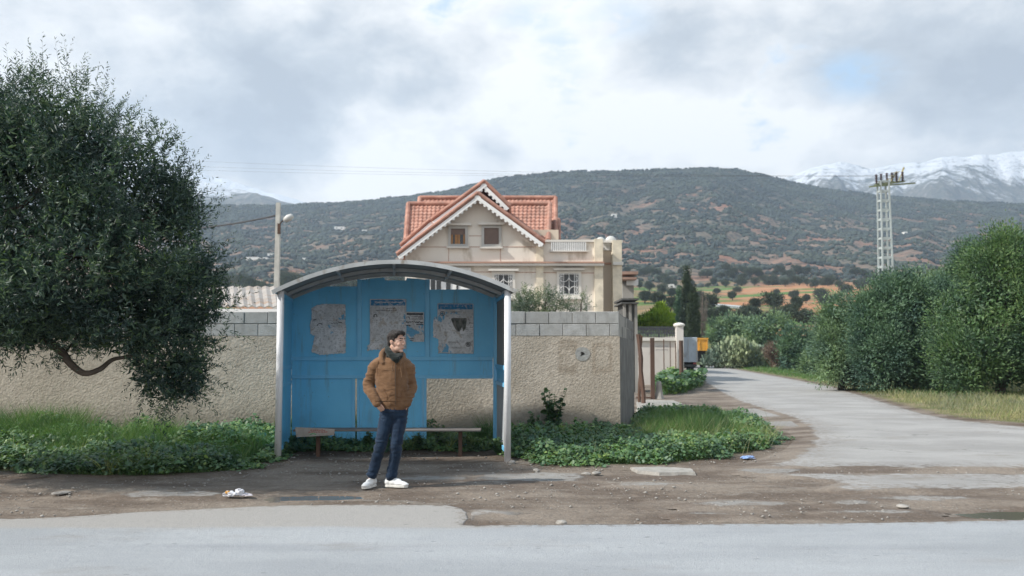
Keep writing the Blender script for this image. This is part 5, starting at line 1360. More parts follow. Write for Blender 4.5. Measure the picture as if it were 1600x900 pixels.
for pts, r0, r1 in (([(-7.3, 11.1, 1.4), at(20, 510, 10.6), at(88, 543, 10.3), at(108, 566, 10.2), at(131, 583, 10.2), at(156, 577, 10.3), at(176, 562, 10.4), at(205, 556, 10.5), at(235, 540, 10.6)], .058, .014),
                    ([at(90, 545, 10.3), at(96, 552, 10.3), at(104, 548, 10.4), at(125, 520, 10.5)], .02, .01),
                    ([(-7.0, 10.9, 2.2), at(60, 420, 10.6), at(160, 380, 10.7), at(250, 330, 10.8)], .07, .015), ([(-6.8, 10.8, 2.8), at(60, 300, 10.6), at(120, 200, 10.7)], .06, .012),
                    ([at(60, 420, 10.6), at(170, 460, 10.7), at(250, 520, 10.8), at(275, 590, 10.9)], .04, .01), ([(-7.0, 10.9, 2.4), at(-20, 300, 10.7), at(20, 180, 10.7)], .05, .012)):
    Q, rr = branch(pts, r0, r1); MB().tube(Q, rr, 8).build('limb', M_bark, olive, smooth=True)

def crown_mesh(name, ells, nclump, per, L, W, mt, seed, parent=None, world=True, lo=.6, gap=.44, up=.35, inner=.25, csz=.28, twist=.9):
    """crown of many leaf clumps"""
    r = np.random.default_rng(seed); P, Nn = ell_points(ells, nclump, r, lo, 1.0)
    R_ = np.mean([e[1] for e in ells]); k = fbm(P * (1.2 / R_) + seed, 3, seed) > gap; P, Nn = P[k], Nn[k]
    P = P + Nn * (R_ * .55 * (fbm(P * (2.2 / R_) + seed * 2, 3, seed + 9) - .5))[:, None]
    n = len(P); cs = R_ * csz * r.uniform(.6, 1.4, n)
    off = r.normal(size=(n, per, 3)) * (cs[:, None, None] * np.array([.55, .55, .5]))
    Q = P[:, None] + off; D_ = unit(Nn[:, None] * .7 + unit(off) * .7 + np.array([0, 0, up]) + r.normal(size=off.shape) * twist * .5)
    Q = Q.reshape(-1, 3); D_ = D_.reshape(-1, 3); m_ = len(Q)
    A = diamond(Q, D_, L * r.uniform(.6, 1.25, m_), W * r.uniform(.7, 1.2, m_), r)
    ni = int(m_ * inner); P2, _ = ell_points(ells, ni, r, .2, .82); B = diamond(P2, unit(r.normal(size=P2.shape)), L * r.uniform(1.2, 2, len(P2)), W * r.uniform(1.5, 2.6, len(P2)), r)
    V, T = join(A, B)
    V[:, 2] = np.maximum(V[:, 2], .02) if world else V[:, 2]
    return np_mesh(name, V, T, mt, parent, world)
M_pale = leafmat('pale_olive_foliage', [(0.090, 0.159, 0.097), (0.128, 0.204, 0.130), (0.167, 0.258, 0.154), (0.084, 0.143, 0.089), (0.205, 0.302, 0.162)], .6, .2, .9)
M_mid = leafmat('olive_foliage', [(0.051, 0.107, 0.068), (0.074, 0.143, 0.088), (0.101, 0.180, 0.120), (0.045, 0.094, 0.064), (0.136, 0.216, 0.152)], .6, .2, .9)
M_green = leafmat('fresh_green_foliage', [(0.044, 0.095, 0.044), (0.069, 0.140, 0.058), (0.103, 0.185, 0.078), (0.039, 0.078, 0.044), (0.148, 0.224, 0.101)], .6, .25, .9)
M_far = leafmat('distant_olive_foliage', [(.035, .055, .032), (.05, .075, .045), (.07, .09, .055), (.03, .045, .03)], .7, .1, .05)
M_cyp = leafmat('cypress_foliage', [(.022, .042, .024), (.035, .06, .034), (.05, .075, .04)], .7, .1, .2)
M_lime = leafmat('lime_foliage', [(.14, .22, .03), (.20, .30, .04), (.26, .36, .06), (.10, .18, .03)], .5, .35, .5)
def pxell(lst, Y_):
    out = []
    for px, py, rx, rz, dy, ry in lst:
        c_ = at(px, py, Y_ + dy); k = (Y_ + dy) / F; out.append(((c_.x, Y_ + dy, c_.z), (rx * k, ry, rz * k)))
    return out
def px_tree(name, label, cat, Y_, base_px, lst, nclump, per, L, W, mt, seed, trunk=.14, group=None, **kw):
    ells = pxell(lst, Y_); b = at(base_px, 560, Y_); root = empty(name, (b.x, Y_, 0), label, cat, group)
    crown_mesh('crown', ells, nclump, per, L, W, mt, seed, root, **kw)
    top = Vector(ells[0][0]); m = MB(); Q, rr = branch([(b.x, Y_, -.1), (b.x + .08, Y_, top.z * .35), (top.x, Y_ + .1, top.z * .8), (top.x, Y_, top.z)], trunk, trunk * .3); m.tube(Q, rr, 8); m.build('trunk', M_bark, root, smooth=True)
    for i, e_ in enumerate(ells[:4]):
        c_ = Vector(e_[0]); Q, rr = branch([(b.x, Y_, top.z * .25), (b.x * .5 + c_.x * .5, (Y_ + c_.y) / 2, c_.z * .6), c_], trunk * .5, .02); MB().tube(Q, rr, 6).build('limb', M_bark, root, smooth=True)
    return root
px_tree('olive_tree', 'pale bushy olive tree, left end of the row beside the side road', 'tree', 36.0, 1312, [(1318, 525, 42, 70, 0, 1.3), (1300, 560, 28, 45, -.5, .9), (1335, 565, 36, 42, .3, 1.0), (1300, 500, 24, 35, .6, .8)], 700, 46, .13, .042, M_pale, 1, lo=.55)
px_tree('olive_tree', 'tall grey green olive tree, second in the row by the side road', 'tree', 34.5, 1400, [(1400, 500, 58, 70, .5, 1.6), (1375, 555, 45, 55, -.6, 1.3), (1425, 560, 48, 50, -.3, 1.3), (1415, 455, 34, 36, .8, 1.0), (1360, 500, 34, 45, 0, 1.1)], 1100, 46, .13, .042, M_mid, 2, lo=.55)
px_tree('olive_tree', 'dark olive tree squeezed between the tall olive and the big fresh green tree', 'tree', 35.5, 1478, [(1478, 510, 45, 70, .6, 1.4), (1462, 560, 38, 48, 0, 1.2), (1500, 560, 40, 50, .3, 1.2), (1470, 470, 30, 36, .8, .9)], 900, 46, .13, .042, M_mid, 3, lo=.55)
px_tree('broadleaf_tree', 'big fresh green bushy tree reaching the ground at the right edge of the road bend', 'tree', 31.5, 1560, [(1560, 505, 85, 85, 0, 1.9), (1575, 430, 70, 62, .3, 1.6), (1510, 555, 50, 55, -.8, 1.3), (1600, 560, 60, 55, -.6, 1.5), (1600, 400, 50, 40, .5, 1.2), (1570, 392, 34, 32, .4, .9), (1500, 500, 42, 45, .2, 1.2), (1660, 480, 70, 95, .5, 1.8)], 2400, 48, .125, .044, M_green, 4, trunk=.2, lo=.6)
px_tree('olive_tree', 'olive crown rising behind the left shoulder of the big green tree', 'tree', 38.0, 1518, [(1522, 405, 34, 34, 0, 1.0), (1505, 430, 28, 30, .4, .9), (1530, 460, 40, 50, .2, 1.2)], 420, 40, .13, .042, M_mid, 5, trunk=.16, lo=.5)
px_tree('olive_tree', 'low round pale olive tree directly in front of the pylon foot', 'tree', 44.0, 1450, [(1440, 455, 40, 32, 0, 1.6), (1480, 460, 44, 34, .6, 1.6), (1400, 460, 30, 30, .6, 1.3)], 420, 40, .15, .05, M_pale, 6, trunk=.16)
# further along the side road
px_tree('olive_tree', 'round dark olive tree left of centre behind the cactus clump', 'tree', 96.0, 1135, [(1132, 522, 26, 26, 0, 1.7), (1152, 520, 24, 28, .6, 1.7)], 260, 40, .32, .11, M_pale, 11, trunk=.2)
px_tree('olive_tree', 'wide dark olive tree behind the brown leafless shrub', 'tree', 92.0, 1195, [(1185, 520, 28, 28, 0, 1.8), (1212, 520, 30, 30, .6, 1.8), (1200, 545, 34, 26, 0, 1.7)], 320, 40, .32, .11, M_pale, 12, trunk=.2)
px_tree('olive_tree', 'dark olive tree right of the brown shrub with branches down to the grass', 'tree', 72.0, 1250, [(1250, 545, 32, 34, 0, 1.7), (1268, 560, 28, 30, -.6, 1.4), (1236, 560, 22, 26, -.3, 1.2)], 360, 40, .26, .09, M_mid, 13, trunk=.2)
px_tree('olive_tree', 'low bushy olive tree between the dark olive and the pale row by the road', 'tree', 58.0, 1282, [(1284, 560, 26, 32, 0, 1.3), (1270, 575, 18, 20, -.3, 1.0)], 260, 40, .2, .07, M_pale, 14, trunk=.14)
# cypresses
def cypress(label, px, ytop, ybase, rx, Y_, seed, mt=M_cyp):
    ells = []
    H = ybase - ytop
    for i in range(7):
        f = (i + .5) / 7; c_ = at(px + (i % 2) * .6, ybase - f * H, Y_); k = Y_ / F; w_ = rx * (1 - f ** 2.2) ** .8 * (1.0 if f > .15 else .8); ells.append(((c_.x, Y_, c_.z), (max(w_, 1.6) * k, max(w_, 1.6) * k, H / 7 * k * .95)))
    b = at(px, 560, Y_); root = empty('cypress_tree', (b.x, Y_, 0), label, 'tree', 'cypresses behind the lorry'); crown_mesh('crown', ells, 330, 36, .30, .07, mt, seed, root, lo=.4, gap=.34, up=1.5, csz=.42, twist=.5)
    t_ = at(px, ytop + 8, Y_); MB().tube([(b.x, Y_, -.1), (t_.x, Y_, t_.z * .5), (t_.x, Y_, t_.z)], [.2, .12, .03], 8).build('trunk', M_bark, root)
cypress('slender dark cypress, tallest one behind the lorry', 1073, 420, 545, 9, 102, 21)
cypress('broader cypress standing right against the tallest one behind the lorry', 1083, 448, 548, 9, 98, 22)
cypress('shorter pale cypress just left of the tallest one', 1062, 455, 545, 11, 108, 23, M_mid)
# leafless trees and brown shrub
M_twig = paint('brown_twigs', (.16, .12, .095), .95, .25, 4, spec=.05)
def twiggy(name, label, px, ybase, rx, rz, Y_, seed, n=420, mt=M_twig):
    r_ = random.Random(seed); k = Y_ / F; b = at(px, 560, Y_); root = empty(name, (b.x, Y_, 0), label, 'shrub' if rz < 40 else 'tree'); c_ = at(px, ybase - rz, Y_); zb = at(px, ybase, Y_).z
    m = MB(); zb = max(0, zb) if rz < 40 else 0
    tips = []
    for i in range(n // 6):
        an = r_.uniform(0, 6.28); f = r_.uniform(.3, 1) ; q = Vector((c_.x + math.cos(an) * rx * k * f * r_.uniform(.5, 1), Y_ + math.sin(an) * rx * k * f * .8, c_.z + rz * k * math.sqrt(max(0, 1 - f * f * .8)) * r_.uniform(-.1, 1)))
        s0 = Vector((b.x + r_.uniform(-.3, .3), Y_ + r_.uniform(-.3, .3), zb)); mid = s0.lerp(q, .5) + Vector((r_.uniform(-.2, .2), 0, r_.uniform(0, .3)))
        m.tube([s0, mid, q], [.035, .022, .01], 4, cap=False); tips.append((mid, q))
    m.build('branches', mt, root); m = MB()
    for i in range(n * 3):
        a, b_ = r_.choice(tips); s0 = a.lerp(b_, r_.random()); q = s0 + Vector((r_.gauss(0, 1), r_.gauss(0, 1), r_.uniform(0, 1.4))).normalized() * r_.uniform(.25, .6) * rx * k * .45
        m.tube([s0, q], [.016, .008], 3, cap=False)
    m.build('twigs', mt, root)
twiggy('brown_shrub', 'brown leafless shrub beside the pale cactus clump', 1211, 574, 26, 22, 82, 31, 700)
twiggy('bare_tree', 'bare brown tree right of the cypresses behind the orange truck', 1097, 545, 14, 50, 110, 32, 300, paint('grey_brown_twigs', (.15, .125, .105), .95, .2, 4))
# prickly pear
M_pear = leafmat('cactus_pads', [(.17, .23, .15), (.22, .28, .18), (.27, .32, .22), (.15, .20, .14)], .6, .0, .4)
def cactus():
    r = np.random.default_rng(33); Y_ = 84.0; k = Y_ / F
    ells = pxell([(1122, 560, 20, 17, 0, 1.2), (1150, 552, 26, 25, 0, 1.5), (1172, 556, 24, 21, .5, 1.3), (1138, 556, 22, 22, -.6, 1.3), (1108, 566, 14, 10, 0, 1)], Y_)
    b = at(1148, 575, Y_); root = empty('prickly_pear', (b.x, Y_, 0), 'pale green prickly pear cactus clump beside the side road', 'cactus')
    P, Nn = ell_points(ells, 2600, r, .45, 1.0); D_ = unit(Nn * .4 + np.array([0, 0, 1.1]) + r.normal(size=P.shape) * .35); n = len(P); L = r.uniform(.26, .42, n)
    N_ = unit(r.normal(size=P.shape) * [1, 1, .2])
    V1, T1 = hexleaf(P, D_, N_, L, L * .62, .08); V2, T2 = hexleaf(P + N_ * .03, D_, -N_, L, L * .62, .08)
    V, T = join((V1, T1), (V2, T2)); V[:, 2] = np.maximum(V[:, 2], .02)
    np_mesh('pads', V, T, M_pear, root); MB().tube([(b.x, Y_, -.1), (b.x, Y_, 1.0), (b.x + .1, Y_, 1.9)], [.25, .2, .1], 8).build('stem', M_twig, root)
cactus()
px_tree('lime_bush', 'bright yellow green bush rising behind the black slatted fence', 'bush', 52.0, 1024, [(1030, 500, 20, 17, 0, .9), (1008, 506, 16, 12, 0, .7), (1032, 490, 11, 12, .2, .5), (1046, 510, 10, 12, 0, .5)], 210, 30, .24, .08, M_lime, 41, trunk=.06, up=1.6, gap=.42)
# saplings between the wall and the house
M_sap = leafmat('sapling_leaves', [(.13, .17, .12), (.17, .21, .15), (.10, .14, .09), (.21, .25, .18)], .6, .25, .9)
for lb, px, lst, sd in (('grey green olive bush above the wall below the house window, fullest of three', 852, [(852, 478, 26, 24, 0, .5), (868, 486, 24, 20, .2, .4), (840, 490, 22, 20, 0, .4)], 51),
                        ('olive bush just right of the white shelter post above the wall', 818, [(820, 480, 13, 22, 0, .35), (812, 490, 14, 16, 0, .3)], 52),
                        ('thin olive sapling above the wall in front of the stone corner pillar', 905, [(908, 474, 15, 13, 0, .3), (890, 486, 16, 12, 0, .3)], 53)):
    Y_ = 21.0; ells = pxell(lst, Y_); b = at(px, 560, Y_); root = empty('olive_bush', (b.x, Y_, 0), lb, 'bush', 'young olives behind the wall'); r = np.random.default_rng(sd)
    P, Nn = ell_points(ells, 210 if sd != 53 else 46, r, .2, 1.0); D_ = unit(Nn * .4 + np.array([0, 0, .9]) + r.normal(size=P.shape) * .4); A = shoots(P, D_, r.uniform(.2, .4, len(P)), 16, .075, .02, r)
    np_mesh('crown', A[0], A[1], M_sap, root); c_ = Vector(ells[0][0]); MB().tube([(b.x, Y_, -.1), (b.x, Y_, 1.2), c_], [.05, .035, .015], 8).build('trunk', M_bark, root)
    m = MB()
    for e_ in ells: m.tube([(b.x, Y_, 1.3), Vector(e_[0]), Vector(e_[0]) + Vector((.05, 0, e_[1][2] * .8))], [.03, .015, .006], 5)
    m.build('limb', M_bark, root)

# olive trees of the valley: three kinds, copied
protos = []
for i, (sz, nb) in enumerate(((1.0, 3), (.85, 2), (1.2, 4))):
    r_ = random.Random(60 + i); ells = [((r_.uniform(-.9, .9) * sz, r_.uniform(-.9, .9) * sz, 2.3 * sz + r_.uniform(-.4, .5)), (1.5 * sz, 1.5 * sz, 1.15 * sz)) for _ in range(nb)]
    root = empty('olive_tree', (0, 0, -50)); crown_mesh('crown', ells, 130, 26, .42, .16, M_far, 70 + i, root, world=False, gap=.36, csz=.34)
    MB().tube([(0, 0, -.4), (.1, 0, 1.0 * sz), (0, 0, 2.4 * sz)], [.22, .16, .05], 7).build('trunk', M_bark, root, world=False); protos.append(root)
used = [False] * 3
rt = random.Random(77)
def far_tree(px, Y_, sc_, label, group):
    i = rt.randrange(3); p_ = protos[i]
    c_ = p_ if not used[i] else copy_tree(p_)
    used[i] = True
    u = (px - 800) / F; z = float(ground_z(np.array([u * Y_]), np.array([Y_]))[0]); c_.location = (u * Y_, Y_, z); c_.rotation_euler.z = rt.uniform(0, 6.28); c_.scale = (sc_, sc_, sc_ * rt.uniform(.85, 1.1))
    tag(c_, label, 'tree', group)
for px, y_, s in ((1228, 448, 1.1), (1242, 446, 1), (1262, 447, 1.1), (1295, 447, 1.1), (1312, 452, 1), (1240, 468, 1.0), (1180, 447, .9), (1160, 447, 1), (1195, 446, .9), (1135, 449, .9), (1145, 470, .8), (1120, 461, 1.0), (1107, 450, .8), (1000, 452, .9), (1015, 455, 1.0), (1035, 462, 1.1), (1050, 466, 1.0),
                  (1008, 474, 1.1), (1030, 480, 1.2), (1048, 488, 1.1), (1180, 486, .8), (1210, 488, .9), (1175, 502, 1), (1195, 512, 1), (1235, 500, 1), (1246, 486, .8), (1260, 474, .8), (1285, 470, .9), (1275, 452, .9), (1290, 484, .8), (1325, 462, .9), (1345, 456, .9), (1130, 500, 1), (1112, 512, 1.1), (1220, 512, 1.1), (1160, 516, 1.1), (1095, 470, .9), (1100, 492, 1.1), (1255, 512, 1.0), (1340, 448, 1), (1365, 450, 1), (1215, 462, .7), (1152, 459, .7)):
    Yq = find_Y(px, y_, 113, 490); far_tree(px, Yq + rt.uniform(-1, 1), s * rt.uniform(.85, 1.1) * (.75 if Yq < 170 else 1.0), 'round olive tree on the red earth terraces of the valley', 'olive trees of the valley terraces')
for i in range(70):
    px = rt.uniform(310, 660); Yq = rt.uniform(300, 478); far_tree(px, Yq, rt.uniform(1.1, 1.7), 'olive tree in the dark grove at the foot of the hill left of the house', 'olive grove left of the house')
for i in range(60):
    px = rt.uniform(960, 1400) ; Yq = rt.uniform(455, 520); far_tree(px, Yq, rt.uniform(.9, 1.4), 'dark olive tree along the foot of the main hill right of the house', 'olive trees along the hill foot')

# ------------------------------------------------------------------ weeds and grass
def scatter(poly, n, r, xmin=-99, xmax=99, ymax=99, rag=.38):
    xs_ = [p[0] for p in poly]; ys_ = [p[1] for p in poly]; X = r.uniform(max(min(xs_), xmin) - .3, min(max(xs_), xmax) + .3, n); Y = r.uniform(min(ys_) - .3, min(max(ys_), ymax), n)
    sd = edge_dist(X, Y, poly) * np.where(inpoly(X, Y, poly), 1, -1)
    k = (sd > 2.2 * rag * (fbm(np.stack([X * 2.6, Y * 2.6, X * 0 + 4], -1), 4, 19, .6) - .44)) & ~((Y > WALL_Y - .03) & (X < xc + .02)) & ~((X < xc + (Y - WALL_Y) * .19) & (Y > WALL_Y))
    return X[k], Y[k]
M_mallow = leafmat('mallow_leaves', [(0.047, 0.112, 0.049), (0.078, 0.163, 0.068), (0.117, 0.215, 0.093), (0.047, 0.103, 0.064), (0.172, 0.249, 0.085), (0.101, 0.181, 0.111)], .5, .3, 2.2)
M_grass = leafmat('grass_blades', [(0.050, 0.133, 0.032), (0.077, 0.171, 0.041), (0.108, 0.209, 0.059), (0.054, 0.123, 0.036), (0.180, 0.228, 0.099)], .55, .3, 1.2)
M_dry = leafmat('dry_grass_blades', [(0.187, 0.204, 0.104), (0.255, 0.238, 0.152), (0.119, 0.170, 0.067), (0.306, 0.272, 0.199)], .7, .25, .6)
def dfar(X, Y, poly):                # distance to the wall side counts for nothing: only the free edges thin out
    return edge_dist(X, Y, poly)
def weeds(name, label, poly, nleaf, nblade, seed, hfun, bfun, lsz=1.0, xmin=-99, ymax=99, mats=(M_mallow, M_grass)):
    r = np.random.default_rng(seed)
    X, Y = scatter(poly, nleaf, r, xmin, 99, ymax); h = hfun(X, Y)
    f = r.random(len(X)) ** .6; Z = h * f + .015
    P = np.stack([X, Y, Z], -1) + r.normal(size=(len(X), 3)) * [.03, .03, .01]
    pn = fbm(np.stack([X * 9, Y * 9, X * 0], -1), 2, seed); a = pn * 14 + r.normal(size=len(X)) * 1.1
    N_ = unit(np.stack([np.cos(a) * .5, np.sin(a) * .5 - .25, np.full(len(X), .9)], -1) + r.normal(size=P.shape) * .28); D_ = unit(r.normal(size=P.shape) * [1, 1, .25])
    S = lsz * r.uniform(.028, .068, len(X)) * (.75 + .6 * f)
    A = hexleaf(P, D_, N_, S, S * 1.15, .16)
    o1 = tag(np_mesh(name, A[0], A[1], mats[0]), label, 'weeds', kind='stuff')
    X, Y = scatter(poly, nblade, r, xmin, 99, ymax); g = bfun(X, Y, r); k = g > .04; X, Y, g = X[k], Y[k], g[k]
    P = np.stack([X, Y, X * 0 - .01], -1); D_ = unit(np.array([0, 0, 1.]) + r.normal(size=P.shape) * .22)
    B = blades(P, D_, g * r.uniform(.6, 1.2, len(X)), r.uniform(.004, .009, len(X)) * (1 + (Y > 16) * .5), r, .7)
    o2 = tag(np_mesh('grass', B[0], B[1], mats[1]), label.replace('leafy weeds', 'green grass'), 'grass', kind='stuff')
def hl(X, Y):
    e_ = edge_dist(X, Y, [p for p in verge_left]); n_ = fbm(np.stack([X * 2.3, Y * 2.3, X * 0], -1), 4, 7, .6)
    wallside = np.clip((Y - 12.4) / 2.4, 0, 1); fr = np.clip((Y - front_y(X, verge_left)) / .35, .15, 1)
    return fr * (.03 + .46 * n_ ** 1.4 + .22 * wallside * n_) * np.where((X > -3.7) & (X < 0), np.where(Y < 14.75, .45, .95), 1)
def front_y(X, poly):
    out = np.full(len(X), 1e9); n = len(poly)
    for i in range(n):
        ax, ay = poly[i-1][0], poly[i-1][1]; bx, by_ = poly[i][0], poly[i][1]
        if abs(bx - ax) < 1e-6: continue
        k = (X >= min(ax, bx)) & (X <= max(ax, bx)); y_ = ay + (X - ax) / (bx - ax) * (by_ - ay); out = np.where(k, np.minimum(out, y_), out)
    return out
def bl(X, Y, r):
    n_ = fbm(np.stack([X * 1.1 + 9, Y * 1.1, X * 0], -1), 3, 17); w_ = np.clip((Y - 12.6) / 1.8, 0, 1); fr = np.clip((Y - front_y(X, verge_left)) / .5, .1, 1)
    g = fr * (.06 + .62 * w_ * n_ + .30 * n_ * (n_ > .5)); ins = (X > -3.6) & (X < -.1) & (Y < 14.5); return np.where(ins, g * .25, g)
weeds('leafy_weeds', 'low round leafy weeds covering the verge before the wall on the left', verge_left, 105000, 120000, 101, hl, bl, lsz=.72, xmin=-9.6)
def hr(X, Y):
    n_ = fbm(np.stack([X * 2.3, Y * 2.3, X * 0], -1), 4, 27, .6); e_ = edge_dist(X, Y, verge_right); fr = np.clip(np.minimum(Y - front_y(X, verge_right), e_ * 1.2) / .35, .12, 1)
    near = np.clip((X + .2) / 1.0, 0, 1); c_ = np.clip(1 - np.abs(Y - 15.2) / 1.6, 0, 1) * (X < 2)
    bare = np.exp(-(((X - 2.9) / 1.5) ** 2 + ((Y - 15.4) / 1.3) ** 2))          # the clearing where grass rules
    return fr * (.04 + .44 * n_ ** 1.4 + .16 * c_) * (1 - .3 * bare)
def br_(X, Y, r):
    n_ = fbm(np.stack([X * 1.2 + 4, Y * 1.2, X * 0], -1), 3, 37); e_ = edge_dist(X, Y, verge_right); fr = np.clip(e_ / .4, .15, 1)
    n_ = n_ + .12 * (fbm(np.stack([X * 5, Y * 5, X * 0], -1), 2, 3) - .5)
    bare = np.exp(-(((X - 2.9) / 1.7) ** 2 + ((Y - 15.4) / 1.4) ** 2)); deep = np.clip((Y - 16) / 1.5, 0, 1)
    return fr * (.06 + .45 * bare * (n_ + .3) + .40 * deep * n_ + .12 * n_)
weeds('leafy_weeds', 'round leafy weeds spreading from the shelter to the side road corner', verge_right, 100000, 120000, 102, hr, br_, lsz=.72, ymax=22)
weeds('leafy_weeds', 'clump of leafy weeds at the foot of the white wall beside the rusty posts', verge_gate, 12000, 14000, 103, lambda X, Y: .3 + .55 * fbm(np.stack([X, Y * .4, X * 0], -1), 3, 3), lambda X, Y, r: .25 + .4 * fbm(np.stack([X, Y * .4, X * 0], -1), 3, 4), lsz=2.6)
# a few pale seeding grass stalks in the clearing
def stalks():
    r = np.random.default_rng(8); n = 900; X = r.normal(2.9, .9, n); Y = r.normal(15.0, .7, n); k = inpoly(X, Y, verge_right); X, Y = X[k], Y[k]; n = len(X); P = np.stack([X, Y, X * 0], -1); D_ = unit(np.array([.25, 0, 1.]) + r.normal(size=P.shape) * .2)
    B = blades(P, D_, r.uniform(.3, .62, n), r.uniform(.004, .007, n), r, .9); tag(np_mesh('dry_stalks', B[0], B[1], M_dry), 'pale seeding grass stalks standing in the weeds right of the wall', 'grass', kind='stuff')
stalks()
def tufts():
    r = np.random.default_rng(18); P = []; D_ = []; L = []
    for k in range(150):
        poly = verge_left if k % 2 else verge_right; X, Y = scatter(poly, 3, r, -9.5, 99, 18)
        for x_, y_ in zip(X, Y):
            m_ = r.integers(10, 40); h_ = r.uniform(.15, .5); P.append(np.stack([x_ + r.normal(size=m_) * .03, y_ + r.normal(size=m_) * .03, np.zeros(m_)], -1)); D_.append(unit(np.array([0, 0, 1.]) + r.normal(size=(m_, 3)) * .32)); L.append(h_ * r.uniform(.5, 1.1, m_))
    P = np.concatenate(P); D_ = np.concatenate(D_); L = np.concatenate(L); B = blades(P, D_, L, r.uniform(.005, .010, len(P)), r, .8); tag(np_mesh('grass_tufts', B[0], B[1], M_tuft), 'taller yellow green grass tufts poking out of the leafy weeds', 'grass', kind='stuff')
M_tuft = leafmat('tuft_blades', [(.11, .18, .05), (.17, .23, .08), (.25, .27, .13), (.09, .15, .045)], .6, .3, 2)
tufts()
# tall weeds against the wall right of the shelter
def tall_weed(px, ybase, h_, label, seed, ns=7, lf=.075):
    g_ = gp(px, ybase); r = np.random.default_rng(seed); root = empty('tall_weed', g_, label, 'weed', 'tall weeds against the wall'); m = MB(); LP, LD, LS = [], [], []
    for s in range(ns):
        a = r.uniform(0, 6.28); tilt = r.uniform(.05, .38); tip = Vector(g_) + Vector((math.cos(a) * tilt * h_, math.sin(a) * tilt * h_ * .5, h_ * r.uniform(.6, 1.0))); mid = Vector(g_).lerp(tip, .5) + Vector((0, 0, h_ * .06))
        m.tube([g_, mid, tip], [.009, .006, .003], 5, cap=False); top = 1.0
        for k in range(15):
            f = .25 + .75 * k / 14; q = Vector(g_).lerp(mid, f * 2) if f < .5 else mid.lerp(tip, f * 2 - 1); LP.append(q); b = r.uniform(0, 6.28); LD.append((math.cos(b), math.sin(b), r.uniform(-.1, .5))); LS.append(lf * r.uniform(.6, 1.2) * (1.15 - .5 * f))
    m.build('stem', M_grass, root); LP = np.array(LP, float); LD = unit(np.array(LD)); LS = np.array(LS); N_ = unit(np.array([0, -.4, 1.]) + r.normal(size=LP.shape) * .4); V, T = hexleaf(LP, LD, N_, LS, LS * .95, .12); np_mesh('leaves', V, T, M_weedd, root)
M_weedd = leafmat('dark_weed_leaves', [(.035, .075, .035), (.05, .10, .045), (.07, .125, .055)], .5, .2, 2)
tall_weed(860, 694, .92, 'tallest leafy weed against the plastered wall right of the shelter', 201, 15, .12); tall_weed(836, 695, .55, 'leafy weed just left of the tallest one by the wall', 202, 8, .11)
tall_weed(905, 694, .48, 'single stalked weed right of the tallest one by the wall', 203, 4, .09); tall_weed(942, 692, .46, 'leafy weed before the wall near its corner', 204, 8, .09); tall_weed(960, 690, .40, 'weed right at the corner of the plastered wall', 205, 6, .08)
tall_weed(574, 703, .27, 'broad leaved weed growing under the shelter bench behind the man', 206, 8, .075); tall_weed(655, 704, .26, 'broad leaved weed under the bench right of the man', 207, 8, .08); tall_weed(778, 712, .26, 'pale leafy weed at the foot of the right shelter post', 208, 9, .075)
tall_weed(600, 703, .24, 'broad leaved weed in line with the standing man under the bench', 209, 8, .075); tall_weed(690, 704, .22, 'broad leaved weed left of the right bench leg', 210, 7, .075)
# verge of the side road
def road_verge():
    r = np.random.default_rng(9); n = 90000; px = r.uniform(1080, 1640, n); Y = 12 + 75 * r.random(n) ** 1.1; X = (px - 800) / F * Y; k = inpoly(X, Y, verge_road); X, Y = X[k], Y[k]
    e_ = edge_dist(X, Y, verge_road); g = np.clip(e_ / 1.0, .2, 1) * (.12 + .30 * fbm(np.stack([X * .7, Y * .5, X * 0], -1), 3, 2)); P = np.stack([X, Y, X * 0], -1); D_ = unit(np.array([0, 0, 1.]) + r.normal(size=P.shape) * .3)
    w_ = .005 + Y * .00035; sel = fbm(np.stack([X * .25, Y * .12, X * 0], -1), 3, 12) + np.where(Y > 45, .25, 0) - .08 > .5
    for s_, mt, nm, lb in ((sel, M_grass, 'grass', 'green grass along the far side of the side road'), (~sel, M_dry, 'dry_grass', 'pale dry grass below the olive row on the right')):
        B = blades(P[s_], D_[s_], (g * r.uniform(.5, 1.2, len(X)))[s_], w_[s_], r, .8); tag(np_mesh(nm, B[0], B[1], mt), lb, 'grass', kind='stuff')
road_verge()
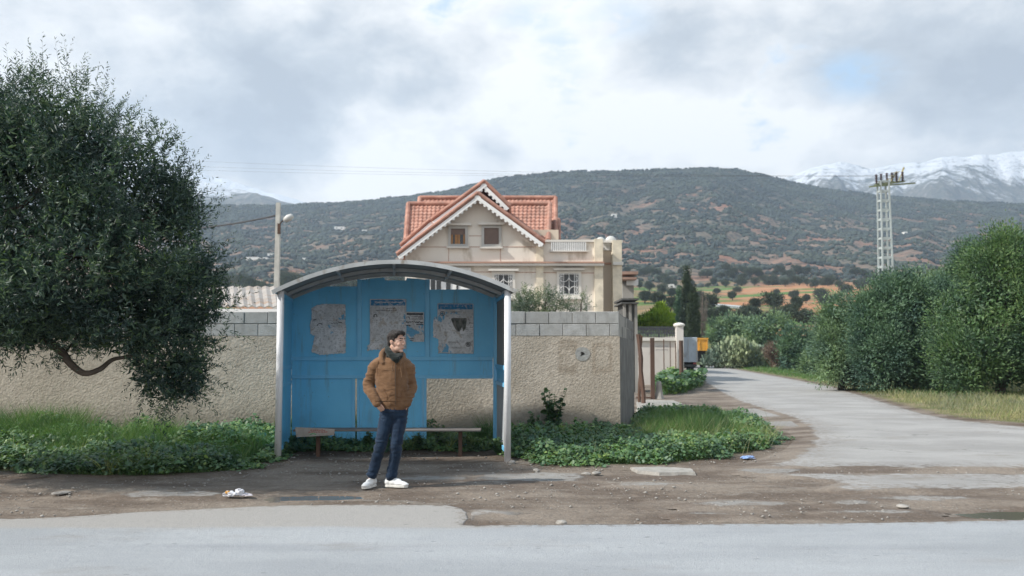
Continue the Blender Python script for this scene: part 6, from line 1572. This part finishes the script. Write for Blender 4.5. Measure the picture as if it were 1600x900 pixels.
# ------------------------------------------------------------------ the standing man
PYM = gp(603, 761).y; PX0 = (612 - 800) / F * PYM
man = empty('person', (PX0, PYM, 0), 'man in brown hooded jacket and dark jeans standing with hands in his pockets', 'person')
def ellipsoid(m, c_, r_, n=14, rot=None):
    k = len(m.v); c_ = Vector(c_)
    for i in range(n + 1):
        th = math.pi * i / n
        for j in range(n * 2):
            ph = math.pi * j / n; q = Vector((math.sin(th) * math.cos(ph) * r_[0], math.sin(th) * math.sin(ph) * r_[1], math.cos(th) * r_[2]))
            if rot: q = rot @ q
            m.v.append(tuple(c_ + q))
    N = n * 2
    for i in range(n):
        for j in range(N): a = k + i*N + j; b = k + i*N + (j+1) % N; m.f.append((a, a + N, b + N, b))
def chain(m, pts, sub=6, n=16):
    """pts: (x, y, z, rx, ry); a smooth limb with rounded ends; rx across, ry in depth"""
    P_ = np.array(pts, float); Q = []
    for i in range(len(P_) - 1):
        p0, p1, p2, p3 = P_[max(i-1, 0)], P_[i], P_[i+1], P_[min(i+2, len(P_)-1)]
        for j in range(sub): f = j / sub; Q.append(.5 * (2*p1 + (p2-p0)*f + (2*p0-5*p1+4*p2-p3)*f*f + (3*p1-p0-3*p2+p3)*f**3))
    Q.append(P_[-1]); Q = np.array(Q); k0 = len(m.v)
    d = np.gradient(Q[:, :3], axis=0); d = unit(d)
    rings = []
    def ring(c_, dd, rx, ry):
        D_ = Vector(dd); ax = Vector((1, 0, 0)); ay = D_.cross(ax)
        if ay.length < .2: ax = Vector((0, 0, 1)); ay = D_.cross(ax)
        ay.normalize(); ax = ay.cross(D_).normalized(); rings.append(len(m.v))
        for j in range(n): t_ = 2 * math.pi * j / n; m.v.append(tuple(Vector(c_) + ax * rx * math.cos(t_) + ay * ry * math.sin(t_)))
    r0 = min(Q[0, 3:5]); r1 = min(Q[-1, 3:5])
    for a in (.05, .5, .85): ring(Q[0, :3] - d[0] * r0 * .8 * math.cos(math.asin(a)), d[0], Q[0, 3] * a, Q[0, 4] * a)
    for q, dd in zip(Q, d): ring(q[:3], dd, q[3], q[4])
    for a in (.85, .5, .05): ring(Q[-1, :3] + d[-1] * r1 * .8 * math.cos(math.asin(a)), d[-1], Q[-1, 3] * a, Q[-1, 4] * a)
    for a, b in zip(rings[:-1], rings[1:]):
        for j in range(n): m.f.append((a + j, a + (j+1) % n, b + (j+1) % n, b + j))
    m.f.append(tuple(rings[0] + j for j in range(n))[::-1]); m.f.append(tuple(rings[-1] + j for j in range(n)))
def fuse(m, name, mt, parent, voxel=.008, smooth=3, disp=None, fac=.5):
    me = bpy.data.meshes.new('tmp'); me.from_pydata(m.v, [], m.f); bm = bmesh.new(); bm.from_mesh(me)
    bmesh.ops.recalc_face_normals(bm, faces=bm.faces); bm.to_mesh(me); bm.free()
    o = bpy.data.objects.new('tmp', me); COL.objects.link(o); md = o.modifiers.new('r', 'REMESH'); md.mode = 'VOXEL'; md.voxel_size = voxel
    if smooth: s_ = o.modifiers.new('s', 'SMOOTH'); s_.iterations = smooth; s_.factor = fac
    dg = bpy.context.evaluated_depsgraph_get(); dg.update(); m2 = bpy.data.meshes.new_from_object(o.evaluated_get(dg)); bpy.data.objects.remove(o)
    m2.name = name; n = len(m2.vertices); V = np.empty(n * 3, np.float32); m2.vertices.foreach_get('co', V); V = V.reshape(-1, 3)
    if disp:
        Nn = np.empty(n * 3, np.float32); m2.vertex_normals.foreach_get('vector', Nn); V = V + Nn.reshape(-1, 3) * disp(V)[:, None]; m2.vertices.foreach_set('co', V.astype(np.float32).ravel()); m2.update()
    m2.polygons.foreach_set('use_smooth', [True] * len(m2.polygons)); m2.materials.clear(); m2.materials.append(mt)
    return link(name, m2, None, parent, world=False)
def cloth_mat(name, c0_, c1_, weave=350, rough=.85, sc_=8):
    mt, t, p, o = newmat(name); co = objco(t); c = t.mix(t.sm(t.noise(co, sc_, 5, .6), .3, .7), c0_, c1_)
    t.put(p.inputs['Base Color'], c); p.inputs['Roughness'].default_value = rough; p.inputs['Specular IOR Level'].default_value = .15; p.inputs['Sheen Weight'].default_value = .15
    bump(t, p, t.m('ADD', t.m('MULTIPLY', t.noise(co, weave, 2), .15), t.noise(co, 22, 5, .6)), .45, .012); return mt
M_jack = cloth_mat('brown_canvas', (.125, .067, .034), (.172, .097, .052)); M_jean = cloth_mat('dark_denim', (.006, .016, .036), (.013, .030, .060), 500, .8, 14)
M_scarf = cloth_mat('dark_green_wool', (.009, .013, .013), (.018, .024, .022), 200, .95, 30)
mt, t, p, o = newmat('skin'); M_skin = mt; t.put(p.inputs['Base Color'], t.mix(t.sm(t.noise(objco(t), 22, 3), .35, .65), (.47, .285, .215), (.56, .37, .29))); p.inputs['Roughness'].default_value = .7; p.inputs['Specular IOR Level'].default_value = .25; p.inputs['Subsurface Weight'].default_value = .08; p.inputs['Subsurface Scale'].default_value = .01
M_hair = cloth_mat('black_hair', (.010, .008, .008), (.022, .017, .015), 300, .6, 40); M_shoe = paint('white_leather', (.72, .72, .71), .45, .05, 20, dirt=(.4, .38, .34), dirt_amt=.15, dscale=30)
M_sole = paint('off_white_rubber', (.60, .59, .56), .7, .1, 20)
HR = Matrix.Rotation(R(63), 3, 'Z') @ Matrix.Rotation(R(5), 3, 'X')
HC = Vector((.048, -.005, 0)); HP = Vector((0, 0, 1.60))
def H(x, y, z): return HC + HP + HR @ (Vector((x, y, z)) - HP)
m = MB()
def he(x, y, z, a, b, c_): ellipsoid(m, H(x, y, z), (a, b, c_), 12, HR)
he(0, .008, 1.685, .074, .095, .088); he(0, -.025, 1.645, .066, .072, .078); he(0, -.036, 1.585, .052, .062, .056); he(0, -.078, 1.548, .026, .024, .020)
he(0, -.088, 1.700, .046, .014, .013); he(.034, -.070, 1.625, .024, .026, .024); he(-.034, -.070, 1.625, .024, .026, .024)
he(0, -.098, 1.588, .024, .012, .0065); he(0, -.096, 1.576, .021, .012, .0065); he(0, -.09, 1.60, .03, .014, .012)
for sx in (-1, 1): he(sx * .074, .008, 1.645, .010, .019, .032); he(sx * .078, .016, 1.650, .010, .014, .022)
nose = [(*H(0, -.094, 1.690), .010, .010), (*H(0, -.108, 1.662), .012, .011), (*H(0, -.121, 1.636), .015, .013)]; chain(m, nose, 3, 10); he(.012, -.107, 1.628, .009, .011, .008); he(-.012, -.107, 1.628, .009, .011, .008)
nk = H(0, .012, 1.60); chain(m, [(nk.x, nk.y, nk.z, .056, .056), (.02, .02, 1.50, .058, .058), (0, .02, 1.42, .075, .07)], 4)
# trunk, arms, legs beneath the clothes
chain(m, [(0, .01, 1.43, .12, .07), (0, 0, 1.36, .165, .095), (.01, 0, 1.22, .15, .10), (.03, 0, 1.06, .135, .095), (.045, 0, .95, .145, .10), (.045, 0, .88, .14, .095)], 4)
ARML = [(-.165, .0, 1.395), (-.262, .035, 1.145), (-.150, -.105, .965)]; ARMR = [(.175, .02, 1.385), (.222, .065, 1.125), (.190, -.055, .955)]
for (s_, e_, w_), sx in ((ARML, -1), (ARMR, 1)): chain(m, [(*s_, .055, .055), (*e_, .040, .040), (*w_, .027, .022)], 6, 12)
LEGL = [(-.030, 0, .87), (-.105, -.035, .50), (-.215, -.005, .09)]; LEGR = [(.110, .01, .87), (.072, -.025, .50), (.008, .0, .085)]
for a, b, c_ in (LEGL, LEGR): chain(m, [(*a, .075, .075), (*b, .048, .05), ((b[0]*.4+c_[0]*.6), (b[1]+c_[1])/2 + .02, .30, .046, .048), (*c_, .033, .036)], 5, 12)
# hands slipping into the front pockets: palm, thumb left outside, four fingers inside
def hand(wr, dr, side):
    wr = Vector(wr); dr = Vector(dr).normalized(); ac = Vector((side * -.9, -.4, 0)).normalized(); pal = wr + dr * .05
    chain(m, [(*wr, .026, .019), (*(wr + dr * .03), .034, .017), (*(wr + dr * .075), .038, .015)], 4, 12)
    for k, L in enumerate((.072, .080, .074, .058)):
        o_ = pal + dr * .028 + ac * (.026 - k * .0175) ; q = o_ + dr * L * .5 + Vector((0, .004, 0)); e_ = o_ + dr * L + Vector((0, .018, 0)); chain(m, [(*o_, .0092, .009), (*q, .0088, .0085), (*e_, .0075, .0072)], 3, 8)
    o_ = wr + dr * .022 + ac * .026; q = o_ + dr * .028 + ac * .016 + Vector((0, -.008, 0)); chain(m, [(*o_, .012, .011), (*q, .0105, .010), (*(q + dr * .032 + Vector((0, .004, 0))), .009, .0085)], 3, 8)
hand((-.138, -.108, .955), (.55, .42, -1), -1); hand((.186, -.062, .948), (-.55, .22, -1), 1)
body = fuse(m, 'body', M_skin, man, .0055, 2)
# eyes, brows, lips
M_eye = paint('eye_white', (.13, .10, .09), .8, .02); M_iris = paint('dark_iris', (.02, .014, .01), .6); M_lip = paint('lip_skin', (.40, .19, .16), .6, .1, 30)
for sx in (-1, 1):
    m = MB(); ellipsoid(m, H(sx * .031, -.0815, 1.672), (.0115, .0115, .009), 8, HR); e_ = m.build('eye', M_eye, man, world=False, smooth=True)
    m = MB(); ellipsoid(m, H(sx * .031, -.0905, 1.672), (.005, .004, .005), 6, HR); i_ = m.build('iris', M_iris, None, world=False); i_.parent = e_
    m = MB(); chain(m, [(*H(sx * .018, -.090, 1.676), .004, .004), (*H(sx * .032, -.0925, 1.681), .0055, .005), (*H(sx * .045, -.082, 1.676), .004, .004)], 4, 8); m.build('eyelid', M_skin, None, world=False, smooth=True).parent = e_
    m = MB(); chain(m, [(*H(sx * .014, -.099, 1.691), .004, .004), (*H(sx * .032, -.094, 1.697), .005, .005), (*H(sx * .050, -.080, 1.690), .003, .003)], 4, 8); m.build('eyebrow', M_hair, man, world=False, smooth=True)
m = MB(); chain(m, [(*H(-.020, -.101, 1.583), .003, .003), (*H(0, -.110, 1.585), .0045, .0045), (*H(.020, -.101, 1.583), .003, .003)], 4, 8); m.build('lips', M_lip, man, world=False, smooth=True)
# hair
m = MB(); he(0, .000, 1.752, .064, .082, .036); he(0, .046, 1.690, .080, .066, .076); he(0, .060, 1.630, .062, .040, .052); he(0, -.052, 1.762, .052, .045, .024); he(0, -.078, 1.752, .044, .022, .018)
for sx in (-1, 1): he(sx * .056, .004, 1.715, .026, .062, .040); he(sx * .069, .020, 1.672, .014, .034, .040); he(sx * .071, -.018, 1.675, .007, .010, .028); he(sx * .05, -.045, 1.745, .028, .04, .024)
fuse(m, 'hair', M_hair, man, .0055, 2, lambda V: .016 * (fbm(V * np.array([60, 60, 22]), 3, 4) - .42))
# scarf
m = MB(); chain(m, [(-.030, -.045, 1.545, .036, .034), (-.040, .03, 1.575, .038, .036), (.005, .075, 1.575, .040, .036), (.065, .065, 1.545, .038, .034), (.105, .005, 1.510, .034, .034), (.095, -.065, 1.475, .038, .034), (.040, -.105, 1.480, .040, .034), (-.012, -.085, 1.520, .038, .034), (-.036, -.035, 1.550, .036, .034)], 5, 14)
chain(m, [(-.02, -.03, 1.50, .045, .05), (.02, .0, 1.47, .085, .075)], 4, 14); chain(m, [(.015, -.100, 1.50, .035, .028), (.065, -.118, 1.455, .045, .030), (.080, -.120, 1.420, .028, .024)], 4, 12)
fuse(m, 'scarf', M_scarf, man, .007, 2, lambda V: .018 * (fbm(V * np.array([14, 14, 34]) + 3, 3, 9) - .5))
# jacket
m = MB()
chain(m, [(0, .012, 1.455, .085, .075), (-.002, .010, 1.425, .160, .100), (.0, .006, 1.375, .205, .122), (.006, .0, 1.28, .200, .135), (.018, -.005, 1.16, .188, .140), (.036, -.005, 1.04, .180, .138), (.050, .0, .965, .176, .134), (.055, .0, .925, .166, .126)], 5, 28)
for (s_, e_, w_), sx in ((ARML, -1), (ARMR, 1)):
    mid = [(s_[i] + e_[i]) / 2 for i in range(3)]; fo = [(w_[i] * .55 + e_[i] * .45) for i in range(3)]
    chain(m, [(s_[0] * .75, s_[1], s_[2] + .008, .080, .085), (s_[0] * 1.08, s_[1], s_[2] - .04, .080, .082), (*mid, .074, .074), (*e_, .067, .066), (*fo, .061, .058), (*w_, .047, .044)], 5, 18)
    chain(m, [(w_[0] - .2 * (w_[0] - e_[0]) * .2, w_[1], w_[2] + .006, .046, .043), (w_[0] + (w_[0] - e_[0]) * .10, w_[1] - .012, w_[2] - .022, .042, .040)], 2, 14)
# hood lying round the neck
chain(m, [(-.080, -.095, 1.405, .022, .022), (-.105, -.045, 1.465, .034, .036), (-.098, .035, 1.520, .042, .044), (-.040, .100, 1.545, .048, .046), (.050, .110, 1.535, .048, .046), (.118, .050, 1.495, .040, .042), (.130, -.030, 1.450, .032, .034), (.105, -.095, 1.400, .022, .022)], 5, 14)
chain(m, [(-.02, .10, 1.50, .09, .05), (.0, .12, 1.40, .10, .035)], 4, 14)
chain(m, [(-.045, .02, 1.44, .075, .07), (.03, -.01, 1.41, .12, .09)], 3, 16)
def jfold(V):
    x_, y_, z_ = V[:, 0], V[:, 1], V[:, 2]
    arm = np.clip((np.abs(x_ - .0) - .15) / .05, 0, 1)
    n1_ = fbm(np.stack([x_ * 6 + z_ * 2, y_ * 6, z_ * 13], -1), 3, 3); rd = 1 - np.abs(2 * n1_ - 1) * 2.2
    n2_ = fbm(np.stack([x_ * 9 - z_ * 7 * np.sign(x_), y_ * 5, z_ * 24], -1), 2, 8); rd2 = 1 - np.abs(2 * n2_ - 1) * 2.0
    waist = np.clip(1 - np.abs(z_ - 1.00) / .16, 0, 1); hood = np.clip((z_ - 1.40) / .05, 0, 1)
    d = .008 * (rd - .4) * (1 - .7 * hood) + .010 * (rd2 - .4) * np.clip(arm + .55 * waist, 0, 1) * (1 - hood)
    d -= .010 * np.clip(1 - np.abs(z_ - .968) / .010, 0, 1) * (1 - arm * (z_ > 0)) * (np.abs(x_ - .05) < .2)
    return d
jack = fuse(m, 'jacket', M_jack, man, .0075, 3, jfold)
# jeans
m = MB(); chain(m, [(.050, 0, 1.00, .140, .10), (.046, 0, .94, .152, .110), (.042, .004, .87, .158, .116), (.04, .01, .82, .140, .105)], 4, 22)
chain(m, [(-.025, 0, .88, .088, .098), (-.048, -.005, .76, .088, .092), (-.078, -.02, .62, .076, .080), (-.103, -.032, .50, .069, .072), (-.140, -.012, .36, .064, .068), (-.185, .008, .22, .059, .062), (-.215, .0, .13, .058, .060)], 5, 18)
chain(m, [(.110, .01, .88, .084, .098), (.104, .0, .76, .086, .092), (.085, -.015, .62, .078, .080), (.072, -.026, .50, .072, .074), (.056, -.005, .36, .067, .070), (.028, .014, .22, .062, .064), (.010, .006, .105, .062, .062)], 5, 18)
def jeanf(V):
    x_, y_, z_ = V[:, 0], V[:, 1], V[:, 2]; knee = np.exp(-((z_ - .47) / .12) ** 2); ank = np.clip((.30 - z_) / .16, 0, 1); hip = np.exp(-((z_ - .80) / .09) ** 2)
    n_ = fbm(np.stack([x_ * 7 + z_ * 5, y_ * 7, z_ * 24], -1), 3, 5); rd = 1 - np.abs(2 * n_ - 1) * 2.2
    n2_ = fbm(np.stack([x_ * 9 - z_ * 9, y_ * 9, z_ * 9], -1), 2, 6); return .012 * (rd - .45) * (.25 + .8 * knee + 1.0 * ank + .5 * hip) + .006 * (n2_ - .5)
jeans = fuse(m, 'jeans', M_jean, man, .0075, 3, jeanf)
from mathutils.bvhtree import BVHTree
def bvh(o): me = o.data; return BVHTree.FromPolygons([v.co[:] for v in me.vertices], [list(q.vertices) for q in me.polygons])
BJ, BL = bvh(jack), bvh(jeans)
def on(bv, x_, z_, off=.002, y0=-.6):
    h = bv.ray_cast(Vector((x_, y0, z_)), Vector((0, 1, 0))); return (h[0] + Vector((0, -off, 0))) if h[0] else None
def seam(name, bv, pts, rad, mt, parent, n=18):
    P_ = []
    for i in range(len(pts) - 1):
        for j in range(n):
            f = j / n; q = on(bv, pts[i][0] * (1-f) + pts[i+1][0] * f, pts[i][1] * (1-f) + pts[i+1][1] * f)
            if q: P_.append(q)
    if len(P_) < 3: return
    P_ = [P_[0]] + [(P_[i-1] + P_[i] * 2 + P_[i+1]) / 4 for i in range(1, len(P_) - 1)] + [P_[-1]]
    m = MB(); m.tube(P_, rad, 6); o = m.build(name, mt, None, world=False); o.parent = parent; return o
M_zip = paint('brown_zip', (.075, .045, .026), .6, .2, 40); M_cordm = paint('tan_cord', (.20, .115, .06), .8); M_stitch = paint('dark_stitching', (.13, .062, .026), .9)
seam('zip', BJ, [(.060, 1.42), (.064, 1.28), (.068, 1.12), (.072, .98), (.072, .925)], .0045, M_zip, jack)
seam('placket_seam', BJ, [(.078, 1.40), (.083, 1.26), (.088, 1.10), (.092, .98), (.092, .93)], .002, M_stitch, jack)
seam('drawstring', BJ, [(.115, 1.40), (.125, 1.33), (.135, 1.24)], .004, M_cordm, jack); seam('drawstring', BJ, [(.028, 1.40), (.026, 1.36), (.030, 1.31)], .004, M_cordm, jack)
seam('pocket_seam', BJ, [(-.075, 1.135), (-.030, 1.05), (-.020, .985)], .0028, M_stitch, jack); seam('pocket_seam', BJ, [(.155, 1.12), (.135, 1.05), (.13, .985)], .0028, M_stitch, jack)
seam('armhole_seam', BJ, [(-.135, 1.43), (-.150, 1.36), (-.140, 1.27)], .0025, M_stitch, jack); seam('armhole_seam', BJ, [(.145, 1.41), (.155, 1.34), (.150, 1.27)], .0025, M_stitch, jack)
seam('shoulder_seam', BJ, [(-.15, 1.335), (-.06, 1.325), (.05, 1.33)], .002, M_stitch, jack)
M_blu = paint('blue_stitching', (.008, .018, .045), .9)
seam('pocket_seam', BL, [(-.105, .905), (-.075, .865), (-.035, .855)], .0025, M_blu, jeans); seam('fly_seam', BL, [(.055, .915), (.055, .85), (.04, .80)], .0025, M_blu, jeans); seam('inner_seam', BL, [(.125, .80), (.10, .62), (.085, .50), (.07, .34)], .002, M_blu, jeans)
# shoes
def shoe(heel, toe, label=None):
    heel, toe = Vector(heel), Vector(toe); d = (toe - heel); L = d.length; d.normalize(); s_ = Vector((-d.y, d.x, 0)); ang = math.atan2(d.y, d.x); rot = Matrix.Rotation(ang, 3, 'Z')
    m = MB(); Q = lambda a, b, z: heel + d * (a * L) + s_ * b + Vector((0, 0, z))
    ellipsoid(m, Q(.12, 0, .060), (.052, .040, .046), 10, rot); ellipsoid(m, Q(.35, 0, .055), (.085, .041, .042), 10, rot); ellipsoid(m, Q(.62, 0, .044), (.095, .045, .032), 10, rot); ellipsoid(m, Q(.84, 0, .036), (.055, .041, .024), 10, rot)
    ellipsoid(m, Q(.20, 0, .095), (.052, .040, .034), 10, rot); ellipsoid(m, Q(.45, 0, .078), (.070, .026, .026), 10, rot)
    sh = fuse(m, 'shoe', M_shoe, man, .006, 3)
    out = [(-.02, 0), (.0, .030), (.12, .040), (.40, .038), (.70, .047), (.90, .040), (1.0, .018), (1.015, 0), (1.0, -.018), (.90, -.040), (.70, -.047), (.40, -.038), (.12, -.040), (.0, -.030)]
    so_ = MB().prism([Q(a, b, .002) for a, b in out], .026, Vector((0, 0, 1))).build('sole', M_sole, None, world=False, bevel=.004); so_.parent = sh
    m = MB()
    for k in range(4):
        a = .36 + k * .085; m.tube([Q(a, -.026, .083 - k * .006), Q(a + .02, 0, .099 - k * .010), Q(a, .026, .083 - k * .006)], .0035, 5)
    lc = m.build('laces', M_sole, None, world=False); lc.parent = sh
shoe((-.185, .055, 0), (-.275, -.165, 0)); shoe((-.050, .012, 0), (.205, -.055, 0))
